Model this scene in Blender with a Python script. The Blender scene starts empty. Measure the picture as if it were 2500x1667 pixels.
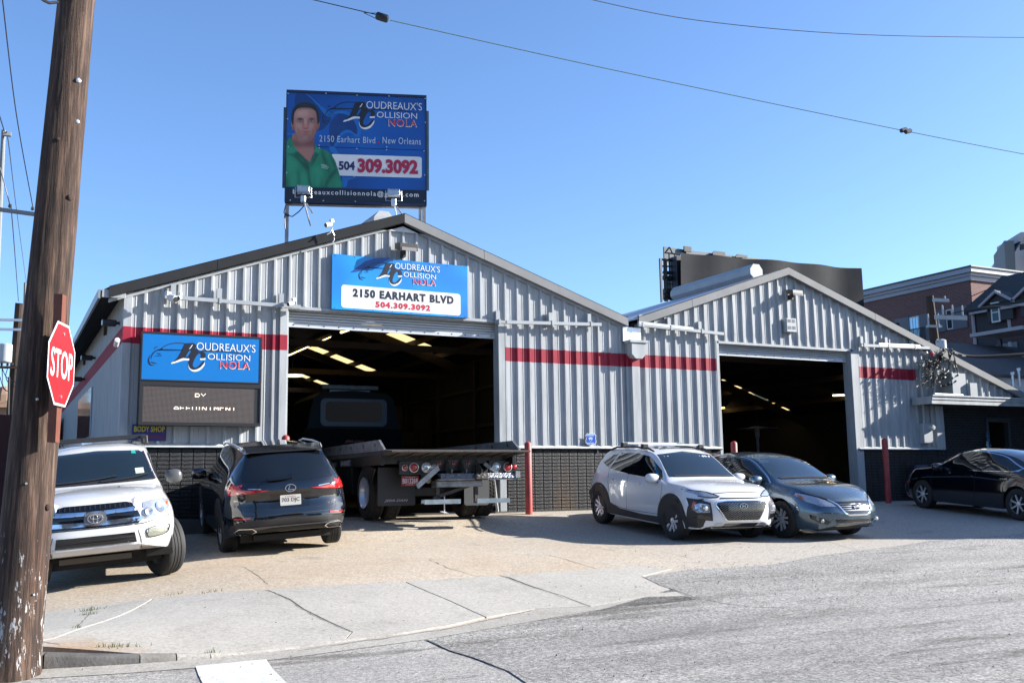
import bpy, bmesh, math, random
import numpy as np
from mathutils import Vector, Matrix
from mathutils.bvhtree import BVHTree
R_ = math.radians
random.seed(7); rng = np.random.default_rng(5)
scn = bpy.context.scene
C = scn.collection
# ------------------------------------------------------------------ camera
CAM = np.array([0., 0., 1.5]); FPX = 2430.
_y, _p, _r = R_(27.259), R_(8.056), R_(-.833)
_F = np.array([math.sin(_y)*math.cos(_p), math.cos(_y)*math.cos(_p), math.sin(_p)])
_rt = np.array([math.cos(_y), -math.sin(_y), 0.]); _up = np.cross(_rt, _F)
_R = math.cos(_r)*_rt+math.sin(_r)*_up; _U = -math.sin(_r)*_rt+math.cos(_r)*_up
cd = bpy.data.cameras.new('camera'); cam = bpy.data.objects.new('camera', cd); C.objects.link(cam)
cam.matrix_world = Matrix(((_R[0], _U[0], -_F[0], 0), (_R[1], _U[1], -_F[1], 0), (_R[2], _U[2], -_F[2], 1.5), (0, 0, 0, 1)))
cd.sensor_width = 36; cd.lens = 36*FPX/2500; cd.clip_end = 3000; cd.clip_start = .1
scn.camera = cam
# ------------------------------------------------------------------ sky and sun
SUN_EL, SUN_AZ = 23.5, -20.          # azimuth measured from +X (towards -Y)
sd = Vector((math.cos(R_(SUN_AZ))*math.cos(R_(SUN_EL)), math.sin(R_(SUN_AZ))*math.cos(R_(SUN_EL)), math.sin(R_(SUN_EL))))
W = bpy.data.worlds.new('World'); scn.world = W; W.use_nodes = True
nt = W.node_tree; nt.nodes.clear()
sky = nt.nodes.new('ShaderNodeTexSky'); sky.sky_type = 'NISHITA'; sky.sun_disc = False
sky.sun_elevation = R_(SUN_EL); sky.sun_rotation = R_(90-SUN_AZ)
sky.air_density = .8; sky.dust_density = .7; sky.ozone_density = 5.2; sky.altitude = 0
bg = nt.nodes.new('ShaderNodeBackground'); bg.inputs[1].default_value = .097
wo = nt.nodes.new('ShaderNodeOutputWorld')
nt.links.new(sky.outputs[0], bg.inputs[0]); nt.links.new(bg.outputs[0], wo.inputs[0])
sl = bpy.data.lights.new('sun', 'SUN'); sl.energy = 5.0; sl.angle = R_(.53); sl.color = (1, .95, .87)
so = bpy.data.objects.new('sun', sl); C.objects.link(so); so.rotation_euler = sd.to_track_quat('Z', 'Y').to_euler()
vs = scn.view_settings; vs.view_transform = 'Standard'; vs.look = 'None'; vs.exposure = 1.62; vs.gamma = 1; vs.use_curve_mapping = False
# ------------------------------------------------------------------ measuring helpers (pixels of the photograph -> points in the place)
def ray(x, y): return _F+_R*(x-1250)/FPX-_U*(y-833.5)/FPX
def atY(x, y, Y=19.): d = ray(x, y); return CAM+d*(Y/d[1])
def atX(x, y, X): d = ray(x, y); return CAM+d*(X/d[0])
def atD(x, y, D): return CAM+ray(x, y)*D
# ------------------------------------------------------------------ materials
MATS = {}
def mat(name, col=(.5, .5, .5), rough=.5, metal=0., var=0., vscale=3., bump=0., bscale=40., coat=0., emit=None, estr=1., stretch=(1, 1, 1), spec=.5, detail=6., col2=None, trans=0.):
    if name in MATS: return MATS[name]
    m = bpy.data.materials.new(name); m.use_nodes = True; N = m.node_tree.nodes; L = m.node_tree.links
    b = N['Principled BSDF']; b.inputs['Base Color'].default_value = (*col, 1); b.inputs['Roughness'].default_value = rough
    b.inputs['Metallic'].default_value = metal; b.inputs['Coat Weight'].default_value = coat; b.inputs['Coat Roughness'].default_value = .03
    b.inputs['Specular IOR Level'].default_value = spec
    if trans: b.inputs['Transmission Weight'].default_value = trans
    if emit: b.inputs['Emission Color'].default_value = (*emit, 1); b.inputs['Emission Strength'].default_value = estr
    if var or bump or col2:
        tc = N.new('ShaderNodeTexCoord'); mp = N.new('ShaderNodeMapping'); mp.inputs['Scale'].default_value = stretch
        L.new(tc.outputs['Object'], mp.inputs[0])
    if var or col2:
        n = N.new('ShaderNodeTexNoise'); n.inputs['Scale'].default_value = vscale; n.inputs['Detail'].default_value = detail; n.inputs['Roughness'].default_value = .6
        L.new(mp.outputs[0], n.inputs[0])
        r = N.new('ShaderNodeValToRGB'); r.color_ramp.elements[0].position = .3; r.color_ramp.elements[1].position = .72
        c2 = col2 or tuple(min(1, c*(1+var)) for c in col); c1 = tuple(c*(1-var) for c in col) if not col2 else col
        r.color_ramp.elements[0].color = (*c1, 1); r.color_ramp.elements[1].color = (*c2, 1)
        L.new(n.outputs[0], r.inputs[0]); L.new(r.outputs[0], b.inputs['Base Color'])
    if bump:
        n2 = N.new('ShaderNodeTexNoise'); n2.inputs['Scale'].default_value = bscale; n2.inputs['Detail'].default_value = 5
        L.new(mp.outputs[0], n2.inputs[0]); bp = N.new('ShaderNodeBump'); bp.inputs['Strength'].default_value = bump; bp.inputs['Distance'].default_value = .02
        L.new(n2.outputs[0], bp.inputs['Height']); L.new(bp.outputs[0], b.inputs['Normal'])
    MATS[name] = m; return m
def nodes_of(m): return m.node_tree.nodes, m.node_tree.links, m.node_tree.nodes['Principled BSDF']
# ------------------------------------------------------------------ mesh builder
class MB:
    def __init__(s): s.v = []; s.f = []
    def add(s, vs, fs):
        o = len(s.v); s.v += [tuple(map(float, v)) for v in vs]; s.f += [tuple(i+o for i in f) for f in fs]; return s
    def box(s, x0, x1, y0, y1, z0, z1, M=None):
        vs = [(x, y, z) for z in (z0, z1) for y in (y0, y1) for x in (x0, x1)]
        if M is not None: vs = [M @ Vector(v) for v in vs]
        return s.add(vs, [(0, 2, 3, 1), (4, 5, 7, 6), (0, 1, 5, 4), (2, 6, 7, 3), (0, 4, 6, 2), (1, 3, 7, 5)])
    def bbox(s, x0, x1, y0, y1, z0, z1, b=.01, M=None):   # bevelled box
        vs = []; cs = []
        for z in (0, 1):
            for y in (0, 1):
                for x in (0, 1): cs.append((x, y, z))
        X = (x0, x1); Y = (y0, y1); Z = (z0, z1); s_ = (1, -1); id_ = {}
        for c in cs:
            p = (X[c[0]], Y[c[1]], Z[c[2]])
            for a in range(3):
                q = [p[k]+(0 if k == a else s_[c[k]]*b) for k in range(3)]
                id_[c, a] = len(vs); vs.append(tuple(q))
        fs = []
        for a in range(3):
            for sgn in (0, 1):
                k, l = (a+1) % 3, (a+2) % 3; ring = []
                for (i, j) in ((0, 0), (1, 0), (1, 1), (0, 1)):
                    c = [0, 0, 0]; c[a] = sgn; c[k] = i; c[l] = j; ring.append(id_[tuple(c), a])
                fs.append(tuple(ring if sgn else ring[::-1]))
        for a in range(3):
            k, l = (a+1) % 3, (a+2) % 3
            for i in (0, 1):
                for j in (0, 1):
                    c0 = [0]*3; c1 = [0]*3; c0[a] = 0; c1[a] = 1; c0[k] = c1[k] = i; c0[l] = c1[l] = j
                    c0 = tuple(c0); c1 = tuple(c1)
                    q = (id_[c0, k], id_[c1, k], id_[c1, l], id_[c0, l]); fs.append(q if i == j else q[::-1])
        for c in cs:
            q = tuple(id_[c, a] for a in range(3)); fs.append(q if sum(c) % 2 else q[::-1])
        if M is not None: vs = [M @ Vector(v) for v in vs]
        return s.add(vs, fs)
    def tube(s, pts, r, n=8, cap=True):
        pts = [Vector(p) for p in pts]; rs = r if hasattr(r, '__len__') else [r]*len(pts); vs = []; fs = []
        t0 = (pts[1]-pts[0]).normalized(); ref = Vector((0, 0, 1)) if abs(t0.z) < .9 else Vector((1, 0, 0))
        for i, p in enumerate(pts):
            t = (pts[min(i+1, len(pts)-1)]-pts[max(i-1, 0)]).normalized()
            a = t.cross(ref)
            if a.length < 1e-4: a = t.orthogonal()
            a.normalize(); b = a.cross(t)
            for k in range(n):
                th = 2*math.pi*k/n; vs.append(p+a*math.cos(th)*rs[i]+b*math.sin(th)*rs[i])
        for i in range(len(pts)-1):
            for k in range(n): fs.append((i*n+k, i*n+(k+1) % n, (i+1)*n+(k+1) % n, (i+1)*n+k))
        if cap: fs.append(tuple(range(n))[::-1]); fs.append(tuple((len(pts)-1)*n+k for k in range(n)))
        return s.add(vs, fs)
    def lathe(s, prof, n=24, M=None, closed=False):   # prof: (r, h) about local z
        vs = [(r*math.cos(2*math.pi*k/n), r*math.sin(2*math.pi*k/n), h) for r, h in prof for k in range(n)]
        if M is not None: vs = [M @ Vector(v) for v in vs]
        m = len(prof); fs = [(i*n+k, i*n+(k+1) % n, ((i+1) % m)*n+(k+1) % n, ((i+1) % m)*n+k) for i in range(m if closed else m-1) for k in range(n)]
        return s.add(vs, fs)
    def prism(s, pts, d):       # planar polygon (3d points) pushed along vector d
        n = len(pts); pts = [Vector(p) for p in pts]; d = Vector(d)
        vs = pts+[p+d for p in pts]
        fs = [tuple(range(n))[::-1], tuple(range(n, 2*n))]+[(i, (i+1) % n, n+(i+1) % n, n+i) for i in range(n)]
        return s.add(vs, fs)
    def quad(s, a, b, c, d): return s.add([a, b, c, d], [(0, 1, 2, 3)])
    def mesh(s, name, fix=True):
        me = bpy.data.meshes.new(name); me.from_pydata(s.v, [], s.f); me.update()
        if fix:
            bm = bmesh.new(); bm.from_mesh(me); bmesh.ops.recalc_face_normals(bm, faces=bm.faces); bm.to_mesh(me); bm.free()
        return me
def sharp(me, ang=35):
    bm = bmesh.new(); bm.from_mesh(me); a = R_(ang)
    for f in bm.faces: f.smooth = True
    for e in bm.edges:
        e.smooth = not (len(e.link_faces) == 2 and e.calc_face_angle(0) > a)
    bm.to_mesh(me); bm.free()
XF = {}
def link(o, parent=None, local=False):
    C.objects.link(o)
    if parent is not None:
        o.parent = parent
        if not local: o.matrix_parent_inverse = XF[parent.name].inverted() if parent.name in XF else Matrix()
    return o
def obj(name, mb, m, parent=None, smooth=0, local=False, fix=True):
    me = mb.mesh(name, fix) if isinstance(mb, MB) else mb
    if m is not None:
        me.materials.clear(); me.materials.append(m)
    if smooth: sharp(me, smooth)
    o = bpy.data.objects.new(name, me); link(o, parent, local)
    return o
def tag(o, label=None, cat=None, group=None, kind=None):
    if label: o['label'] = label
    if cat: o['category'] = cat
    if group: o['group'] = group
    if kind: o['kind'] = kind
    return o
def thing(name, label, cat, loc=(0, 0, 0), rot=(0, 0, 0), group=None, mat4=None):
    o = bpy.data.objects.new(name, None); C.objects.link(o); o.empty_display_size = .2
    if mat4 is not None: o.matrix_world = mat4; XF[o.name] = mat4.copy()
    else:
        o.location = loc; o.rotation_euler = rot; XF[o.name] = Matrix.LocRotScale(Vector(loc), __import__('mathutils').Euler(rot), None)
    return tag(o, label, cat, group)
def copy_tree(o, parent=None, mw=None):
    c = o.copy(); C.objects.link(c)
    if parent is not None: c.parent = parent
    if mw is not None: c.matrix_world = mw; XF[c.name] = mw.copy()
    for ch in list(o.children): copy_tree(ch, c)
    return c
# ------------------------------------------------------------------ ground height
def sm(x, a, b): t = min(1, max(0, (x-a)/(b-a))); return t*t*(3-2*t)
def zg(X, Y):
    z = float(np.interp(Y, [0, 8.5, 10, 11.5, 13, 14.3, 16, 17.4, 19, 60, 400], [0, 0, .11, .24, .39, .47, .58, .73, .88, .9, .9]))
    z += .11*sm(Y, 16, 17.2)*(1-sm(Y, 17.4, 19))*sm(X, 4.6, 5.4)*(1-sm(X, 9.2, 10))
    z -= sm(Y, 10.2, 13)*(.02*min(2, max(0, 5-X))+.085*min(3.6, max(0, 3.0-X)))
    z -= .17*sm(Y, 16.5, 19)*(1-sm(X, 4.4, 5.1))
    z += .12*sm(X, 15, 18.5)*sm(Y, 11.5, 13.5)*(1-sm(Y, 17, 19))
    z -= .5*sm(Y, 30, 60)*sm(-X, 0, 3)
    return z
def gp(x, y):           # point of the ground seen at a pixel
    d = ray(x, y); lo, hi = 1., 120.
    for i in range(40):
        m = (lo+hi)/2; p = CAM+m*d
        if p[2] > zg(p[0], p[1]): lo = m
        else: hi = m
    return CAM+lo*d
# ------------------------------------------------------------------ flat frames for signs
class Surf:
    def __init__(s, o, ux, uz=(0, 0, 1)):
        s.o = np.array(o, float); s.ux = np.array(ux, float); s.ux /= np.linalg.norm(s.ux); s.uz = np.array(uz, float)
        s.n = np.cross(s.ux, s.uz)      # towards the viewer when ux runs to the right
    def p(s, u, v, d=0.): return tuple(s.o+s.ux*u+s.uz*v+s.n*d)
    def uv(s, x, y, d=0.):
        r = ray(x, y); o = s.o+s.n*d; t = ((o-CAM)@s.n)/(r@s.n); q = CAM+t*r-o; return float(q@s.ux), float(q@s.uz)
def poly(mb, S, pts, d0, th=.003):
    pts = list(pts)
    area = sum(pts[i][0]*pts[(i+1) % len(pts)][1]-pts[(i+1) % len(pts)][0]*pts[i][1] for i in range(len(pts)))
    if area < 0: pts.reverse()
    n = len(pts)
    vs = [S.p(u, v, d0) for u, v in pts]+[S.p(u, v, d0+th) for u, v in pts]
    bm_f = [tuple(range(n, 2*n))]+[(i, (i+1) % n, n+(i+1) % n, n+i) for i in range(n)]
    return mb.add(vs, bm_f)
def spline(pts, n=6, closed=False):
    P = [np.array(p, float) for p in pts]; out = []; N = len(P)
    rngi = range(N) if closed else range(N-1)
    for i in rngi:
        p0 = P[(i-1) % N] if closed or i > 0 else P[0]; p1 = P[i]; p2 = P[(i+1) % N]; p3 = P[(i+2) % N] if closed or i+2 < N else P[N-1]
        for k in range(n):
            t = k/n; out.append(.5*((2*p1)+(-p0+p2)*t+(2*p0-5*p1+4*p2-p3)*t*t+(-p0+3*p1-3*p2+p3)*t**3))
    if not closed: out.append(P[-1])
    return [tuple(q) for q in out]
def stroke(mb, S, pts, w0, w1, d0, th=.003, wm=None):
    c = spline(pts, 5); L = []; Rr = []
    for i, p in enumerate(c):
        a = np.array(c[max(0, i-1)]); b = np.array(c[min(len(c)-1, i+1)]); t = (b-a)/max(1e-9, np.linalg.norm(b-a)); nrm = np.array((-t[1], t[0]))
        s_ = i/(len(c)-1); w = (w0*(1-s_)+w1*s_) if wm is None else (w0*(1-2*s_)+wm*2*s_ if s_ < .5 else wm*(2-2*s_)+w1*(2*s_-1))
        L.append(tuple(np.array(p)+nrm*w/2)); Rr.append(tuple(np.array(p)-nrm*w/2))
    for i in range(len(c)-1): poly(mb, S, [L[i], L[i+1], Rr[i+1], Rr[i]], d0, th)
    return mb
_tc = {}
def text_mesh(txt, off=0., shear=0., sp=1.):
    k = (txt, off, shear, sp)
    if k not in _tc:
        cu = bpy.data.curves.new('t', 'FONT'); cu.body = txt; cu.offset = off; cu.shear = shear; cu.space_character = sp; cu.resolution_u = 3
        o = bpy.data.objects.new('t', cu); C.objects.link(o); dg = bpy.context.evaluated_depsgraph_get(); dg.update()
        me = bpy.data.meshes.new_from_object(o.evaluated_get(dg)); _tc[k] = ([tuple(v.co) for v in me.vertices], [tuple(p.vertices) for p in me.polygons])
        bpy.data.objects.remove(o); bpy.data.curves.remove(cu); bpy.data.meshes.remove(me)
    return _tc[k]
def text(mb, S, txt, u0, u1, v0, v1, d, off=0., shear=0., sp=1., shadow=None):
    vs, fs = text_mesh(txt, off, shear, sp)
    xs = [v[0] for v in vs]; ys = [v[1] for v in vs]; a, b, c, e = min(xs), max(xs), min(ys), max(ys)
    return mb.add([S.p(u0+(x-a)/(b-a)*(u1-u0), v0+(y-c)/(e-c)*(v1-v0), d) for x, y, z in vs], fs)
def rrect(u0, u1, v0, v1, r, n=4):
    pts = []
    for cx, cy, a in ((u1-r, v1-r, 0), (u0+r, v1-r, 90), (u0+r, v0+r, 180), (u1-r, v0+r, 270)):
        for k in range(n+1): t = R_(a+90*k/n); pts.append((cx+r*math.cos(t), cy+r*math.sin(t)))
    return pts
# ================================================================== ground
def drape(name, pts, off, m, step=.5, parent=None, skirt=0., zf=None, kind='structure', label=None):
    zf = zf or (lambda x, y: zg(x, y)+off)
    bm = bmesh.new(); vs = [bm.verts.new((p[0], p[1], 0)) for p in pts]; bm.faces.new(vs); bmesh.ops.triangulate(bm, faces=bm.faces)
    xs = [p[0] for p in pts]; ys = [p[1] for p in pts]
    for ax, lo, hi in ((0, min(xs), max(xs)), (1, min(ys), max(ys))):
        k = math.ceil(lo/step)*step
        while k < hi:
            if abs(k) < 24 or k % (8*step) < 1e-6:
                co = [0, 0, 0]; no = [0, 0, 0]; co[ax] = k; no[ax] = 1
                bmesh.ops.bisect_plane(bm, geom=bm.verts[:]+bm.edges[:]+bm.faces[:], plane_co=co, plane_no=no)
            k += step
    for v in bm.verts: v.co.z = zf(v.co.x, v.co.y)
    for f in bm.faces:
        if f.normal.z < 0: f.normal_flip()
    bm.normal_update()
    for f in bm.faces:
        if f.normal.z < 0: f.normal_flip()
    if skirt:
        r = bmesh.ops.extrude_edge_only(bm, edges=[e for e in bm.edges if e.is_boundary])
        for v in r['geom']:
            if isinstance(v, bmesh.types.BMVert): v.co.z -= skirt
    me = bpy.data.meshes.new(name); bm.to_mesh(me); bm.free()
    o = obj(name, me, m, parent)
    if parent is None: tag(o, label, None, None, kind)
    return o
def ground_mat(name, c1, c2, c3, speck=.25, s1=.45, s2=4., stain=(.3, .6), bump=.25, streak=(1, 1, 1)):
    m = mat(name, c1, .9, spec=.25); N, L, b = nodes_of(m)
    tc = N.new('ShaderNodeTexCoord'); mp = N.new('ShaderNodeMapping'); mp.inputs['Scale'].default_value = streak; L.new(tc.outputs['Object'], mp.inputs[0])
    def noise(sc, det=6, src=None, ro=.6):
        n = N.new('ShaderNodeTexNoise'); n.inputs['Scale'].default_value = sc; n.inputs['Detail'].default_value = det; n.inputs['Roughness'].default_value = ro
        L.new((src or tc.outputs['Object']), n.inputs[0]); return n.outputs[0]
    def ramp(v, a, b_, lo=0., hi=1.):
        r = N.new('ShaderNodeMapRange'); r.inputs[1].default_value = a; r.inputs[2].default_value = b_; r.inputs[3].default_value = lo; r.inputs[4].default_value = hi; L.new(v, r.inputs[0]); return r.outputs[0]
    def mix(a, b_, f, mode='MIX'):
        x = N.new('ShaderNodeMix'); x.data_type = 'RGBA'; x.blend_type = mode
        for i, q in ((6, a), (7, b_)):
            if isinstance(q, tuple): x.inputs[i].default_value = (*q, 1)
            else: L.new(q, x.inputs[i])
        if isinstance(f, float): x.inputs[0].default_value = f
        else: L.new(f, x.inputs[0])
        return x.outputs[2]
    base = mix(c1, c2, ramp(noise(s1, 5, mp.outputs[0]), .38, .62))
    base = mix(base, c3, ramp(noise(s2, 8, mp.outputs[0], .7), .52, .75, 0, .75))
    if name == 'lot_concrete':
        sx = N.new('ShaderNodeSeparateXYZ'); L.new(tc.outputs['Object'], sx.inputs[0]); nn = noise(.5, 4); q = N.new('ShaderNodeMath'); q.operation = 'MULTIPLY_ADD'; L.new(nn, q.inputs[0]); q.inputs[1].default_value = 8; L.new(sx.outputs[0], q.inputs[2])
        base = mix(base, (.42, .40, .365), ramp(q.outputs[0], 10.5, 16.5, 0, .85)); base = mix(base, (.20, .17, .14), ramp(noise(.9, 7, None, .75), .60, .70, 0, .55))
    if 'asphalt' in name:
        m2 = N.new('ShaderNodeMapping'); m2.inputs['Rotation'].default_value = (0, 0, .28); m2.inputs['Scale'].default_value = (.22, 1.6, 1); L.new(tc.outputs['Object'], m2.inputs[0])
        base = mix(base, (.13, .12, .105), ramp(noise(1.3, 6, m2.outputs[0], .68), .55, .66, 0, .8)); base = mix(base, (.50, .48, .44), ramp(noise(.8, 5, m2.outputs[0], .6), .56, .70, 0, .5))
    sp = N.new('ShaderNodeTexVoronoi'); sp.inputs['Scale'].default_value = 55; L.new(tc.outputs['Object'], sp.inputs[0])
    sr = N.new('ShaderNodeSeparateColor'); L.new(sp.outputs['Color'], sr.inputs[0])
    g = ramp(sr.outputs[0], 0, 1, 1-speck, 1+speck)
    g2 = ramp(noise(24, 3), .3, .7, 1-speck*.7, 1+speck*.7)
    mm = N.new('ShaderNodeMath'); mm.operation = 'MULTIPLY'; L.new(g, mm.inputs[0]); L.new(g2, mm.inputs[1])
    cc = N.new('ShaderNodeCombineColor')
    for i in range(3): L.new(mm.outputs[0], cc.inputs[i])
    base = mix(base, cc.outputs[0], 1., 'MULTIPLY')
    L.new(base, b.inputs['Base Color'])
    bp = N.new('ShaderNodeBump'); bp.inputs['Strength'].default_value = bump; bp.inputs['Distance'].default_value = .012
    L.new(noise(70, 4), bp.inputs['Height']); L.new(bp.outputs[0], b.inputs['Normal'])
    return m
M_lot = ground_mat('lot_concrete', (.49, .40, .30), (.52, .45, .36), (.40, .315, .235), .22)
M_walk = ground_mat('sidewalk_concrete', (.43, .41, .365), (.48, .455, .41), (.31, .295, .265), .15, .5, 2.2, bump=.12)
M_road = ground_mat('old_asphalt', (.34, .325, .305), (.39, .375, .35), (.25, .24, .225), .3, .35, 2.5, bump=.5)
M_patch = ground_mat('asphalt', (.28, .27, .255), (.37, .36, .34), (.14, .132, .12), .45, .3, 1.0, bump=.6, streak=(.45, 1.5, 1))
M_gutter = ground_mat('gutter_concrete', (.37, .35, .315), (.43, .41, .37), (.27, .25, .215), .16, .6, 3)
M_crack = mat('crack', (.13, .12, .105), .95)
N, L, b = nodes_of(M_walk)
tc = N.new('ShaderNodeNewGeometry'); vd = N.new('ShaderNodeVectorMath'); vd.operation = 'DISTANCE'; L.new(tc.outputs['Position'], vd.inputs[0]); vd.inputs[1].default_value = (.62, 9.45, .2)
nz = N.new('ShaderNodeTexNoise'); nz.inputs['Scale'].default_value = 4; nz.inputs['Detail'].default_value = 6; L.new(tc.outputs['Position'], nz.inputs[0]); q1 = N.new('ShaderNodeMath'); q1.operation = 'MULTIPLY_ADD'; L.new(nz.outputs[0], q1.inputs[0]); q1.inputs[1].default_value = -.9; L.new(vd.outputs['Value'], q1.inputs[2])
mr_ = N.new('ShaderNodeMapRange'); mr_.inputs[1].default_value = .25; mr_.inputs[2].default_value = -.35; L.new(q1.outputs[0], mr_.inputs[0]); old = b.inputs['Base Color'].links[0].from_socket; mx_ = N.new('ShaderNodeMix'); mx_.data_type = 'RGBA'; mx_.blend_type = 'MULTIPLY'; L.new(mr_.outputs[0], mx_.inputs[0]); L.new(old, mx_.inputs[6]); mx_.inputs[7].default_value = (.88, .66, .50, 1); L.new(mx_.outputs[2], b.inputs['Base Color'])
M_stain = mat('rust_stain_concrete', (.42, .27, .17), .9, var=.2, vscale=6)
M_line = mat('road_paint', (.66, .66, .64), .7, var=.12, vscale=9, bump=.2, bscale=60)
M_grass = mat('weed_green', (.09, .12, .03), .8, var=.3, vscale=30)
G2 = lambda *px: [tuple(gp(*q)[:2]) for q in px]
bmX = [-220, -60, -20]+[x*.75 for x in range(-24, 54)]+[45, 60, 90, 140, 300]
bmY = [-60, -20, -5]+[y*.5 for y in range(0, 44)]+[24, 27, 30, 36, 45, 60, 90, 160, 400]
g_ = MB(); nx, ny = len(bmX), len(bmY)
g_.add([(x, y, zg(x, y)) for y in bmY for x in bmX], [(j*nx+i, j*nx+i+1, (j+1)*nx+i+1, (j+1)*nx+i) for j in range(ny-1) for i in range(nx-1)])
ground = obj('ground', g_, M_lot, smooth=60, fix=False); tag(ground, kind='structure')
edge_px = [(0, 1640), (103, 1636), (327, 1623), (514, 1609), (720, 1586), (1100, 1534), (1306, 1489), (1574, 1460), (1689, 1458), (1640, 1438), (1600, 1424), (1566, 1409), (1670, 1391), (1780, 1386), (1893, 1377), (1990, 1358), (2084, 1345), (2180, 1334), (2275, 1320), (2390, 1312), (2500, 1301)]
edge = G2(*edge_px)
road_poly = [(-60, 8.6), (-4.5, 8.75)]+edge+[(30, 15.5), (60, 17), (120, 18), (120, -30), (-60, -30)]
drape('road', road_poly, .006, M_road, .5)
gut = G2((0, 1640), (103, 1636), (327, 1623), (514, 1609), (720, 1586), (1100, 1534), (1306, 1489), (1574, 1460), (1689, 1459), (1450, 1492), (1250, 1527), (1038, 1563), (720, 1606), (540, 1627), (300, 1646), (0, 1664))
drape('gutter', gut, .011, M_gutter, .5)
drape('asphalt_patch', G2((1040, 1564), (1153, 1607), (1240, 1640), (1330, 1700))+[(3.9, -5), (60, -6), (60, 16.4), (30, 15.2)]+G2((2500, 1303), (2390, 1314), (2275, 1322), (2180, 1336), (2084, 1347), (1990, 1360), (1893, 1379), (1780, 1388), (1670, 1394), (1570, 1411), (1600, 1426), (1640, 1440), (1700, 1466), (1450, 1495), (1250, 1530)), .014, M_patch, .5)
drape('road_marking', G2((477, 1628), (650, 1611.5), (705, 1675), (755, 1730))+G2((525, 1760), (497, 1675)), .012, M_line, .5)
he = lambda X: float(np.interp(X, [-9, .1, .6, 1.04, 1.63, 2.3], [.14, .13, .09, .055, .025, .004]))
zslab = lambda X, Y: zg(X, Y)+.012+he(X)*(1-sm(Y, 8.9, 11.6))
walk = thing('sidewalk', None, None, (3, 10, 0)); tag(walk, kind='structure')
slabs = [[(104, 1497), (225, 1481), (372, 1462.5), (250, 1520), (131, 1576), (60, 1596), (0, 1600), (0, 1512)],
         [(377, 1462.5), (514.5, 1449.5), (650, 1441), (705, 1465), (740, 1490), (800, 1520), (858, 1545), (840, 1566), (720, 1582), (514, 1602), (327, 1612), (103, 1606), (66, 1598), (134, 1577), (253, 1521)],
         [(654, 1441), (800, 1431), (986, 1421.5), (1090, 1466), (1183, 1508.5), (1100, 1528), (960, 1551), (845, 1564), (862, 1545), (804, 1519), (744, 1489), (709, 1464)],
         [(991, 1421.5), (1217, 1406.5), (1240, 1412), (1300, 1435), (1370, 1456), (1438, 1482), (1306, 1488), (1188, 1508.5), (1095, 1466)],
         [(1222, 1406.5), (1400, 1394), (1545, 1383), (1640, 1389), (1569, 1407), (1600, 1426), (1636, 1440), (1675, 1457), (1574, 1459), (1442, 1482), (1374, 1456), (1304, 1434), (1245, 1411)]]
for s_ in slabs: drape('slab', G2(*s_), 0, M_walk, .4, parent=walk, skirt=.09, zf=zslab)
drape('slab', [(-8, 8.75), (.02, 8.78)]+G2((0, 1600), (0, 1512))+[(-.6, 11.2), (-8, 11.2)], 0, M_walk, .6, parent=walk, skirt=.09, zf=zslab)
def kerb(px, name='kerb'):
    P = [gp(*q) for q in px]; mb = MB(); rows = []
    for i, p in enumerate(P):
        a, b = P[max(0, i-1)], P[min(len(P)-1, i+1)]; t = (b-a)[:2]; t /= np.linalg.norm(t); n = np.array((-t[1], t[0]))
        h = he(p[0])+.016; z0 = zg(p[0], p[1])
        rows.append([(p[0], p[1], z0-.05), (p[0]+n[0]*.012, p[1]+n[1]*.012, z0+h-.02), (p[0]+n[0]*.03, p[1]+n[1]*.03, z0+h), (p[0]+n[0]*.16, p[1]+n[1]*.16, z0+h+.002), (p[0]+n[0]*.16, p[1]+n[1]*.16, z0-.05)])
    vs = [v for r in rows for v in r]; k = 5
    fs = [(i*k+j, (i+1)*k+j, (i+1)*k+j+1, i*k+j+1) for i in range(len(rows)-1) for j in range(k-1)]+[tuple(range(k))]+[tuple(range((len(rows)-1)*k, len(rows)*k))]
    mb.add(vs, fs); return obj(name, mb, M_kerb, walk, smooth=50)
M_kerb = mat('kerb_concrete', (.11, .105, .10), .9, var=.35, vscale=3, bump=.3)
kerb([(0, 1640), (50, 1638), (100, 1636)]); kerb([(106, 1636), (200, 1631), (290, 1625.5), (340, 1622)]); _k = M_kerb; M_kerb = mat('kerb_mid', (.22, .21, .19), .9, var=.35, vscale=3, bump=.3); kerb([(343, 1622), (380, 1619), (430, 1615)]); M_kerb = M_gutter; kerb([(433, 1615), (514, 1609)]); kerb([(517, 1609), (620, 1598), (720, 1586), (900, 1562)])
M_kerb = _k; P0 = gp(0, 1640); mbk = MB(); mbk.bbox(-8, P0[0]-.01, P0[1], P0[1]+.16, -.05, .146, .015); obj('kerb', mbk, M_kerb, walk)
def crack(px, w=.012, jit=1., zf=None, parent=None):
    P = G2(*px); Q = []; w *= .5
    for i in range(len(P)-1):
        a, b = np.array(P[i]), np.array(P[i+1]); L = np.linalg.norm(b-a); k = max(2, int(L/.12))
        for j in range(k): Q.append(a+(b-a)*j/k+rng.normal(0, .012*jit, 2))
    Q.append(np.array(P[-1])); mb = MB(); zf = zf or (lambda x, y: zg(x, y)+.004); row = []
    for i, q in enumerate(Q):
        t = Q[min(i+1, len(Q)-1)]-Q[max(i-1, 0)]; t = t/np.linalg.norm(t); n = np.array((-t[1], t[0]))*w*(.4+rng.random()*.9)/2
        row += [(q[0]+n[0], q[1]+n[1], zf(*(q+n))), (q[0]-n[0], q[1]-n[1], zf(*(q-n)))]
    mb.add(row, [(2*i, 2*i+1, 2*i+3, 2*i+2) for i in range(len(Q)-1)])
    return obj('crack', mb, M_crack, parent or ground)
zr = lambda x, y: zg(x, y)+.016
zs2 = lambda x, y: zslab(x, y)+.004
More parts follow.
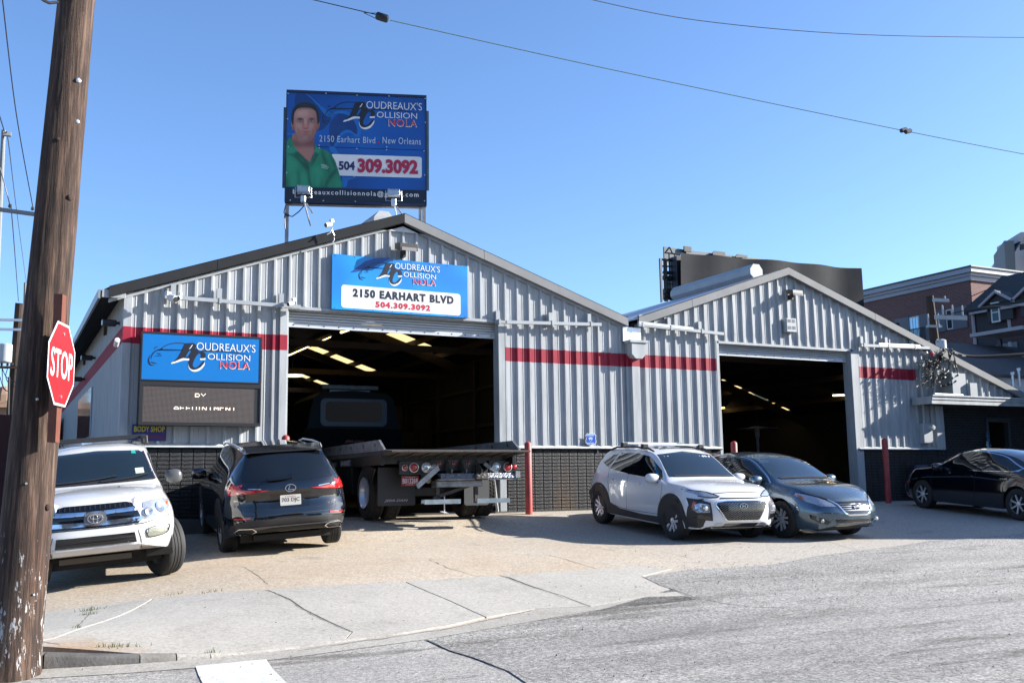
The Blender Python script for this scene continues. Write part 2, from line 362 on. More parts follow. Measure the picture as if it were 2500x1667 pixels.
for px, w, z, p in (([(650, 1441), (705, 1465), (740, 1490), (800, 1520), (858, 1545)], .016, zs2, walk), ([(225, 1481), (222, 1500), (190, 1535), (120, 1548)], .014, zs2, walk), ([(1220, 1406), (1300, 1436), (1440, 1482)], .014, zs2, walk), ([(104, 1590), (145, 1597)], .03, zs2, walk),
                 ([(104, 1498), (225, 1482), (372, 1463), (514, 1450), (650, 1441)], .02, None, None),
                 ([(600, 1385), (655, 1425)], .02, None, None), ([(420, 1391), (640, 1384), (900, 1378), (1100, 1363)], .012, None, None), ([(1080, 1258), (1160, 1270), (1400, 1306), (1640, 1352), (1760, 1380)], .014, None, None),
                 ([(1050, 1366), (1090, 1385), (1170, 1408)], .02, None, None), ([(1860, 1290), (2000, 1318), (2100, 1345)], .02, None, None), ([(1340, 1355), (1480, 1395), (1560, 1410)], .02, None, None), ([(900, 1278), (1060, 1262), (1240, 1256), (1400, 1250)], .012, None, None),
                 ([(1038, 1561), (1100, 1590), (1153, 1607), (1240, 1640), (1312, 1667)], .010, zr, None), ([(1566, 1409), (1600, 1426), (1640, 1440), (1700, 1462), (1760, 1474), (1860, 1486), (1930, 1484)], .03, zr, None),
                 ([(720, 1592), (800, 1581), (900, 1566), (1100, 1537), (1300, 1492)], .02, zr, None), ([(1700, 1440), (1900, 1452), (2100, 1440), (2300, 1430), (2500, 1425)], .012, zr, None)):
    crack(px, w, zf=z, parent=p)
0 and drape('rust_stain', G2((115, 1545), (150, 1540), (190, 1548), (240, 1562), (225, 1575), (170, 1580), (125, 1570)), 0, M_stain, .2, parent=walk, zf=lambda x, y: zslab(x, y)+.003)
# loose stones: nobody could count them
st = MB()
for k in range(1500):
    q = (rng.uniform(1500, 2700), rng.uniform(1305, 1470)) if k % 3 else (rng.uniform(200, 2500), rng.uniform(1400, 1667))
    if k % 5 == 0: q = (rng.uniform(1650, 2200), 1395+rng.normal(0, 14))
    p = gp(*q); s_ = abs(rng.normal(0, .004))+.003; z = zg(p[0], p[1])+.014
    a = rng.uniform(0, 6.3); ca, sa = math.cos(a)*s_, math.sin(a)*s_
    st.add([(p[0]+ca, p[1]+sa, z), (p[0]-sa, p[1]+ca, z), (p[0]-ca, p[1]-sa, z), (p[0]+sa, p[1]-ca, z), (p[0], p[1], z+s_*1.1)], [(0, 1, 4), (1, 2, 4), (2, 3, 4), (3, 0, 4)])
o = obj('gravel', st, mat('gravel', (.22, .21, .20), .9, var=.4, vscale=8)); tag(o, 'loose grit and small stones on the road', 'gravel', kind='stuff')
wd = MB()
for q, n_, r in (((222, 1492), 26, .07), ((215, 1502), 16, .05), ((277, 1598), 34, .10), ((514, 1448), 14, .07), ((425, 1454), 10, .05), ((520, 1602), 8, .04), ((190, 1540), 8, .03)):
    p = gp(*q)
    for k in range(n_):
        x, y = p[0]+rng.normal(0, r), p[1]+rng.normal(0, r*.25); z = zslab(x, y); h = .02+.035*rng.random(); a = rng.uniform(0, 6.3); dx, dy = math.cos(a)*.02, math.sin(a)*.02
        wd.add([(x-.004, y, z), (x+.004, y, z), (x+dx, y+dy, z+h)], [(0, 1, 2)])
tag(obj('weeds', wd, M_grass, fix=False), 'small weeds sprouting from the sidewalk joints', 'weeds', kind='stuff')
# manhole trace
# ================================================================== workshop
Y0 = 19.
def metal_mat(name, col, red=None):
    m = mat(name, col, .6, .0, spec=.28); N, L, b = nodes_of(m)
    geo = N.new('ShaderNodeNewGeometry'); mp = N.new('ShaderNodeMapping'); mp.inputs['Scale'].default_value = (2.2, 2.2, .35); L.new(geo.outputs['Position'], mp.inputs[0])
    n = N.new('ShaderNodeTexNoise'); n.inputs['Scale'].default_value = 2.4; n.inputs['Detail'].default_value = 8; n.inputs['Roughness'].default_value = .65; L.new(mp.outputs[0], n.inputs[0])
    r = N.new('ShaderNodeValToRGB'); r.color_ramp.elements[0].position = .3; r.color_ramp.elements[1].position = .6
    r.color_ramp.elements[0].color = (*[c*.72 for c in col], 1); r.color_ramp.elements[1].color = (*[c*1.03 for c in col], 1); L.new(n.outputs[0], r.inputs[0])
    out = r.outputs[0]
    if red:
        sx = N.new('ShaderNodeSeparateXYZ'); L.new(geo.outputs['Position'], sx.inputs[0])
        def cmp(o_, op, v):
            q = N.new('ShaderNodeMath'); q.operation = op; L.new(o_, q.inputs[0]); q.inputs[1].default_value = v; return q.outputs[0]
        def mul(a, b_): q = N.new('ShaderNodeMath'); q.operation = 'MULTIPLY'; L.new(a, q.inputs[0]); L.new(b_, q.inputs[1]); return q.outputs[0]
        f = mul(mul(cmp(sx.outputs[2], 'GREATER_THAN', red[0]), cmp(sx.outputs[2], 'LESS_THAN', red[1])), cmp(sx.outputs[0], 'LESS_THAN', red[2]))
        nr = N.new('ShaderNodeTexNoise'); nr.inputs['Scale'].default_value = 6; L.new(mp.outputs[0], nr.inputs[0]); rr = N.new('ShaderNodeValToRGB')
        rr.color_ramp.elements[0].color = (.27, .008, .028, 1); rr.color_ramp.elements[1].color = (.40, .02, .05, 1); L.new(nr.outputs[0], rr.inputs[0])
        x = N.new('ShaderNodeMix'); x.data_type = 'RGBA'; L.new(f, x.inputs[0]); L.new(out, x.inputs[6]); L.new(rr.outputs[0], x.inputs[7]); out = x.outputs[2]
    L.new(out, b.inputs['Base Color'])
    n2 = N.new('ShaderNodeTexNoise'); n2.inputs['Scale'].default_value = 1.5; n2.inputs['Detail'].default_value = 2; L.new(geo.outputs['Position'], n2.inputs[0])
    bp = N.new('ShaderNodeBump'); bp.inputs['Strength'].default_value = .12; bp.inputs['Distance'].default_value = .04; L.new(n2.outputs[0], bp.inputs['Height']); L.new(bp.outputs[0], b.inputs['Normal'])
    return m
M_wall = metal_mat('painted_ribbed_metal', (.45, .475, .495), (4.09, 4.39, 22.15))
M_trim = metal_mat('painted_metal_trim', (.42, .45, .47))
M_ledge = metal_mat('ledge_metal', (.60, .63, .65))
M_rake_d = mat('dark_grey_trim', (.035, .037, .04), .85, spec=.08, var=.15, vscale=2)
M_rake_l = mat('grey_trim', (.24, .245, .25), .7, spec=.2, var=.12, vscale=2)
M_roof = mat('galvanised_roof', (.45, .48, .52), .4, .3, var=.12, vscale=2)
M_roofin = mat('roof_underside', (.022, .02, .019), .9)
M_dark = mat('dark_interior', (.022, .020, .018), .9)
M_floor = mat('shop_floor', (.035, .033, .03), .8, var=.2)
M_black = mat('black_plastic', (.012, .012, .013), .45)
M_brickp = mat('black_painted_brick', (.018, .020, .024), .55, var=.6, vscale=18, bump=.7, bscale=60, spec=.3)
N, L, b = nodes_of(M_brickp)
ge = N.new('ShaderNodeNewGeometry'); mp_ = N.new('ShaderNodeMapping'); mp_.inputs['Location'].default_value = (-11.0*2.2, 0, 0); mp_.inputs['Scale'].default_value = (2.2, 0, .45); L.new(ge.outputs['Position'], mp_.inputs[0])
gr_ = N.new('ShaderNodeTexGradient'); gr_.gradient_type = 'SPHERICAL'; L.new(mp_.outputs[0], gr_.inputs[0]); nz = N.new('ShaderNodeTexNoise'); nz.inputs['Scale'].default_value = 5; nz.inputs['Detail'].default_value = 6; L.new(ge.outputs['Position'], nz.inputs[0])
q1 = N.new('ShaderNodeMath'); q1.operation = 'MULTIPLY'; L.new(gr_.outputs['Fac'], q1.inputs[0]); L.new(nz.outputs[0], q1.inputs[1]); mr_ = N.new('ShaderNodeMapRange'); mr_.inputs[1].default_value = .02; mr_.inputs[2].default_value = .3; mr_.inputs[4].default_value = .8; L.new(q1.outputs[0], mr_.inputs[0])
old = b.inputs['Base Color'].links[0].from_socket; mx_ = N.new('ShaderNodeMix'); mx_.data_type = 'RGBA'; L.new(mr_.outputs[0], mx_.inputs[0]); L.new(old, mx_.inputs[6]); mx_.inputs[7].default_value = (.085, .048, .024, 1); L.new(mx_.outputs[2], b.inputs['Base Color'])
M_mortar = mat('black_painted_mortar', (.045, .048, .054), .6, spec=.3)
M_white = mat('white_paint', (.72, .73, .74), .5, var=.06)
M_galv = mat('galvanised_steel', (.5, .51, .52), .35, .8, var=.15, vscale=20)
gab1 = lambda X: 7.0-.351*(7.25-X) if X < 7.25 else 7.0-.338*(X-7.25)
gab2 = lambda X: 6.77-.34*(17.66-X) if X < 17.66 else 6.77-.3387*(X-17.66)
RIB = [(-.042, 0), (-.02, .044), (.02, .044), (.042, 0)]
def panel(parent, xr, x0, x1, zb, gf, hang=.1, y=Y0, mm=None, dent=0.):
    prof = [(xr+a, b) for a, b in RIB]+[(xr+.125, 0), (xr+.132, .006), (xr+.145, .006), (xr+.152, 0), (xr+.295-.04, 0)]
    prof = [(xr-.05, 0)]+prof
    xs = [p[0] for p in prof]; ys = [p[1] for p in prof]
    pts = [x0]+[x for x in xs if x0+1e-4 < x < x1-1e-4]+[x1]
    pts = [(x, float(np.interp(x, xs, ys))) for x in pts]
    mb = MB(); n = len(pts); zbm = zb
    rows = []
    top = [gf(x)-hang for x, _ in pts]
    lv = [0, .5, 1] if not dent else [0, .07, .16, 1]
    for li, t in enumerate(lv):
        for i, (x, b) in enumerate(pts):
            dd = b
            if dent and 0 < li < 3 and b > .03: dd = b+dent*(.5 if li == 1 else 1)
            rows.append((x+(.0 if li in (0, len(lv)-1) else rng.normal(0, .0016)), y-dd, zbm+(top[i]-zbm)*t))
    mb.add(rows, [(r*n+i, r*n+i+1, (r+1)*n+i+1, (r+1)*n+i) for r in range(len(lv)-1) for i in range(n-1)])
    me = mb.mesh('metal_panel', fix=False)
    return obj('metal_panel', me, mm or M_wall, parent, smooth=0)
shop1 = thing('metal_workshop', 'larger grey ribbed metal workshop with blue rooftop billboard and tow truck in its doorway', 'building', (7.25, Y0, .9))
shop2 = thing('metal_workshop', 'smaller grey ribbed metal workshop behind the white crossover and the grey sedan', 'building', (17.7, Y0, .9))
def clad(parent, xs, xe, r0, zones, gf):      # zones: (xa, xb, zb)
    for xa, xb, zb, dn in zones:
        k = math.floor((xa-r0)/.295)-1
        while r0+k*.295 < xb:
            xr = r0+k*.295; a, b = max(xa, xr-.05), min(xb, xr+.245)
            if b-a > .012: panel(parent, xr, a, b, zb, gf, dent=(dn if rng.random() < .6 else 0))
            k += 1
clad(shop1, 0, 0, 2.25, [(2.02, 4.86, 2.28, 0), (4.86, 9.53, 4.97, 0), (9.53, 12.72, 2.28, 0)], gab1)
clad(shop2, 0, 0, 13.54, [(12.98, 15.34, 2.28, 0), (15.34, 19.83, 4.83, .02), (19.83, 22.6, 2.28, 0), (22.6, 26.1, 3.55, 0)], gab2)
# interior lining behind the cladding so that no light leaks, with trims
def trims(parent, segs, gf, corner=None):
    for xa, xb in segs:
        mb = MB(); mb.prism([(xa, Y0, 2.2), (xb, Y0, 2.2), (xb, Y0-.10, 2.2), (xa, Y0-.10, 2.2)], (0, 0, .02)); mb.prism([(xa, Y0-.10, 2.2), (xa, Y0-.10, 2.235), (xa, Y0-.02, 2.285), (xa, Y0-.02, 2.2)], (xb-xa, 0, 0))
        obj('ledge_flashing', mb, M_ledge, parent)
trims(shop1, [(1.9, 4.86), (9.53, 12.85)], gab1); trims(shop2, [(12.87, 15.34), (19.83, 22.9)], gab2)
def backing(parent, segs, gf, zlo=.85):
    mb = MB()
    for xa, xb, zb in segs:
        mb.prism([(xa, Y0+.02, zb), (xb, Y0+.02, zb), (xb, Y0+.02, gf(xb)-.06)]+([(7.25, Y0+.02, gf(7.25)-.06)] if xa < 7.25 < xb else [])+([(17.66, Y0+.02, gf(17.66)-.06)] if xa < 17.66 < xb else [])+[(xa, Y0+.02, gf(xa)-.06)], (0, .1, 0))
    obj('wall_lining', mb, M_dark, parent)
backing(shop1, [(1.93, 4.84, .9), (4.84, 9.55, 4.93), (9.55, 12.8, .9)], gab1); backing(shop2, [(12.95, 15.32, .9), (15.32, 19.85, 4.80), (19.85, 22.7, .9), (22.7, 26.3, 3.0)], gab2)
# corner posts
def bx(parent, name, m, *a, b=.006, **k):
    mb = MB(); mb.bbox(*a, b=b); return obj(name, mb, m, parent, **k)
bx(shop1, 'corner_trim', M_wall, 1.88, 2.03, Y0-.045, Y0+.03, 2.2, 5.05)
bx(shop1, 'corner_trim', M_wall, 12.70, 12.815, Y0-.05, Y0+.03, 2.24, 4.98)
bx(shop1, 'door_jamb', M_wall, 4.72, 4.87, Y0-.06, Y0+.16, 2.2, 4.95); bx(shop1, 'door_jamb', M_trim, 4.86, 4.90, Y0-.02, Y0+.22, .86, 4.93)
bx(shop1, 'door_jamb', M_trim, 9.44, 9.60, Y0-.04, Y0+.22, .88, 4.95)
bx(shop2, 'door_jamb', M_trim, 15.31, 15.40, Y0-.05, Y0+.22, .88, 4.83)
bx(shop2, 'door_jamb', M_trim, 19.74, 20.0, Y0-.05, Y0+.25, .80, 4.85)
bx(shop1, 'door_header', M_trim, 4.86, 9.6, Y0-.05, Y0+.04, 4.90, 4.965); bx(shop2, 'door_header', M_trim, 15.34, 19.83, Y0-.05, Y0+.04, 4.76, 4.825)
bx(shop2, 'end_trim', M_trim, 22.58, 22.95, Y0-.05, Y0+.05, 2.2, 3.6)
# rake trims
def rake(parent, pts, m, h=.2, d0=-.16, ret=.05):
    for (xa, za), (xb, zb) in zip(pts, pts[1:]):
        mb = MB(); L = math.hypot(xb-xa, zb-za); n = 3 if L > 4 else 1
        for k in range(n):
            a, b = k/n, (k+1)/n; e = .003 if k < n-1 else 0
            x0, z0, x1, z1 = xa+(xb-xa)*a, za+(zb-za)*a, xa+(xb-xa)*b-e, za+(zb-za)*b
            y = Y0+d0-(k % 2)*.003
            mb.prism([(x0, y, z0), (x1, y, z1), (x1, y, z1-h), (x0, y, z0-h)], (0, .012, 0))
            mb.prism([(x0, y, z0), (x1, y, z1), (x1, y, z1-.012), (x0, y, z0-.012)], (0, ret+abs(d0), 0))
            mb.prism([(x0, y+.012, z0-h), (x1, y+.012, z1-h), (x1, y+.012, z1-h+.012), (x0, y+.012, z0-h+.012)], (0, abs(d0)*.7, 0))
        obj('rake_trim', mb, m, parent)
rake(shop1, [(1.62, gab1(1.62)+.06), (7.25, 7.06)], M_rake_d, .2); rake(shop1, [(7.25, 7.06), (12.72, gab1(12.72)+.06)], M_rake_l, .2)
rake(shop2, [(13.02, gab2(13.02)+.06), (17.66, 6.83)], M_rake_l, .2); rake(shop2, [(17.66, 6.83), (26.5, gab2(26.5)+.06)], M_rake_l, .2)
mb = MB(); mb.prism([(1.62+.0, Y0-.02, gab1(1.62)-.16), (7.25, Y0-.02, 6.86), (7.25, Y0-.02, 6.80), (1.62, Y0-.02, gab1(1.62)-.22)], (0, -.035, 0)); mb.prism([(7.25, Y0-.02, 6.86), (12.7, Y0-.02, gab1(12.7)-.14), (12.7, Y0-.02, gab1(12.7)-.2), (7.25, Y0-.02, 6.8)], (0, -.035, 0)); obj('closure_strip', mb, M_trim, shop1)
mb = MB(); mb.prism([(6.75, Y0-.04, 6.68), (7.75, Y0-.04, 6.68), (7.25, Y0-.04, 6.86)], (0, -.015, 0)); obj('ridge_closure', mb, M_ledge, shop1)
# roofs with skylight holes
SKY = {1: [(27.4, 28.2), (33.2, 34.0), (38.7, 39.3)], 2: [(22.5, 23.0), (27.9, 28.7)]}
def roof(parent, xr, zr, xl, xe, gf, ye, sky, skx):
    mb = MB(); mu = MB()
    ys = [Y0-.14]+[v for s in sky for v in s]+[ye]
    def strip(x0, x1, y0, y1):
        z0, z1 = gf(x0)+.04, gf(x1)+.04
        mb.prism([(x0, y0, z0), (x1, y0, z1), (x1, y0, z1-.03), (x0, y0, z0-.03)], (0, y1-y0, 0))
        mu.quad((x0, y0, z0-.05), (x1, y0, z1-.05), (x1, y1, z1-.05), (x0, y1, z0-.05))
    strip(xl, xr, ys[0], ye)
    for i in range(0, len(ys)-1):
        if i % 2 == 0: strip(xr, xe, ys[i], ys[i+1])
        else:
            prev = xr
            for a, b in skx: strip(prev, a, ys[i], ys[i+1]); prev = b
            strip(prev, xe, ys[i], ys[i+1])
            for a, b in skx:
                s = MB(); n = 3
                s.add([(a, ys[i], gf(a)), (b, ys[i], gf(b)), (b, ys[i+1], gf(b)), (a, ys[i+1], gf(a))], [(0, 1, 2, 3)])
                obj('skylight_panel', s, M_sky, parent, fix=False)
    # standing ribs on the visible slope
    y = Y0+.3
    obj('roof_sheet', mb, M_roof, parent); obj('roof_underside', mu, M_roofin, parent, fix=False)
    pb = MB()
    for sgn, x_end in ((-1, xl), (1, xe)):
        n = 6
        for k in range(1, n):
            x = xr+(x_end-xr)*k/n; z = gf(x)-.03; pb.box(x-.03, x+.03, Y0+.15, ye-.1, z-.16, z)
    y = Y0+3
    while y < ye:
        for x0, x1 in ((xl+.2, xr), (xr, xe-.2)): pb.prism([(x0, y, gf(x0)-.18), (x1, y, gf(x1)-.18), (x1, y, gf(x1)-.45), (x0, y, gf(x0)-.45)], (0, .12, 0))
        pb.box(xl+.3, xe-.3, y, y+.1, gf(xl+.3)-.5, gf(xl+.3)-.35); y += 5.6
    obj('roof_framing', pb, mat('rafter_brown', (.07, .048, .032), .9), parent)
M_sky = mat('translucent_skylight', (.62, .52, .33), .6); N, L, b = nodes_of(M_sky)
tr = N.new('ShaderNodeBsdfTranslucent'); tr.inputs[0].default_value = (.42, .31, .14, 1); ou = [n for n in N if n.type == 'OUTPUT_MATERIAL'][0]; L.new(tr.outputs[0], ou.inputs[0])
roof(shop1, 7.25, 7, 1.62, 12.72, gab1, 46, SKY[1], [(9.45, 10.95), (11.12, 11.75), (11.95, 12.1)])
roof(shop2, 17.66, 6.77, 13.0, 26.6, gab2, 36, SKY[2], [(22.8, 23.8), (24.0, 24.9), (25.1, 25.9)])
# side, rear and dividing walls, floor
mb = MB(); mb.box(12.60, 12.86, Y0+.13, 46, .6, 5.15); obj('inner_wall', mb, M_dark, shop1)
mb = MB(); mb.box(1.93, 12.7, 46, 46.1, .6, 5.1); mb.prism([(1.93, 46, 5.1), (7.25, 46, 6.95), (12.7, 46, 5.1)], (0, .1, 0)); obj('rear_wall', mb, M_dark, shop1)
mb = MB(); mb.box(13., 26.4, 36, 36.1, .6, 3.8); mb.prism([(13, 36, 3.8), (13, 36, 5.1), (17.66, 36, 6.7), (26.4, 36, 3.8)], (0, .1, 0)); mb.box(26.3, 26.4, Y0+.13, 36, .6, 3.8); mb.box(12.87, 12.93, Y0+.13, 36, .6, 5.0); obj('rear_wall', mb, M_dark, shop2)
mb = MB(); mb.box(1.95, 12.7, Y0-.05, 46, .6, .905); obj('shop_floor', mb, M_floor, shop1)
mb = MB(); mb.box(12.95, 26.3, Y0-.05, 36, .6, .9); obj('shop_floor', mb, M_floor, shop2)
for k in range(9): bx(shop1, 'wall_post', mat('post_brown', (.06, .045, .035), .9), 12.44, 12.58, 21+k*2.8, 21.12+k*2.8, .91, 5.08)
for z in (2.0, 3.1, 4.2): bx(shop1, 'wall_girt', MATS['post_brown'], 12.50, 12.59, Y0+.2, 45.9, z, z+.1)
for k in range(7): bx(shop2, 'wall_post', MATS['post_brown'], 14.2+k*1.9, 14.34+k*1.9, 35.8, 35.95, .91, 4.9 if k < 4 else 3.7)
# long left side wall with fine corrugation
side = MB()
def side_panel(y0, y1):
    n = int(round((y1-y0)/.1)); pr = []
    for k in range(n):
        y = y0+k*.1; pr += [(y, 0), (y+.03, 0), (y+.045, .022), (y+.08, .022), (y+.095, 0)]
    pr.append((y1, 0)); mb = MB(); m_ = len(pr)
    mb.add([(1.9-b, y, z) for z in (.9, 5.05) for y, b in pr], [(i, m_+i, m_+i+1, i+1) for i in range(m_-1)])
    return obj('metal_panel', mb.mesh('metal_panel', False), M_wall, shop1)
for k in range(27): side_panel(Y0+.0+k, Y0+1+k)
mb = MB(); mb.box(1.905, 1.93, Y0+.01, 46, .6, 5.08); obj('side_lining', mb, M_dark, shop1)
mb = MB()
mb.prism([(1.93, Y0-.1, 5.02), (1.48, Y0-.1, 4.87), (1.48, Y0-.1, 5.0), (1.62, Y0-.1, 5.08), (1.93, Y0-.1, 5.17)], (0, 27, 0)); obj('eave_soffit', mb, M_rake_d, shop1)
mb = MB(); mb.box(1.44, 1.48, Y0-.12, 46, 4.86, 5.02); obj('eave_fascia', mb, mat('eave_grey', (.25, .28, .3), .4), shop1)
mb = MB(); mb.bbox(1.50, 1.9, Y0-.13, Y0-.10, 4.88, 5.03, b=.004); obj('eave_end_cap', mb, M_trim, shop1)
# brick base
def brick_run(parent, segs, y=Y0, top=2.2, left=None):
    for i, (xa, xb, z0) in enumerate(segs):
        core = MB(); core.box(xa, xb, y-.018, y+.1, z0-.1, top); o = obj('brick_wall', core, M_mortar, parent)
        if i == 0: bw = o
    return bw
bw1 = brick_run(shop1, [(1.9, 4.84, .86), (9.6, 12.86, .86)]); bw2 = brick_run(shop2, [(12.865, 15.3, .86), (20.0, 22.95, .8)])
def brick_mesh():
    w, h, d, c = .195, .0635, .03, .005; mb = MB()
    vs = [(-w/2, 0, -h/2), (w/2, 0, -h/2), (w/2, 0, h/2), (-w/2, 0, h/2), (-w/2, -d+.008, -h/2), (w/2, -d+.008, -h/2), (w/2, -d+.008, h/2), (-w/2, -d+.008, h/2),
          (-w/2+c, -d, -h/2+c), (w/2-c, -d, -h/2+c), (w/2-c, -d, h/2-c), (-w/2+c, -d, h/2-c)]
    fs = [(0, 1, 5, 4), (1, 2, 6, 5), (2, 3, 7, 6), (3, 0, 4, 7), (4, 5, 9, 8), (5, 6, 10, 9), (6, 7, 11, 10), (7, 4, 8, 11), (8, 9, 10, 11)]
    mb.add(vs, fs); return mb
bmB = brick_mesh(); brick_me = bmB.mesh('brick'); brick_me.materials.append(M_brickp)
def bricks(parent, segs, vis, y=Y0):
    rest = MB()
    for xa, xb, z0 in segs:
        n = int((xb-xa)/.2032); p = (xb-xa)/n; rows = int((2.2-z0)/.0733)
        for r in range(rows+1):
            for k in range(n):
                x = xa+(k+.5)*p; z = 2.2-.0733*(r+.5)
                if z < z0-.03: continue
                dy = rng.normal(0, .0012)
                if vis(x, z):
                    o = bpy.data.objects.new('brick', brick_me); o.location = (x, y-.019+dy, z); o.scale = (p/.2032, 1, 1); link(o, parent)
                else: rest.add([(v[0]*p/.2032+x, v[1]+y-.019+dy, v[2]+z) for v in bmB.v], bmB.f)
    if rest.v: o = obj('brick', rest, M_brickp, parent); o['kind'] = 'stuff'
bricks(bw1, [(1.92, 4.84, .72), (9.61, 12.86, .86)], lambda x, z: (9.6 < x < 12.15) or (2.75 < x < 3.4 and z > 1.6))
bricks(bw2, [(12.865, 15.3, .86), (20.02, 22.95, .8)], lambda x, z: False)
mb = MB(); mb.bbox(1.85, 4.84, Y0-.14, Y0+.0, .3, .93, b=.01); obj('plinth', mb, mat('dark_concrete', (.09, .09, .09), .85, var=.2), shop1)
# roller doors
def roller(parent, xa, xb, zt, zb, n):
    d = MB(); d.bbox(xa, xb, Y0+.13, Y0+.15, zb, zb+.09, b=.003)
    rd = obj('roller_door', d, M_door, parent)
    h = (zt-zb-.09)/n
    for k in range(n):
        s = MB(); z = zb+.09+k*h
        s.prism([(xa, Y0+.145, z+.004), (xa, Y0+.125, z+h*.25), (xa, Y0+.12, z+h*.5), (xa, Y0+.125, z+h*.8), (xa, Y0+.145, z+h-.002), (xa, Y0+.155, z+h-.002), (xa, Y0+.155, z+.004)], (xb-xa, 0, 0))
        obj('slat', s, M_door, rd)
    s = MB()
    for k in range(15): x = xa+.15+(xb-xa-.3)*k/14; s.lathe([(0, .008), (.014, .006), (.014, 0)], 6, Matrix.Translation((x, Y0+.13, zb+.05)) @ Matrix.Rotation(R_(90), 4, 'X'))
    obj('bolts', s, M_black, rd)
    s = MB(); s.lathe([(.0, 0), (.28, 0), (.28, xb-xa), (0, xb-xa)], 16, Matrix.Translation((xa, Y0+.42, zt+.3)) @ Matrix.Rotation(R_(90), 4, 'Y')); obj('roll', s, M_dark, rd)
M_door = mat('door_white_metal', (.60, .63, .66), .4, var=.08, vscale=3)
roller(shop1, 4.88, 9.5, 5.0, 4.58, 6); roller(shop2, 15.36, 19.8, 4.88, 4.5, 6)
# valley box, downspout
mb = MB(); mb.bbox(12.66, 13.16, Y0-.3, Y0-.0, 4.62, 4.68, b=.005); mb.prism([(12.72, Y0-.27, 4.62), (13.1, Y0-.27, 4.62), (13.1, Y0-.27, 4.36), (13.0, Y0-.27, 4.26), (12.82, Y0-.27, 4.26), (12.72, Y0-.27, 4.36)], (0, .25, 0)); obj('rainwater_box', mb, M_trim, shop1)
mb = MB(); mb.bbox(12.80, 13.02, Y0-.13, Y0-.0, 2.24, 4.3, b=.008); obj('downspout', mb, M_wall, shop1)
mb = MB(); mb.bbox(12.60, 13.1, Y0-.1, Y0+.1, 4.66, 5.0, b=.004); obj('valley_flashing', mb, M_galv, shop1)
# ridge vents
def vent(parent, p0, p1, r, m):
    a, b = Vector(p0), Vector(p1); d = (b-a); s = d.normalized().cross(Vector((0, 0, 1))).normalized()
    pr = [(-.46, .42), (-.46, .1), (-.22, -.12), (.22, -.12), (.46, .1), (.46, .42), (.22, .72), (-.22, .72)]
    mb = MB(); mb.prism([a+s*x*r+Vector((0, 0, 1))*z*r for x, z in pr], d); return obj('ridge_vent', mb, m, parent)
M_vent = mat('vent_metal', (.42, .44, .46), .6, 0., var=.1)
vent(shop1, (7.25, 20.1, 7.06), (7.25, 22, 7.06), .5, M_vent); vent(shop2, (17.66, 20.05, 6.82), (17.66, 23.6, 6.82), .45, M_vent)
# ================================================================== signs
M_blue = mat('sign_blue', (.010, .16, .48), .35, spec=.5); N, L, b = nodes_of(M_blue)
tc = N.new('ShaderNodeTexCoord'); n = N.new('ShaderNodeTexNoise'); n.inputs['Scale'].default_value = .9; n.inputs['Detail'].default_value = 1; L.new(tc.outputs['Object'], n.inputs[0])
r = N.new('ShaderNodeValToRGB'); r.color_ramp.elements[0].position = .35; r.color_ramp.elements[1].position = .65; r.color_ramp.elements[0].color = (.008, .20, .60, 1); r.color_ramp.elements[1].color = (.010, .34, .80, 1); L.new(n.outputs[0], r.inputs[0]); L.new(r.outputs[0], b.inputs['Base Color'])
M_blue2 = mat('sign_deep_blue', (.004, .17, .52), .3); M_bshade = mat('sign_shadow_blue', (.005, .07, .30), .35)
M_ink = mat('sign_black', (.008, .010, .020), .4); M_wht = mat('sign_white', (.80, .80, .82), .4); M_red = mat('sign_red', (.55, .012, .03), .4)
M_navy = mat('sign_navy', (.006, .012, .05), .4)
FS = Surf((0, Y0-.12, 0), (1, 0, 0))           # canonical logo frame: the facade sign
def lz(x, y): return FS.uv(860+x*.10204, 615+y*.10204)
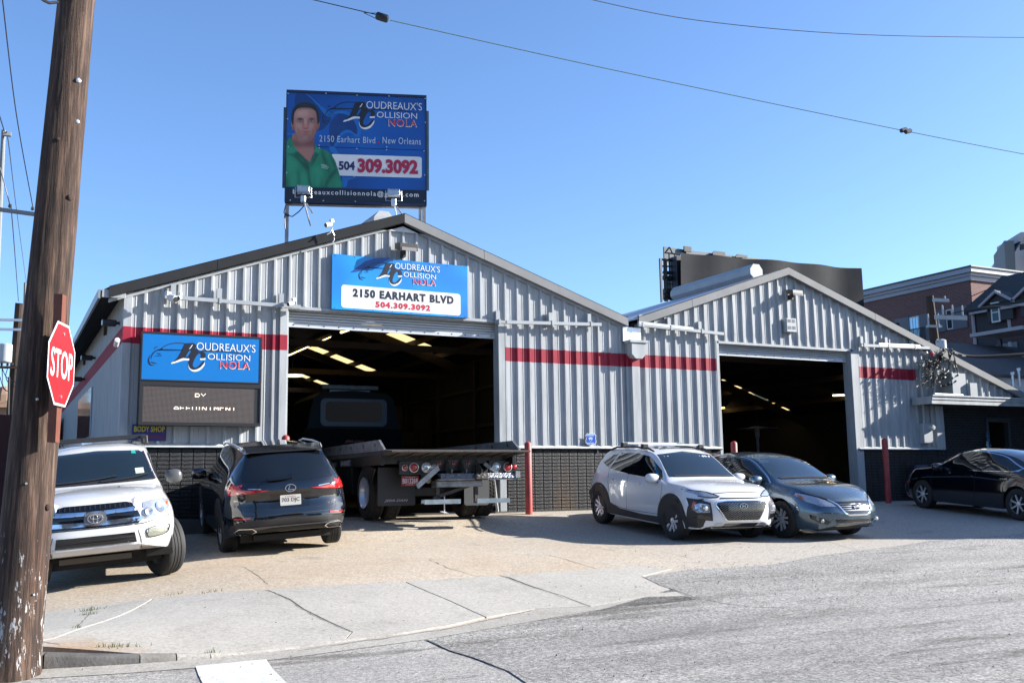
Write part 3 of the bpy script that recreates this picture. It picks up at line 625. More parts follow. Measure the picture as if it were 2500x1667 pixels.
def logo(mk, S, T, d, parent, wht=True):
    """T maps canonical (u,v) to the sign's (u,v)"""
    tp = lambda pts: [T(*lz(*p)) for p in pts]; k = T.k; th = .0012
    a = MB()
    if wht:
        poly(a, S, tp(spline([(568, 636), (610, 606), (700, 572), (790, 546), (884, 556), (886, 597), (800, 592), (690, 622), (590, 647)], 3, True)), d, th)
        poly(a, S, tp(spline([(884, 650), (900, 730), (950, 770), (1020, 775), (1100, 740), (1160, 670), (1176, 640), (1172, 700), (1110, 780), (1030, 815), (960, 808), (905, 765), (880, 700)], 3, True)), d, th)
        poly(a, S, tp([(1090, 566), (1190, 566), (1184, 600), (1090, 597)]), d, th)
        o = obj('logo_underline', a, M_wht, parent, fix=False)
    a = MB()
    poly(a, S, tp([(808, 270), (880, 266), (955, 268), (990, 286), (1008, 318), (1004, 350), (988, 374), (1020, 382), (1050, 405), (1062, 440), (1050, 490), (1000, 530), (900, 560), (850, 557), (790, 547), (740, 560), (690, 583), (640, 605), (596, 612), (640, 585), (680, 540), (715, 480), (750, 410), (785, 320)]), d+th, th)
    cpts = spline([(1108, 562), (1112, 520), (1106, 484), (1080, 468), (1050, 482), (1012, 532), (978, 610), (960, 690), (984, 730), (1030, 736), (1090, 692), (1135, 640), (1168, 620), (1150, 672), (1090, 738), (1015, 776), (940, 764), (896, 710), (886, 640), (910, 560), (960, 480), (1020, 438), (1090, 424), (1150, 448), (1184, 480), (1190, 520), (1180, 562)], 3, True)
    poly(a, S, tp(cpts), d+2*th, th)
    obj('logo_emblem', a, M_ink, parent, fix=False)
    for pts, w0, w1, wm in (([(350, 385), (395, 345), (450, 305), (520, 274), (620, 257), (720, 260), (812, 271)], 12, 9, 12), ([(300, 376), (420, 376), (560, 384), (770, 396)], 4, 14, 26), ([(420, 366), (340, 372), (270, 405), (228, 455), (213, 500), (214, 548)], 20, 3, 16),
                        ([(192, 470), (166, 540), (174, 610), (206, 652), (268, 664)], 3, 5, 22), ([(262, 362), (272, 330), (292, 318), (328, 318)], 3, 3, 12), ([(308, 436), (345, 445), (388, 468)], 3, 5, 14), ([(256, 489), (330, 486), (405, 490)], 2, 2, 9), ([(212, 598), (260, 618), (322, 630)], 14, 3, 12),
                        ([(1085, 440), (1130, 428), (1250, 432), (1450, 444), (1650, 470), (1850, 508), (2025, 545)], 10, 1, 22)):
        c = tp(pts); a = MB(); stroke(a, S, c, w0*.00087*1.12*k, w1*.00087*1.12*k, d+th, th, wm*.00087*1.12*k); obj('logo_stroke', a, M_ink, parent, fix=False)
    a = MB()
    if wht: poly(a, S, tp([(942, 296), (950, 306), (926, 350), (902, 378), (886, 380), (912, 342)]), d+3*th, th)
    for txt, p0, p1 in (("OUDREAUX'S", (1022, 404), (2092, 352)), ('OLLISION', (1226, 594), (2000, 545))):
        (u0, v0), (u1, v1) = lz(*p0), lz(*p1); (a0, b0), (a1, b1) = T(u0, v0), T(u1, v1); text(a, S, txt, a0, a1, b0, b1, d+4*th, off=-.004 if txt[0] == 'O' else 0)
    obj('logo_lettering', a, M_wht, parent, fix=False)
    a = MB(); a2 = MB(); (u0, v0), (u1, v1) = lz(1462, 768), lz(1990, 683); (a0, b0), (a1, b1) = T(u0, v0), T(u1, v1)
    text(a2, S, 'NOLA', a0-.006*k, a1+.010*k, b0-.012*k, b1+.004*k, d+4*th, off=.016, sp=1.1); text(a, S, 'NOLA', a0, a1, b0, b1, d+5*th, off=.008, sp=1.12)
    obj('logo_lettering', a2, M_wht, parent, fix=False); obj('logo_lettering', a, M_red, parent, fix=False)
    a = MB(); poly(a, S, tp([(910, 416), (914, 440), (862, 524), (826, 530), (870, 440), (896, 410)]), d+3*th, th); obj('logo_counter', a, mk, parent, fix=False)
class Aff:
    def __init__(s, pa, pb, qa, qb):       # two anchor pairs canonical -> target, k = scale
        s.sx = (qb[0]-qa[0])/(pb[0]-pa[0]); s.sy = (qb[1]-qa[1])/(pb[1]-pa[1]); s.pa = pa; s.qa = qa; s.k = (abs(s.sx)+abs(s.sy))/2
    def __call__(s, u, v): return (s.qa[0]+(u-s.pa[0])*s.sx, s.qa[1]+(v-s.pa[1])*s.sy)
ident = Aff((0, 0), (1, 1), (0, 0), (1, 1)); ANA, ANB = lz(165, 780), lz(2092, 352)   # bottom of C / left arc , right top of S
ANA = (lz(165, 600)[0], lz(980, 812)[1])
# facade sign
fsign = thing('wall_sign', 'wide blue address sign above the big roller door, white panel with black and red lettering', 'sign', (7.25, Y0-.1, 5.5))
u0, v1 = FS.uv(811, 619); u1, v0 = FS.uv(1142, 778)
mb = MB(); mb.bbox(u0, u1, Y0-.12, Y0-.05, v0+.01, v1, b=.003); obj('sign_board', mb, M_blue, fsign)
mb = MB(); poly(mb, FS, [FS.uv(800+x*.15306, 600+y*.15306) for x, y in ((352, 430), (440, 420), (640, 385), (1010, 198), (850, 190), (760, 200), (600, 245))], .001, .001); obj('painted_lamp_shadow', mb, M_bshade, fsign, fix=False)  # wall lamp's cast shadow, painted as a darker blue shape on the board
logo(M_blue, FS, ident, .003, fsign)
pz = lambda x, y: FS.uv(800+x*.15306, 600+y*.15306)
(a0, b0), (a1, b1) = pz(215, 985), pz(2117, 770); mb = MB(); poly(mb, FS, rrect(a0, a1, b0, b1, .06), .001, .002); obj('sign_panel', mb, M_wht, fsign, fix=False)
mb = MB(); (a0, b0), (a1, b1) = pz(400, 815), pz(2008, 805); text(mb, FS, '2150 EARHART BLVD', a0, a1, b0, b1, .006, off=.055, sp=1.2); obj('sign_lettering', mb, M_ink, fsign, fix=False)
mb = MB(); (a0, b0), (a1, b1) = pz(762, 985), pz(1635, 948); text(mb, FS, '504.309.3092', a0, a1, b0, b1, .006, off=.055, sp=1.2); obj('sign_lettering', mb, M_red, fsign, fix=False)
mb = MB()
for k in range(8):
    for v in (v0+.035, v1-.03): u = u0+.06+(u1-u0-.12)*k/7; poly(mb, FS, [(u+.008*math.cos(t), v+.008*math.sin(t)) for t in np.linspace(0, 6.28, 7)[:-1]], .001, .004)
obj('screws', mb, M_ink, fsign, fix=False)
# LED cabinet sign
LS = Surf((0, Y0-.36, 0), (1, 0, 0)); lsz = lambda x, y: LS.uv(320+x*.20408, 800+y*.20408)
led = thing('message_board', 'black cabinet sign on the left wall, blue logo panel above an unlit dot matrix screen', 'sign', (3.3, Y0-.2, 3.5))
(a0, b0), (a1, b1) = lsz(88, 1160), lsz(1572, 85); b1 = lsz(125, 38)[1]
mb = MB(); mb.bbox(a0, a1, Y0-.33, Y0-.045, b0, b1, b=.01); obj('cabinet', mb, M_black, led)
def frame(mb, S, o, i, d0, th):
    (x0, x1, y0, y1), (p0, p1, q0, q1) = o, i
    for r_ in ((x0, x1, q1, y1), (x0, x1, y0, q0), (x0, p0, q0, q1), (p1, x1, q0, q1)): poly(mb, S, [(r_[0], r_[2]), (r_[1], r_[2]), (r_[1], r_[3]), (r_[0], r_[3])], d0, th)
    return mb
(p0, q0), (p1, q1) = lsz(124, 612), lsz(1550, 120); q1 = lsz(134, 60)[1]
mb = frame(MB(), LS, (a0, a1, q0-.02, b1), (p0, p1, q0, q1), -.03, .03); obj('cabinet_frame', mb, M_black, led)
mb = MB(); poly(mb, LS, [(p0, q0), (p1, q0), (p1, q1), (p0, q1)], -.015, .005); obj('logo_panel', mb, M_blue2, led, fix=False)
T = Aff(ANA, ANB, (lsz(212, 400)[0], lsz(780, 524)[1]), lsz(1490, 205)); logo(M_blue2, LS, T, -.008, led)
(m0, n0), (m1, n1) = lsz(132, 1122), lsz(1478, 712); n1 = lsz(136, 684)[1]
mb = frame(MB(), LS, (a0, a1, b0, q0-.03), (m0, p1+.01, n0, n1), -.03, .02); obj('cabinet_frame', mb, M_black, led)
mb = MB(); poly(mb, LS, [(m0, n0), (p1, n0), (p1, n1), (m0, n1)], -.029, .002); obj('screen_backing', mb, M_black, led, fix=False)
M_led = mat('dot_matrix', (.02, .018, .017), .5); N, L, b = nodes_of(M_led)
tc = N.new('ShaderNodeNewGeometry'); sx = N.new('ShaderNodeSeparateXYZ'); L.new(tc.outputs['Position'], sx.inputs[0])
def mth(op, a, v=None):
    q = N.new('ShaderNodeMath'); q.operation = op
    for i, w in enumerate((a, v)):
        if w is None: continue
        if isinstance(w, (int, float)): q.inputs[i].default_value = w
        else: L.new(w, q.inputs[i])
    return q.outputs[0]
fr = [mth('GREATER_THAN', mth('FRACT', mth('MULTIPLY', sx.outputs[i], 46.)), .42) for i in (0, 2)]
x = N.new('ShaderNodeMix'); x.data_type = 'RGBA'; L.new(mth('MULTIPLY', fr[0], fr[1]), x.inputs[0]); x.inputs[6].default_value = (.012, .011, .011, 1); x.inputs[7].default_value = (.17, .13, .115, 1); L.new(x.outputs[2], b.inputs['Base Color'])
mb = MB(); poly(mb, LS, [(m0, n0), (m1, n0), (m1, n1), (m0, n1)], -.026, .004); obj('screen', mb, M_led, led, fix=False)
M_dot = mat('lit_dots', (.8, .7, .6), .5, emit=(1, .80, .62), estr=.62)
# lower halves of BY / upper halves cut, as caught by the scan
dots = MB(); PIX = (m1-m0)/112
G5 = {'b': ['11110', '1...1', '1...1', '11110'], 'y': ['1...1', '.1.1.', '..1..'], 'A': ['.111.', '1...1', '11111'], 'P': ['1....', '1111.', '1....'], 'O': ['1...1', '1...1', '1...1'], 'I': ['.1.', '.1.', '.1.'], 'N': ['11..1', '1.1.1', '1..11'], 'T': ['..1..', '..1..', '..1..'], 'M': ['11.11', '1.1.1', '1...1'], 'E': ['1111.', '1....', '1....']}
def led_text(cells, u, v):
    for ch in cells:
        rows = G5[ch]
        for j, r_ in enumerate(rows):
            for i, c in enumerate(r_):
                if c == '1': poly(dots, LS, [(u+i*PIX, v-j*PIX), (u+(i+.82)*PIX, v-j*PIX), (u+(i+.82)*PIX, v-(j+.8)*PIX), (u+i*PIX, v-(j+.8)*PIX)], -.0215, .001)
        u += (len(rows[0])+1)*PIX
led_text('by', *lsz(768, 783)); led_text('APPOINTMENT', *lsz(515, 940)); obj('lit_dots', dots, M_dot, led, fix=False)
# body shop sign
BS = Surf((0, Y0-.06, 0), (1, 0, 0)); bsz = lambda x, y: BS.uv(320+x*.20408, 800+y*.20408)
bsg = thing('small_sign', 'small faded blue and yellow body shop sign under the message board', 'sign', (2.4, Y0-.05, 2.5))
(a0, b0), (a1, b1) = bsz(10, 1352), bsz(425, 1160); mb = MB(); mb.bbox(a0, a1, Y0-.06, Y0-.045, b0, b1, b=.002); obj('sign_board', mb, mat('faded_blue', (.012, .02, .20), .5, var=.3, vscale=8), bsg)
mb = MB(); (p0, q0), (p1, q1) = bsz(34, 1242), bsz(405, 1178); text(mb, BS, 'BODY SHOP', p0, p1, q0, q1, .002, off=.03); obj('sign_lettering', mb, mat('sign_yellow', (.55, .50, .05), .5), bsg, fix=False)
mb = MB(); poly(mb, BS, [bsz(50, 1295), bsz(110, 1262), bsz(110, 1280), bsz(385, 1285), bsz(415, 1305), bsz(385, 1325), bsz(110, 1318), bsz(110, 1335)], .001, .001); obj('arrow', mb, mat('faded_red', (.12, .01, .06), .6), bsg, fix=False)
# shield badge
SS = Surf((0, Y0-.09, 0), (1, 0, 0)); ssz = lambda x, y: SS.uv(1420+x*.03188, 1050+y*.03188)
bad = thing('shield_sign', 'blue shield shaped security sign low on the wall left of the white crossover', 'sign', (11.6, Y0-.08, 2.35))
half = [(285, 420), (430, 210), (490, 260), (620, 250), (700, 240), (790, 240), (890, 240), (960, 240), (1125, 425), (1065, 560), (1075, 640), (1125, 800), (1110, 950), (1010, 1060), (760, 1110), (680, 1170), (600, 1110), (470, 1100), (330, 980), (290, 830), (345, 620), (340, 540)]
mb = MB(); poly(mb, SS, [ssz(*p) for p in half], 0, .004); obj('shield_rim', mb, M_wht, bad, fix=False)
mb = MB(); cx_, cy_ = 705, 690; poly(mb, SS, [ssz(cx_+(x-cx_)*.9, cy_+(y-cy_)*.91) for x, y in half], .004, .002); obj('shield_face', mb, mat('badge_blue', (.01, .06, .42), .3), bad, fix=False)
mb = MB()
for x0, x1, y0, y1 in ((400, 940, 320, 385), (400, 940, 435, 460), (400, 940, 940, 975), (470, 880, 1000, 1030)): poly(mb, SS, [ssz(x0, y1), ssz(x1, y1), ssz(x1, y0), ssz(x0, y0)], .006, .001)
poly(mb, SS, [ssz(*p) for p in ((520, 560), (680, 520), (840, 560), (800, 760), (680, 870), (560, 760))], .006, .001); obj('badge_print', mb, mat('badge_pale', (.35, .55, .85), .4), bad, fix=False)
mb = MB(); poly(mb, SS, [ssz(*p) for p in ((565, 700), (770, 700), (735, 790), (685, 830), (620, 780))], .0075, .001); obj('badge_print', mb, mat('badge_blue', (.01, .06, .42)), bad, fix=False)
mb = MB(); mb.tube([(11.85, Y0-.07, 2.3), (11.86, Y0-.07, 2.12)], .008, 6); obj('stake', mb, M_galv, bad)
# ------------------------------------------------------------------ rooftop billboard
A = np.array([5.29, 21.0, 0]); Bq = np.array([8.2, 20.0, 0]); ux = (Bq-A)/np.linalg.norm(Bq-A)
BB = Surf(A, ux); bz = lambda x, y, d=0.: BB.uv(670+x*.22963, 200+y*.22963, d)
bb = thing('billboard', 'blue rooftop billboard with portrait of a man in green polo shirt and phone number', 'billboard', (6.7, 20.5, 6.3))
(l, b_), (r_, t_) = bz(115, 1270), bz(1612, 152); t_ = bz(132, 92)[1]; l = bz(124, 650)[0]; r_ = bz(1612, 700)[0]
M_bb = mat('billboard_blue', (.004, .075, .34), .35); N, L, b = nodes_of(M_bb)
tc = N.new('ShaderNodeTexCoord'); n = N.new('ShaderNodeTexNoise'); n.inputs['Scale'].default_value = .5; n.inputs['Detail'].default_value = 1; L.new(tc.outputs['Object'], n.inputs[0])
rr = N.new('ShaderNodeValToRGB'); rr.color_ramp.elements[0].position = .4; rr.color_ramp.elements[1].position = .65; rr.color_ramp.elements[0].color = (.003, .055, .27, 1); rr.color_ramp.elements[1].color = (.004, .11, .46, 1); L.new(n.outputs[0], rr.inputs[0]); L.new(rr.outputs[0], b.inputs['Base Color'])
mid = bz(500, 692)[1]
def bslab(name, u0, u1, v0, v1, d0, th, m, parent): mb = MB(); mb.prism([BB.p(u0, v0, d0), BB.p(u1, v0, d0), BB.p(u1, v1, d0), BB.p(u0, v1, d0)], BB.n*th); return obj(name, mb, m, parent)
bslab('face_panel', l, r_, mid+.006, t_, -.04, .04, M_bb, bb); fp2 = bslab('face_panel', l, r_, b_, mid-.006, -.04, .04, M_bb, bb)
bslab('frame_backing', l-.01, r_+.01, b_-.02, t_+.02, -.16, .11, M_navy, bb)
bslab('frame_rail', l-.01, r_+.012, t_-.045, t_+.012, .0, .02, M_navy, bb); bslab('frame_rail', l-.012, l+.008, b_, t_-.046, .0, .02, M_navy, bb); bslab('frame_rail', r_-.008, r_+.012, b_, t_-.046, .0, .02, M_navy, bb); bslab('frame_rail', l-.01, r_+.01, b_-.025, b_+.002, .002, .02, M_navy, bb)
M_teal = mat('weathered_teal_steel', (.06, .13, .17), .6, var=.3, vscale=5)
bslab('side_channel', l-.075, l-.012, bz(80, 1110)[1], bz(100, 255)[1], -.14, .05, M_teal, bb); bslab('side_channel', r_+.013, r_+.07, bz(1640, 1140)[1], bz(1640, 295)[1], -.14, .05, M_teal, bb)
M_post = mat('weathered_post', (.40, .37, .34), .7, var=.35, vscale=6)
for u in (l+.0, r_-.08):
    bslab('post', u, u+.075, 6.15, b_-.026, -.16, .075, M_post, bb)
bslab('post', r_-.16, r_-.1, 6.15, b_-.026, -.16, .06, M_post, bb); bslab('cross_rail', l, r_, b_-.06, b_-.027, -.15, .05, M_post, bb)
# printed artwork
th = .0012
def art(name, col, polys, lev, rough=.4, clip=None):
    m = mat('print_'+name+'_%d' % (len(MATS)), col, rough)
    for p in polys: a = MB(); poly(a, BB, [bz(*q) for q in p], lev*th*2, th); o = obj(name, a, m, bb, fix=False)
    return o
pb_ = lambda pts: [((690+x*.16579-670)/.22963, (220+y*.16579-200)/.22963) for x, y in pts]       # man coordinates -> billboard zoom
sp_ = lambda pts, n=4: spline(pts, n, True)
art('fleur_shade', (.003, .045, .21), [sp_([(240, 110), (330, 120), (420, 170), (540, 300), (600, 400), (480, 520), (300, 420), (220, 260)]), sp_([(700, 330), (820, 345), (900, 420), (910, 500), (880, 560), (780, 520), (700, 560), (640, 650), (600, 690), (585, 560), (600, 430)])], 1)
art('fleur_line', (.006, .15, .52), [[(320, 120), (380, 150), (480, 240), (560, 310), (580, 320), (600, 380), (540, 360), (470, 270), (390, 180)], sp_([(580, 345), (700, 308), (800, 330), (880, 395), (925, 470), (920, 540), (880, 595), (810, 545), (740, 555), (690, 610), (660, 680), (640, 684), (665, 600), (730, 525), (800, 515), (870, 560), (880, 500), (840, 410), (760, 350), (660, 340), (600, 370)]),
                                     [(580, 690), (640, 692), (690, 770), (640, 770), (590, 740)], [(720, 1010), (890, 1020), (780, 1050), (770, 1110), (735, 1130), (720, 1060)], [(128, 545), (200, 548), (205, 570), (128, 565)]], 2)
art('black_band', (.003, .006, .02), [[(112, 1122), (1612, 1155), (1612, 1296), (112, 1270)]], 3)
a = MB(); (p0, q0), (p1, q1) = bz(600, 1010), bz(1566, 800); q0 = bz(1400, 1019)[1]; poly(a, BB, rrect(p0, p1, q0, q1, .05), 3*th*2, th); obj('number_panel', a, M_wht, bb, fix=False)
# portrait: a printed photograph, painted into a fine mesh of coloured cells
STEP = 6.; gx = np.arange(48, 892, STEP); gy = np.arange(180, 1450, STEP); GX, GY = np.meshgrid(gx+STEP/2, gy+STEP/2); img = np.zeros(GX.shape+(3,)); alpha = np.zeros(GX.shape, bool)
def pmask(pts):
    m = np.zeros(GX.shape, bool); n = len(pts)
    for i in range(n):
        (x0, y0), (x1, y1) = pts[i], pts[(i+1) % n]
        if y0 == y1: continue
        c = (GY > min(y0, y1)) & (GY <= max(y0, y1)); m ^= c & (GX < x0+(GY-y0)*(x1-x0)/(y1-y0))
    return m
def pblur(m, s):
    m = m.astype(float)
    if s <= 0: return m
    s /= STEP; r = int(3*s)+1; k = np.exp(-np.arange(-r, r+1)**2/(2*s*s)); k /= k.sum()
    for ax in (0, 1): m = np.apply_along_axis(lambda v: np.convolve(np.pad(v, r, mode='edge'), k, 'valid'), ax, m)
    return m
def lay(col, pts, blur=3., a=1., sil=False, sm_=True):
    global img, alpha
    p = spline(pts, 5, True) if sm_ else pts; m = pmask(p)
    if sil: alpha |= m
    w = pblur(m, blur)[..., None]*a
    if sil: w = np.maximum(w, (m & ~(alpha & ~m))[..., None]*0+w)
    img = img*(1-w)+np.array(col)*w
SK = (.42, .20, .155); SD = (.20, .075, .06); SLt = (.60, .34, .28); GR = (.012, .21, .10); GD = (.003, .06, .028); GLt = (.03, .34, .18)
img[:] = GR
neck = [(150, 640), (470, 640), (470, 900), (400, 1070), (330, 1010), (230, 920), (170, 840), (135, 720)]
shirt = [(56, 770), (110, 690), (140, 740), (180, 850), (230, 920), (330, 1010), (392, 1075), (440, 1000), (475, 880), (480, 790), (520, 850), (640, 890), (720, 950), (780, 1060), (830, 1220), (880, 1380), (888, 1440), (50, 1428), (52, 900)]
face = [(165, 430), (180, 330), (215, 285), (300, 262), (380, 262), (450, 290), (495, 340), (512, 430), (508, 540), (490, 640), (450, 700), (395, 755), (340, 775), (290, 765), (235, 720), (190, 640), (165, 540)]
hair = [(132, 470), (138, 330), (170, 260), (230, 205), (330, 186), (430, 205), (495, 255), (530, 330), (540, 470), (522, 500), (508, 430), (495, 350), (470, 300), (420, 272), (380, 262), (300, 266), (235, 272), (195, 310), (172, 350), (160, 440), (156, 510), (140, 500)]
ears = ([(125, 470), (150, 490), (162, 540), (160, 600), (140, 575), (126, 520)], [(542, 470), (520, 490), (508, 545), (512, 600), (532, 570), (545, 520)])
lay((.36, .15, .115), neck, 2, 1, True, False); lay((.13, .04, .03), [(150, 720), (300, 790), (470, 700), (480, 830), (320, 850), (160, 820)], 22, .75); lay((.42, .19, .15), [(240, 860), (440, 850), (400, 1010), (350, 990)], 30, .6)
lay(GR, shirt, 2, 1, True, False)
for p, b, a in (([(70, 935), (180, 945), (260, 1010), (360, 1150), (350, 1190), (240, 1060), (150, 980)], 12, .8), ([(360, 1180), (390, 1170), (400, 1300), (430, 1430), (405, 1430), (370, 1300)], 10, .8), ([(575, 880), (620, 960), (650, 1090), (610, 1080), (580, 980)], 14, .8), ([(660, 1300), (760, 1180), (800, 1200), (700, 1330), (640, 1440), (610, 1440)], 16, .85), ([(300, 1080), (320, 1060), (395, 1130), (380, 1180)], 6, .8), ([(500, 960), (540, 930), (440, 1110), (415, 1120)], 8, .8), ([(690, 930), (760, 1050), (800, 1180), (740, 1100)], 16, .8), ([(225, 1180), (255, 1300), (245, 1430), (215, 1300)], 14, .7), ([(560, 1250), (590, 1340), (580, 1440), (550, 1380)], 14, .7), ([(470, 1180), (500, 1300), (470, 1430), (455, 1300)], 12, .5), ([(50, 1300), (110, 1340), (130, 1430), (50, 1430)], 20, .6), ([(640, 1000), (700, 1120), (690, 1250), (640, 1150)], 20, .5)): lay(GD, p, b, a)
for p in ([(70, 960), (150, 1000), (230, 1090), (180, 1200), (80, 1250), (60, 1100)], [(430, 1170), (540, 1120), (600, 1230), (560, 1380), (470, 1400)], [(130, 1250), (210, 1230), (200, 1420), (90, 1420)], [(800, 1250), (860, 1400), (800, 1430)], [(270, 1230), (350, 1230), (350, 1420), (280, 1420)]): lay(GLt, p, 26, .6)
lay((.02, .27, .15), [(60, 850), (180, 845), (215, 905), (180, 930), (62, 925)], 4); lay((.02, .27, .15), [(470, 900), (500, 850), (560, 880), (520, 945), (480, 925)], 4); lay(GD, [(180, 935), (225, 910), (340, 1020), (392, 1090), (380, 1110), (300, 1040)], 6, .7); lay(GD, [(440, 1010), (478, 920), (520, 950), (400, 1110)], 7, .6)
for e in ears: lay((.38, .15, .12), e, 3, 1, True); lay((.20, .06, .05), [(a+(4 if a < 300 else -4), b+14) for a, b in e], 10, .5)
lay(SK, face, 3, 1, True)
lay(SD, [(470, 330), (520, 430), (510, 580), (470, 680), (400, 760), (330, 790), (260, 760), (330, 745), (410, 690), (455, 600), (470, 480)], 22, .75); lay(SD, [(160, 430), (180, 430), (185, 600), (240, 710), (210, 720), (165, 600)], 14, .5)
lay(SLt, [(215, 330), (290, 300), (370, 310), (360, 385), (250, 400), (205, 380)], 24, .75); lay(SLt, [(322, 430), (346, 440), (356, 525), (332, 540), (316, 480)], 8, .7); lay(SLt, [(215, 500), (275, 500), (280, 570), (220, 575)], 20, .6); lay(SLt, [(390, 505), (440, 500), (430, 575), (390, 565)], 20, .4); lay(SLt, [(305, 690), (370, 690), (360, 735), (310, 735)], 14, .5)
lay((.50, .16, .13), [(215, 540), (290, 560), (280, 610), (225, 600)], 22, .5); lay((.48, .15, .12), [(300, 500), (380, 500), (370, 560), (310, 560)], 14, .5)
lay((.17, .075, .065), [(210, 640), (280, 660), (340, 655), (420, 655), (470, 640), (430, 720), (340, 770), (250, 720)], 26, .45)
for e in ([(212, 430), (255, 415), (302, 430), (300, 478), (255, 485), (215, 470)], [(380, 432), (425, 415), (468, 432), (464, 472), (425, 485), (385, 476)]): lay((.15, .055, .05), e, 11, .75)
for e in ([(225, 455), (258, 443), (292, 456), (258, 467)], [(390, 456), (425, 443), (458, 456), (425, 467)]): lay((.34, .30, .30), e, 1.5, .8)
for cx_, cy_ in ((258, 454), (424, 454)): lay((.012, .010, .012), [(cx_-12, cy_), (cx_, cy_-10), (cx_+12, cy_), (cx_, cy_+10)], 2, 1)
for e in ([(215, 434), (250, 416), (304, 428), (302, 440), (250, 430)], [(382, 430), (430, 413), (472, 434), (430, 428)], [(222, 452), (258, 438), (294, 452), (258, 447)], [(388, 452), (425, 438), (460, 452), (425, 447)]): lay((.02, .010, .010), e, 3, .9)
lay((.16, .05, .04), [(290, 545), (312, 562), (342, 566), (372, 562), (390, 545), (368, 574), (312, 574)], 5, .9); lay(SD, [(300, 440), (316, 450), (308, 530), (292, 545)], 8, .5); lay(SD, [(380, 440), (366, 460), (376, 530), (392, 545)], 8, .6)
lay((.42, .12, .11), [(285, 610), (320, 604), (345, 608), (375, 604), (415, 610), (380, 636), (345, 640), (315, 636)], 4, .9); lay((.10, .025, .025), [(280, 613), (345, 618), (420, 611), (345, 623)], 2.5, .9); lay(SD, [(300, 650), (390, 650), (370, 664), (320, 664)], 9, .6)
lay(SD, [(215, 560), (250, 590), (262, 650), (235, 640)], 7, .4); lay(SD, [(440, 560), (432, 600), (438, 650), (460, 620)], 7, .4)
lay((.012, .009, .009), hair, 2.5, 1, True); lay((.05, .038, .035), [(230, 225), (330, 205), (420, 225), (330, 235)], 16, .5); lay((.02, .012, .012), [(200, 290), (300, 266), (400, 264), (480, 310), (400, 285), (300, 284)], 8, .6)
for x0, x1, y0 in ((566, 655, 1094), (568, 678, 1116), (572, 668, 1138)): lay((.5, .6, .55), [(x0, y0), (x1, y0+20), (x1, y0+30), (x0, y0+10)], 2, .75, sm_=False)
img *= (1+rng.normal(0, .03, img.shape[:2]))[..., None]
vs = []; fs = []; cols = []; ids = {}
def vid(i, j):
    if (i, j) not in ids: ids[i, j] = len(vs); (a_, b__), = pb_([(gx[0]+i*STEP, gy[0]+j*STEP)]); vs.append(BB.p(*bz(a_, b__), .012))
    return ids[i, j]
for j in range(len(gy)):
    for i in range(len(gx)):
        if alpha[j, i]: fs.append((vid(i, j), vid(i, j+1), vid(i+1, j+1), vid(i+1, j))); cols.append(img[j, i])
me = bpy.data.meshes.new('portrait'); me.from_pydata(vs, [], fs); ca = me.color_attributes.new('print', 'FLOAT_COLOR', 'CORNER'); ca.data.foreach_set('color', np.repeat(np.c_[np.array(cols), np.ones(len(cols))], 4, axis=0).ravel())
M_por = mat('printed_portrait', (.5, .5, .5), .4); N, L, b = nodes_of(M_por); vc = N.new('ShaderNodeVertexColor'); vc.layer_name = 'print'; L.new(vc.outputs[0], b.inputs['Base Color']); obj('portrait', me, M_por, bb)
def btext(txt, x0, y0, x1, y1, m, lev, off=0., sp=1., sh=0):
    (a0, b0), (a1, b1) = bz(x0, y0), bz(x1, y1); a = MB(); text(a, BB, txt, a0, a1, b0, b1, lev*th*2, off=off, sp=sp); obj('lettering', a, m, bb, fix=False)
M_pale = mat('print_pale', (.50, .62, .78), .4); M_red2 = mat('print_red', (.42, .008, .05), .4); M_nav2 = mat('print_navy', (.008, .012, .10), .4)
btext('2150 Earhart Blvd', 478, 640, 1072, 593, M_pale, 8, 0, 1.1); btext('New Orleans', 1150, 660, 1556, 603, M_pale, 8, 0, 1.1)
art('square', (.42, .008, .05), [[(1093, 640), (1118, 641), (1118, 662), (1093, 661)]], 8)
btext('504', 682, 940, 856, 850, M_nav2, 8, .04); btext('309.3092', 880, 970, 1530, 838, M_pale, 8, .065); btext('309.3092', 884, 972, 1526, 836, M_red2, 9, .05)
btext('boudreauxcollisionnola@gmail.com', 196, 1208, 1532, 1176, M_wht, 8, .012, 1.3)
logo(M_bb, BB, Aff(ANA, ANB, (bz(516, 380)[0], bz(950, 506)[1]), bz(1568, 228)), .006, bb)
a = MB()
for x, y in ((145, 130), (548, 130), (878, 150), (1218, 158), (1602, 184), (140, 400), (1603, 438), (148, 695), (476, 680), (477, 708), (876, 716), (1194, 698), (1192, 729), (1590, 740), (130, 972), (1597, 996), (848, 1010), (170, 1262), (520, 1267), (860, 1276), (1243, 1280), (1597, 1270)):
    u, v = bz(x, y); poly(a, BB, [(u+.014*math.cos(t), v+.014*math.sin(t)) for t in np.linspace(0, 6.28, 9)[:-1]], .03, .004)
obj('bolts', a, mat('bolt_white', (.45, .60, .75), .4), bb, fix=False)
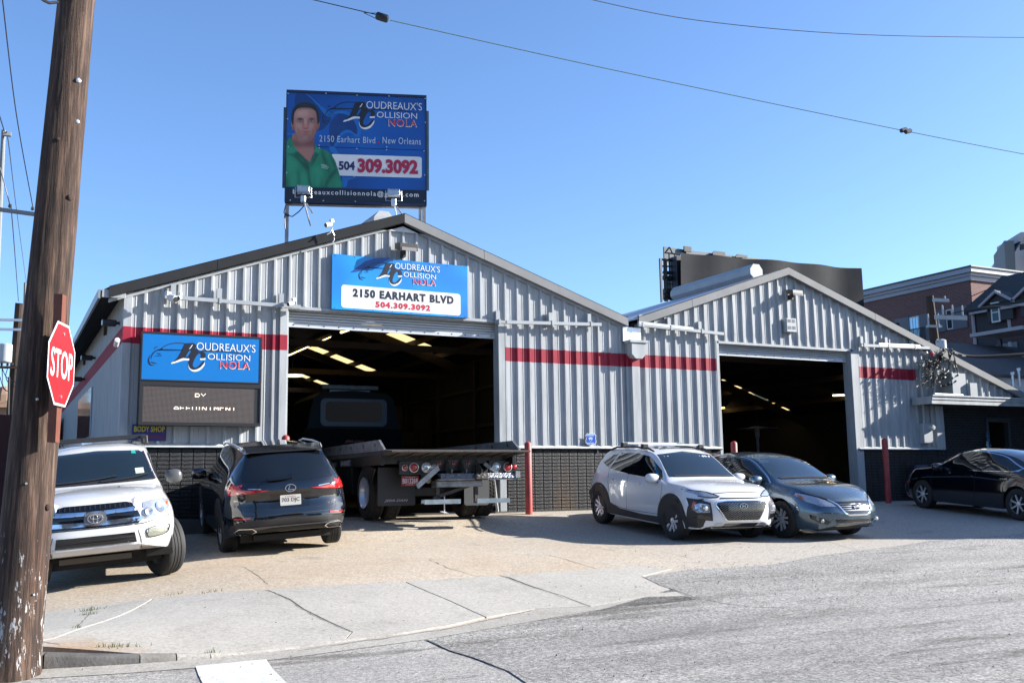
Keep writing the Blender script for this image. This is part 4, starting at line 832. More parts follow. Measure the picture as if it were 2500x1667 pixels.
# floodlights in front of the board
def flood(px, lab):
    c = np.array(BB.p(*bz(px[0], px[1], .75), .75)); t = thing('floodlight', lab, 'floodlight', tuple(c), (0, 0, math.atan2(ux[1], ux[0])), 'floodlights on arms below the billboard')
    M_ = Matrix.Identity(4); a = MB(); a.bbox(-.13, .13, -.08, .05, -.065, .065, b=.02); obj('lamp_housing', a, M_galv, t, local=True)
    a = MB()
    for k in range(9): x = -.12+.24*k/8; a.box(x-.004, x+.004, -.10, .06, -.075, .075)
    obj('fins', a, M_galv, t, local=True)
    a = MB(); a.quad((-.13, .062, -.06), (.13, .062, -.06), (.13, .062, .06), (-.13, .062, .06)); obj('lens', a, M_wht, t, local=True, fix=False)
    a = MB(); a.tube([(-.17, 0, .05), (-.17, -.02, -.17), (.17, -.02, -.17), (.17, 0, .05)], .008, 6); a.bbox(-.05, .05, -.05, .05, -.27, -.13, b=.01); obj('bracket', a, M_galv, t, local=True)
    a = MB(); a.tube([(0, 0, -.2), (.10, .30, -.55), (.12, .62, -.6)], .018, 8); a.tube([(.06, 0, -.3), (.2, -.1, -.52)], .02, 6); obj('arm', a, M_galv, t, local=True)
flood((308, 1150), 'silver floodlight left below the billboard, over the email address'); flood((1268, 1185), 'silver floodlight right below the billboard, over the email address')
a = MB(); p = lambda x, y, d=.02: BB.p(*bz(x, y, d), d); a.tube([p(330, 1300, .6), p(220, 1290, .4), p(120, 1310, .1), p(100, 1390, .0), p(130, 1420), p(190, 1432, .1), p(260, 1380, .3), p(335, 1295, .55)], .012, 6); a.tube([p(108, 1420), p(112, 1560)], .012, 6); a.tube([p(110, 1400), p(155, 1425)], .03, 8)
tag(obj('cable', a, M_ink), 'black cable looping from the left billboard post to its floodlight', 'cable')
# ================================================================== wall fittings
M_cond = mat('painted_conduit', (.38, .41, .43), .4, var=.06)
def rail(lab, xa, za, xb, zb, br, plate=None, y=Y0-.2):
    t = thing('wall_rail', lab, 'rail', ((xa+xb)/2, y, za), group='square metal rails bracketed across the workshop fronts'); a = MB(); a.prism([(xa, y, za-.035), (xb, y, zb-.035), (xb, y, zb+.035), (xa, y, za+.035)], (0, .07, 0)); obj('bar', a, M_cond, t)
    for x in br:
        z = za+(zb-za)*(x-xa)/(xb-xa); a = MB(); a.box(x-.045, x+.045, y+.08, y+.17, z-.03, z+.25); a.box(x-.02, x+.02, y-.01, y+.1, z-.05, z+.06); obj('bracket', a, M_cond, t)
    if plate:
        p0, p1 = plate; z0, z1 = za+(zb-za)*(p0-xa)/(xb-xa), za+(zb-za)*(p1-xa)/(xb-xa); a = MB(); a.prism([(p0, y-.008, z0+.0), (p1, y-.008, z1+.0), (p1, y+.02, z1+.08), (p0, y+.02, z0+.08)], (0, .01, 0)); obj('angle_plate', a, M_cond, t)
    return t
rail('long square rail with white cameras left of the big roller door', 2.56, 4.95, 5.08, 4.93, (2.72, 3.55, 4.72), y=Y0-.22)
rail('square rail above the red stripe between the two roller doors', 9.57, 4.91, 11.97, 5.0, (9.4, 10.7, 11.7)); rail('square rail with angle plate left of the smaller roller door', 12.98, 5.06, 15.45, 4.98, (13.1, 13.9, 14.8), (13.0, 14.55))
rail('square rail with angle plate right of the smaller roller door', 20.0, 4.93, 22.55, 4.98, (20.1, 21.0, 22.0), (20.65, 22.2))
def camera_(x, y, z, s, lab, yaw=0):
    t = thing('security_camera', lab, 'camera', (x, y, z), (R_(18), 0, yaw), 'white security cameras on the left wall rail')
    a = MB(); a.lathe([(0, 0), (.045*s, 0), (.055*s, .03), (.055*s, .15*s), (0, .16*s)], 12, Matrix.Rotation(R_(90), 4, 'X')); obj('camera_body', a, M_white, t, local=True, smooth=40)
    a = MB(); a.lathe([(0, .165*s), (.042*s, .165*s), (.042*s, .15*s)], 12, Matrix.Rotation(R_(90), 4, 'X')); obj('lens', a, M_black, t, local=True); a = MB(); a.bbox(-.06*s, .02*s, 0, .08, .02, .1, b=.01); obj('mount', a, M_white, t, local=True)
p = atY(414, 726, 18.65); camera_(p[0], p[1], p[2], 1.25, 'white bullet camera at the left end of the wall rail', .5); p = atY(440, 726, 18.6); camera_(p[0], p[1], p[2], .8, 'second white camera on the wall rail, just right of the first', -.5)
p = atY(716, 740, 18.65); camera_(p[0], p[1], p[2], .8, 'white camera at the right end of the wall rail beside the big door', -1.2)
p = atY(809, 556, 18.75); camera_(p[0], p[1], p[2]+.07, .9, 'white camera standing on the dark roof edge left of the gable peak', -1.3)
a = MB(); q = lambda x, y, Y=18.72: tuple(atY(x, y, Y)); a.tube([q(809, 560), q(816, 575), q(816, 585), q(812, 592)], .012, 6); a.tube([q(812, 556), q(806, 568), q(798, 573)], .014, 6); tag(obj('camera_stalk', a, M_galv), 'bent stalk holding the camera on the roof edge', 'bracket')
def wall_lamp(x, z, lab, s=1.):
    t = thing('wall_lamp', lab, 'lamp', (x, Y0-.08, z), group='wall lamps under the gable peaks')
    a = MB(); a.prism([(-.19*s, -.02, .12*s), (-.19*s, -.34*s, .06*s), (-.19*s, -.36*s, -.10*s), (-.19*s, -.06, -.02*s)], (.38*s, 0, 0)); obj('lamp_housing', a, M_bronze, t, local=True)
    a = MB(); a.quad((-.16*s, -.362*s, -.03*s), (.16*s, -.362*s, -.03*s), (.16*s, -.366*s, -.10*s), (-.16*s, -.366*s, -.10*s)); a.quad((-.16*s, -.34*s, -.103*s), (.16*s, -.34*s, -.103*s), (.16*s, -.08*s, -.035*s), (-.16*s, -.08*s, -.035*s)); obj('lens', a, mat('lamp_lens', (.30, .29, .27), .2), t, local=True, fix=False)
    a = MB(); a.box(-.03, .03, -.1, .09, -.17*s, -.02); obj('arm', a, M_bronze, t, local=True)
M_bronze = mat('dark_bronze', (.035, .03, .028), .5)
wall_lamp(7.24, 6.3, 'dark wall lamp above the blue address sign, under the larger gable'); wall_lamp(17.72, 6.14, 'dark wall lamp under the peak of the smaller gable', .85)
t = thing('junction_box', 'pale louvred box on the wall above the smaller roller door', 'box', (17.65, Y0-.06, 5.1)); x0, _, z1 = atY(1918, 776, 18.85); x1, _, z0 = atY(1944, 812, 18.85)
a = MB(); a.bbox(x0, x1, 18.82, 19., z0, z1, b=.01); obj('box_body', a, M_cond, t)
for u in (.28, .72):
    for v in (.22, .3, .38, .70, .78, .86): a = MB(); a.box(x0+(x1-x0)*(u-.16), x0+(x1-x0)*(u+.16), 18.812, 18.825, z0+(z1-z0)*v, z0+(z1-z0)*(v+.03)); obj('louvre', a, M_bronze, t)
# electric meter, conduit
t = thing('electric_meter', 'grey electric meter box with a glass dial by the end of the metal wall', 'meter box', (22.27, Y0-.1, 2.4))
a = MB(); a.bbox(22.08, 22.44, Y0-.2, Y0-.04, 2.38, 2.92, b=.015); obj('meter_box', a, M_cond, t)
a = MB(); a.lathe([(0, .12), (.06, .11), (.085, .06), (.09, 0)], 16, Matrix.Translation((22.36, Y0-.2, 2.8)) @ Matrix.Rotation(R_(90), 4, 'X')); obj('dial', a, mat('meter_glass', (.5, .52, .52), .1), t, smooth=50)
a = MB(); a.tube([(22.24, Y0-.1, 2.92), (22.24, Y0-.1, 3.8), (22.20, Y0-.12, 4.3), (22.3, Y0-.14, 4.6)], .028, 8); obj('conduit', a, M_cond, t)
# service entrance cable tangle
M_cab = mat('cable_black', (.012, .012, .013), .5)
t = thing('cable_tangle', 'snarl of service cables, insulators and weatherheads on the wall corner above the canopy', 'cables', (23, Y0-.4, 4.2))
Q = lambda x, y, Y=18.6: tuple(atY(2240+x*.12116, 820+y*.12116, Y))
for pts, r in (([(690, 330), (650, 480), (620, 700), (560, 830), (470, 860)], .022), ([(620, 300), (660, 500), (730, 620), (720, 820), (640, 950), (560, 1000), (450, 1010)], .024), ([(690, 260), (740, 420), (780, 620), (820, 760), (780, 900), (700, 970), (640, 960)], .018), ([(600, 270), (540, 270), (505, 340), (490, 420), (450, 530)], .022), ([(450, 530), (420, 600), (440, 700), (470, 850)], .012), ([(720, 330), (860, 390), (1000, 410)], .02)):
    a = MB(); a.tube([Q(x, y, 18.6-.15*math.sin(i*1.3)) for i, (x, y) in enumerate(spline(pts, 5))], r, 6); obj('cable', a, M_cab, t)
a = MB()
for k in range(30):
    cx_, cy_ = rng.uniform(110, 520), rng.uniform(340, 980); pts = []
    for j in range(5): pts.append((cx_+rng.normal(0, 75), cy_+rng.normal(0, 85)))
    a.tube([Q(x, y, 18.55+rng.uniform(-.15, .25)) for x, y in spline(pts, 3)], rng.choice([.005, .009, .012]), 4)
o = obj('thin_wires', a, mat('wire_grey', (.05, .05, .05), .5), t); o['kind'] = 'stuff'
for k, (x, y, s) in enumerate(((120, 380, .07), (180, 440, .06), (270, 350, .06), (380, 560, .07), (430, 400, .06), (160, 720, .08), (330, 820, .07), (470, 640, .06), (480, 760, .06), (420, 900, .07), (250, 640, .05), (600, 690, .05))):
    a = MB(); a.lathe([(0, -s), (s*.7, -s*.8), (s*.5, -s*.2), (s, 0), (s*.5, s*.4), (s*.7, s*.8), (0, s)], 8, Matrix.Translation(Q(x, y, 18.65))); obj('insulator', a, mat('insulator_white', (.36, .35, .33), .4) if k % 2 else mat('connector_grey', (.2, .2, .19), .5), t)
a = MB(); a.tube([Q(60, 330), Q(130, 345, 18.4), Q(200, 330, 18.3)], .03, 8); a.tube([Q(270, 300), Q(350, 380, 18.4)], .035, 8); a.tube([(22.65, Y0-.12, 3.6), (22.7, Y0-.2, 4.1), (22.9, Y0-.4, 4.35)], .03, 8); obj('weatherhead', a, M_cond, t)
a = MB(); a.lathe([(0, -.06), (.05, -.05), (.06, .02), (.03, .07), (0, .08)], 8, Matrix.Translation(Q(290, 370, 18.35))); obj('red_tag', a, mat('tag_red', (.4, .02, .02)), t)
# rooftop duct under the cables
t = thing('rooftop_duct', 'pale sheet metal duct box on the canopy roof below the cables', 'duct', (24, 18.7, 3.6)); p0 = atY(2308, 912, 18.7); p1 = atY(2345, 955, 18.7); a = MB(); a.bbox(p0[0], p1[0], 18.5, 18.97, 3.62, p0[2], b=.01); obj('duct_box', a, M_cond, t)
p0 = atY(2352, 936, 18.6); p1 = atY(2372, 958, 18.6); a = MB(); a.bbox(p0[0], p1[0], 18.4, 18.95, 3.62, p0[2], b=.01); obj('duct_end', a, M_cond, t); a = MB(); a.tube([(p0[0]-1.3, 18.5, 3.68), (p0[0]-.1, 18.5, 3.68), (p0[0]-.1, 18.6, 3.8)], .03, 8); obj('pipe', a, M_cond, t)
# ================================================================== black brick annex with canopy
an = thing('annex', 'black painted brick annex with a pale canopy fascia at the right end', 'building', (25, Y0, .85))
a = MB(); a.box(22.96, 24.86, Y0-.02, Y0+.1, .6, 3.42); a.box(25.72, 40, Y0-.02, Y0+.1, .6, 3.42); a.box(24.86, 25.72, Y0-.02, Y0+.1, 3.02, 3.42); a.box(24.7, 26, Y0+.9, Y0+1, .6, 3.3); bw = obj('brick_wall', a, M_mortar, an)
rest = MB()
for r in range(34):
    for k in range(84):
        x = 23.06+k*.2+(.1 if r % 2 else 0); z = .9+r*.0733
        if (24.8 < x < 25.8 and z < 3.05) or x > 39 or z > 3.38: continue
        if x < 24.7 and z > 2.0 or 25.75 < x < 26.6:
            o = bpy.data.objects.new('brick', brick_me); o.location = (x, Y0-.02, z); link(o, bw)
        elif x < 28: rest.add([(v[0]+x, v[1]+Y0-.02, v[2]+z) for v in bmB.v], bmB.f)
o = obj('brick', rest, M_brickp, bw); o['kind'] = 'stuff'
M_bframe = mat('dark_frame', (.03, .035, .04), .5)
bx(an, 'door_frame', M_bframe, 24.78, 24.88, Y0-.08, Y0+.05, .9, 3.10); bx(an, 'door_frame', M_bframe, 25.70, 25.80, Y0-.08, Y0+.05, .9, 3.10); bx(an, 'door_frame', M_bframe, 24.78, 25.80, Y0-.085, Y0+.05, 3.0, 3.12)
for z0, z1, y, nme in ((3.40, 3.51, 18.30, 'fascia_board'), (3.512, 3.60, 18.28, 'fascia_board'), (3.60, 3.64, 18.25, 'fascia_cap')): bx(an, nme, M_trim, 21.88, 40, y, y+.03, z0, z1, b=.004)
bx(an, 'fascia_board', M_trim, 21.88, 21.91, 18.32, Y0-.05, 3.40, 3.6, b=.002); a = MB(); a.box(21.92, 40, 18.34, Y0+1, 3.56, 3.60); obj('canopy_roof', a, M_trim, an)
a = MB(); a.box(21.92, 40, 18.34, Y0-.02, 3.42, 3.44); obj('soffit', a, mat('soffit_brown', (.06, .045, .035), .7), an)
bx(an, 'wall_post', M_trim, 22.7, 23.0, Y0-.12, Y0-.03, 2.21, 3.4)
# hanging cloths by the annex door
t = thing('hanging_rags', 'blue and white rags hanging beside the annex doorway', 'rags', (24.7, Y0-.15, 2.6))
for k, (x, z, w, h, m) in enumerate(((24.66, 2.72, .08, .34, mat('rag_blue', (.03, .13, .22), .8)), (24.63, 2.45, .09, .3, mat('rag_white', (.45, .5, .5), .8)), (24.74, 2.35, .08, .34, mat('rag_blue', (.03, .13, .22), .8)), (24.69, 2.15, .07, .3, mat('rag_white', (.45, .5, .5), .8)))):
    a = MB(); n = 6
    vs = [(x+w*(-.5+i/3)+.01*math.sin(j*2+k), Y0-.16-.02*((i+j) % 2), z-h*j/n*(1 if i != 1 else 1.1)) for j in range(n+1) for i in range(4)]; a.add(vs, [(j*4+i, j*4+i+1, (j+1)*4+i+1, (j+1)*4+i) for j in range(n) for i in range(3)]); obj('rag', a, m, t, fix=False)
tag(obj('parking_stop', MB().bbox(20.9, 22.3, 17.9, 18.08, .78, .93, b=.02), mat('timber_orange', (.34, .14, .05), .8, var=.3)), 'weathered orange timber parking stop at the foot of the black wall', 'parking stop')
t = thing('drum', 'dark blue drum against the black wall behind the black sedan', 'drum', (21.6, 18.6, .8)); a = MB(); a.lathe([(0, 1.0), (.2, 1.0), (.21, .97), (.2, .7), (.21, .66), (.2, .62), (.2, .35), (.21, .31), (.2, .27), (.2, 0)], 20); obj('drum_body', a, mat('drum_blue', (.012, .02, .06), .5), t, local=True, smooth=40)
# ================================================================== bollards
M_bol = mat('bollard_red', (.42, .045, .04), .55, var=.3, vscale=5)
def bollard(x, y, h, lab, r=.075):
    z = zg(x, y); a = MB(); a.lathe([(0, h+r*.75), (r*.5, h+r*.62), (r*.85, h+r*.3), (r, h), (r, -.1)], 20, Matrix.Translation((x, y, z))); tag(obj('bollard', a, M_bol, smooth=50), lab, 'bollard', 'red pipe bollards beside the roller doors')
p = gp(1261, 1249); bollard(p[0], 18.55, 1.46, 'red bollard right of the big roller door, behind the truck tail'); bollard(4.78, 18.6, 1.62, 'red bollard left of the big roller door, its top showing above the black crossover')
bollard(15.35, 18.5, 1.5, 'red bollard left of the smaller roller door, behind the grey sedan'); bollard(20.05, 18.3, 1.58, 'dark red shaded bollard right of the smaller roller door')
# ================================================================== inside the workshops
M_tube = mat('fluorescent_tube', (1, .8, .4), .4, emit=(1, .72, .30), estr=2.2)
def tube_light(p0, p1, lab):
    t = thing('tube_light', lab, 'light', tuple((np.array(p0)+np.array(p1))/2), group='fluorescent tube lights inside the workshops'); a = MB(); a.tube([p0, p1], .03, 6); obj('tube', a, M_tube, t)
    a = MB(); v = Vector(p1)-Vector(p0); s = v.cross(Vector((0, 0, 1))).normalized()*.08; a.prism([Vector(p0)-s+Vector((0, 0, .03)), Vector(p0)+s+Vector((0, 0, .03)), Vector(p0)+s*.4+Vector((0, 0, .1)), Vector(p0)-s*.4+Vector((0, 0, .1))], v); obj('fixture', a, mat('fixture_white', (.3, .28, .25), .5), t)
zz = lambda x, y: (280+x*.41241, 500+y*.41241)
tube_light(tuple(atY(*zz(1015, 893), 24)), tuple(atY(*zz(1275, 780), 29)), 'long tube light nearest the top left of the big doorway'); tube_light(tuple(atY(*zz(1340, 755), 26)), tuple(atY(*zz(1388, 739), 27.5)), 'short tube light behind the big roller door curtain')
tube_light(tuple(atY(*zz(1815, 1238), 40)), tuple(atY(*zz(1905, 1225), 42)), 'far tube light right of the truck cab'); tube_light(tuple(atY(*zz(2055, 1205), 34)), tuple(atY(*zz(2193, 1186), 38)), 'tube light over the cabinets near the right jamb of the big doorway')
zz2 = lambda x, y: (1550+x*.44643, 550+y*.44643)
tube_light(tuple(atY(*zz2(1085, 930), 24)), tuple(atY(*zz2(1200, 925), 25)), 'tube light at the right side of the smaller doorway'); tube_light(tuple(atY(*zz2(465, 999), 30)), tuple(atY(*zz2(530, 994), 32)), 'small tube light at the left side of the smaller doorway')
t = thing('heat_lamp', 'flat disc lamp on a stem hanging in the smaller workshop', 'lamp', tuple(atY(*zz2(668, 1105), 24)), local if False else (0, 0, 0)); a = MB(); a.lathe([(0, .05), (.3, .0), (.62, -.03), (.62, -.05), (.1, -.02), (.07, -.3), (.045, -.32), (.04, -.75), (0, -.75)], 20); obj('disc_lamp', a, mat('lamp_grey', (.3, .3, .3), .4), t, local=True, smooth=40); a = MB(); a.tube([(0, 0, 0), (0, 0, 3)], .008, 4); obj('cord', a, M_cab, t, local=True)
t = thing('disc_light', 'small white disc light hanging far left inside the big workshop', 'light', tuple(atY(*zz(1052, 1008), 33))); a = MB(); a.lathe([(0, .03), (.4, 0), (.4, -.03), (0, -.04)], 16); obj('disc', a, mat('disc_white', (.8, .8, .75), .5, emit=(1, .95, .8), estr=.5), t, local=True); a = MB(); a.tube([(0, 0, 0), (0, 0, 2.4)], .01, 4); obj('cord', a, M_cab, t, local=True)
M_shelf = mat('shelf_metal', (.09, .085, .08), .6); M_box = mat('cardboard', (.05, .04, .028), .8, var=.2)
def cabinet(x, y, w, h, lab):
    t = thing('cabinet', lab, 'cabinet', (x, y, .91)); a = MB(); a.bbox(-w/2, w/2, 0, .6, 0, h, b=.02); obj('carcass', a, mat('cabinet_grey', (.03, .03, .032), .6), t, local=True)
    for s in (-1, 1): a = MB(); a.bbox(min(s*.01, s*(w/2-.03)), max(s*.01, s*(w/2-.03)), -.02, -.002, .05, h-.05, b=.004); obj('cabinet_door', a, mat('cabinet_door', (.045, .045, .05), .5), t, local=True); a = MB(); a.box(s*.05-.01, s*.05+.01, -.05, -.02, h*.45, h*.6); obj('handle', a, M_galv, t, local=True)
cabinet(13.0-1.2, 30, 1.7, 1.75, 'dark two door cabinet deep inside the big workshop'); 
def box_(x, y, z, w, d, h, lab): tag(obj('storage_box', MB().bbox(x-w/2, x+w/2, y, y+d, z, z+h, b=.01), M_box), lab, 'box', 'boxes stored inside the big workshop')
box_(11.6, 30, 2.68, .8, .5, .45, 'cardboard box on top of the dark cabinet'); box_(11.2, 30, 3.14, .55, .4, .8, 'tall pale box stacked above the cabinet'); box_(12.3, 30.1, 2.68, .45, .5, 1.1, 'narrow box at the right end of the cabinet top')
t = thing('shelving', 'open metal shelving at the back of the big workshop', 'shelf', (10.6, 34, .9))
for k in range(4): a = MB(); a.box(-.8, .8, 0, .5, .5+k*.6, .53+k*.6); obj('shelf', a, M_shelf, t, local=True)
for sx_ in (-.8, .76): a = MB(); a.box(sx_, sx_+.04, 0, .5, 0, 2.6); obj('upright', a, M_shelf, t, local=True)
for k in range(9): tag(obj('paint_can', MB().lathe([(0, .2), (.08, .2), (.08, 0), (0, 0)], 10, Matrix.Translation((9.95+k*.17, 34.2, .93+.5+.6*(k % 3)))), mat('can_grey', (.2, .2, .2), .4)), ('grey paint can on the %s shelf of the metal shelving inside' % ('lowest', 'middle', 'top')[k % 3]), 'can', 'paint cans on the %s shelf inside' % ('lowest', 'middle', 'top')[k % 3])
for x, y, X_ in ((7.9, 40, 0), (19.0, 33, 0)): tag(obj('column', MB().box(x, x+.15, y, y+.15, .9, 6.0), M_roofin), 'steel column deep in the larger workshop' if x < 10 else 'steel column deep in the smaller workshop', 'column')
t = thing('sawhorse', 'grey trestle of leaning bars just inside the big doorway beside the truck tail', 'trestle', (9.1, 18.9, .9))
for x0, x1 in ((8.7, 8.95), (9.02, 8.95), (9.1, 9.3), (9.34, 9.3)): a = MB(); a.tube([(x0, 18.9, .9), (x1, 19.1, 2.1)], .035, 4); obj('bar', a, M_galv, t)
# low concrete threshold light strip
# ================================================================== utility pole with stop sign
M_wood = mat('pole_wood', (.20, .12, .075), .9); N, L, b = nodes_of(M_wood)
tc = N.new('ShaderNodeTexCoord'); mp = N.new('ShaderNodeMapping'); mp.inputs['Scale'].default_value = (9, 9, .55); L.new(tc.outputs['Object'], mp.inputs[0])
n = N.new('ShaderNodeTexNoise'); n.inputs['Scale'].default_value = 3.2; n.inputs['Detail'].default_value = 10; n.inputs['Roughness'].default_value = .7; L.new(mp.outputs[0], n.inputs[0])
r = N.new('ShaderNodeValToRGB'); e = r.color_ramp.elements; e[0].position = .36; e[0].color = (.010, .006, .005, 1); e[1].position = .70; e[1].color = (.21, .135, .095, 1); k = e.new(.5); k.color = (.06, .033, .022, 1); L.new(n.outputs[0], r.inputs[0])
n3 = N.new('ShaderNodeTexNoise'); n3.inputs['Scale'].default_value = 1.1; n3.inputs['Detail'].default_value = 4; L.new(tc.outputs['Object'], n3.inputs[0]); r3 = N.new('ShaderNodeValToRGB'); r3.color_ramp.elements[0].color = (.6, .5, .44, 1); r3.color_ramp.elements[1].color = (1, 1, 1, 1); r3.color_ramp.elements[0].position = .35; r3.color_ramp.elements[1].position = .6; L.new(n3.outputs[0], r3.inputs[0])
x = N.new('ShaderNodeMix'); x.data_type = 'RGBA'; x.blend_type = 'MULTIPLY'; x.inputs[0].default_value = 1; L.new(r.outputs[0], x.inputs[6]); L.new(r3.outputs[0], x.inputs[7])
# peeling white paint low on the pole
mp2 = N.new('ShaderNodeMapping'); mp2.inputs['Scale'].default_value = (6, 6, 1.3); L.new(tc.outputs['Object'], mp2.inputs[0]); n4 = N.new('ShaderNodeTexNoise'); n4.inputs['Scale'].default_value = 3; n4.inputs['Detail'].default_value = 8; n4.inputs['Roughness'].default_value = .75; L.new(mp2.outputs[0], n4.inputs[0])
sz = N.new('ShaderNodeSeparateXYZ'); L.new(tc.outputs['Object'], sz.inputs[0]); mr = N.new('ShaderNodeMapRange'); mr.inputs[1].default_value = 1.55; mr.inputs[2].default_value = .7; mr.inputs[3].default_value = 0; mr.inputs[4].default_value = .13; L.new(sz.outputs[2], mr.inputs[0])
ad = mth
def mth2(N_, L_, op, a, v):
    q = N_.new('ShaderNodeMath'); q.operation = op
    for i, w in enumerate((a, v)):
        if isinstance(w, (int, float)): q.inputs[i].default_value = w
        else: L_.new(w, q.inputs[i])
    return q.outputs[0]
wmask = mth2(N, L, 'GREATER_THAN', mth2(N, L, 'ADD', n4.outputs[0], mr.outputs[0]), .70)
x2 = N.new('ShaderNodeMix'); x2.data_type = 'RGBA'; L.new(wmask, x2.inputs[0]); L.new(x.outputs[2], x2.inputs[6]); x2.inputs[7].default_value = (.55, .55, .56, 1); L.new(x2.outputs[2], b.inputs['Base Color'])
bp = N.new('ShaderNodeBump'); bp.inputs['Strength'].default_value = 1.; bp.inputs['Distance'].default_value = .02; L.new(n.outputs[0], bp.inputs['Height']); L.new(bp.outputs[0], b.inputs['Normal'])
pb0 = np.array([.18, 9.08, 0.02]); lean = np.array([.040, .0, 1.])
pole = thing('utility_pole', 'big weathered leaning wooden utility pole in the left foreground, stop sign on it', 'utility pole', (.18, 9.08, .15))
a = MB(); n_ = 48; rows = []; zs = [0, .15, .4]+[.8+k*.35 for k in range(32)]
for z in zs:
    c = pb0+lean*z; rr_ = .203-.0092*z if z > .3 else .203-.0092*z+.02*(1-z/.3)
    for k in range(n_):
        th_ = 2*math.pi*k/n_; g = rr_+.004*math.sin(th_*3+z*.7)+.0028*math.sin(th_*11+z*.25)+(-.006 if (k*7+int(z*.5)) % 13 == 0 else 0)+rng.normal(0, .0008); rows.append((c[0]+g*math.cos(th_), c[1]+g*math.sin(th_), c[2]+z*0+(0)))
rows = [(x_, y_, pb0[2]+zs[i//n_]) for i, (x_, y_, z_) in enumerate(rows)]
a.add(rows, [(i*n_+k, i*n_+(k+1) % n_, (i+1)*n_+(k+1) % n_, (i+1)*n_+k) for i in range(len(zs)-1) for k in range(n_)]+[tuple((len(zs)-1)*n_+k for k in range(n_))]); obj('pole_shaft', a, M_wood, pole, smooth=70)
def onpole(px, py, off=0.):
    d = ray(px, py); best = None
    for D in np.arange(7.5, 9.2, .004):
        p = CAM+d*D; c = pb0+lean*(p[2]-pb0[2]); r_ = .205-.0082*(p[2]-.02)
        if math.hypot(p[0]-c[0], p[1]-c[1]) < r_+off: return p
    return CAM+d*8.2
for px, py, s, m in ((193, 197, .026, M_galv), (190, 297, .022, M_galv), (172, 483, .03, mat('knot', (.03, .015, .01), .9)), (142, 340, .02, MATS.get('knot') or mat('knot', (.03, .015, .01), .9)), (118, 1238, .028, mat('knot', (.03, .015, .01), .9)), (91, 974, .014, M_galv), (64, 1180, .012, M_galv), (82, 1450, .012, M_galv)):
    p = onpole(px, py); nrm = Vector((p[0]-(.18+.02*p[2]), p[1]-9.08, 0)).normalized(); M_ = Matrix.Translation(Vector(p)-nrm*.012) @ nrm.to_track_quat('Z', 'Y').to_matrix().to_4x4()
    a = MB(); a.lathe([(0, .02), (s*.5, .022), (s*.9, .014), (s, 0)], 9, M_); obj('bolt' if m is M_galv else 'knot', a, m, pole)
a = MB(); p = atD(228, 5, 8.3); c = (.18+.12, 9.08, p[2]); a.tube([tuple(atD(140, 6, 8.5)), tuple(atD(120, 8, 8.2)), tuple(atD(108, 2, 8.1)), tuple(atD(100, -4, 8.0))], .014, 6); obj('wire_end', a, M_cab, pole)
# stop sign on its brown channel
sgu = np.array([math.sin(R_(20)), math.cos(R_(20)), 0]); c0 = atD(150.6, 889.6, 8.0)
ST = Surf(c0, sgu); ss = thing('stop_sign', 'red octagonal stop sign fixed to the leaning pole, turned to the right', 'stop sign', tuple(c0)); hw = .333
octo = lambda r_: [(r_*math.cos(R_(22.5+45*k))/math.cos(R_(22.5)), r_*math.sin(R_(22.5+45*k))/math.cos(R_(22.5))) for k in range(8)]
a = MB(); poly(a, ST, octo(hw), -.004, .004); a.add([ST.p(u, v, -.004) for u, v in octo(hw)], [tuple(range(8))[::-1]]); obj('sign_border', a, M_wht, ss, fix=False)
M_stop = mat('stop_red', (.62, .014, .02), .35, var=.12, vscale=5); a = MB(); poly(a, ST, octo(hw*.945), .0, .0015); obj('sign_face', a, M_stop, ss, fix=False)
a = MB(); text(a, ST, 'STOP', -hw*.80, hw*.80, -.115, .115, .003, off=.012, sp=1.05); obj('sign_lettering', a, M_wht, ss, fix=False)
a = MB()
for v in (hw*.74, -hw*.78): a.prism([ST.p(.0+.014*math.cos(t), v+.014*math.sin(t), .002) for t in np.linspace(0, 6.28, 9)[:-1]], ST.n*.01)
obj('bolt', a, M_galv, ss)
a = MB(); M_rust = mat('rust_brown_steel', (.16, .045, .022), .6, var=.25, vscale=6)
for u0_, u1_, d0_, d1_ in ((-.05+.07, .055+.07, -.03, -.026), (.115, .125, -.09, -.03), (.02, .03, -.09, -.03)): a.prism([ST.p(u0_, -.62, d0_), ST.p(u1_, -.62, d0_), ST.p(u1_, .58, d0_), ST.p(u0_, .58, d0_)], ST.n*(d1_-d0_))
obj('channel_post', a, M_rust, ss)
# ================================================================== side wall fittings
mir = thing('wall_mirror', 'mirror-like reflective panel on the long left side wall', 'panel', (1.85, 27, 3.3)); a = MB(); a.box(1.84, 1.87, 24.9, 29.0, 2.70, 3.84); obj('panel_face', a, mat('mirror_silver', (.75, .8, .85), .08, 1.), mir)
for px, py, Y in ((270, 788, 21.2), (215, 873, 25.6), (190, 925, 29.5)):
    p = atX(px, py, 1.72); t = thing('side_lamp', {270: 'nearest dark floodlight under the left eave', 215: 'second dark floodlight under the left eave', 190: 'farthest dark floodlight under the left eave'}[px], 'lamp', tuple(p), group='dark floodlights on the long left side wall'); a = MB(); a.bbox(-.14, .1, -.08, .08, -.06, .05, b=.015); a.tube([(.18, 0, 0), (.0, 0, 0)], .03, 6); obj('lamp_housing', a, M_black, t, local=True); a = MB(); a.box(-.15, -.143, -.07, .07, -.05, .04); obj('lens', a, M_galv, t, local=True)
p = atX(285, 836, 1.75); t = thing('security_camera', 'white camera on the red stripe of the left side wall', 'camera', tuple(p)); a = MB(); a.lathe([(0, -.1), (.045, -.1), (.045, .1), (0, .11)], 10, Matrix.Rotation(R_(70), 4, 'X')); obj('camera_body', a, M_white, t, local=True)
a = MB(); a.box(1.55, 1.62, 19, 45, .9, 1.1); 
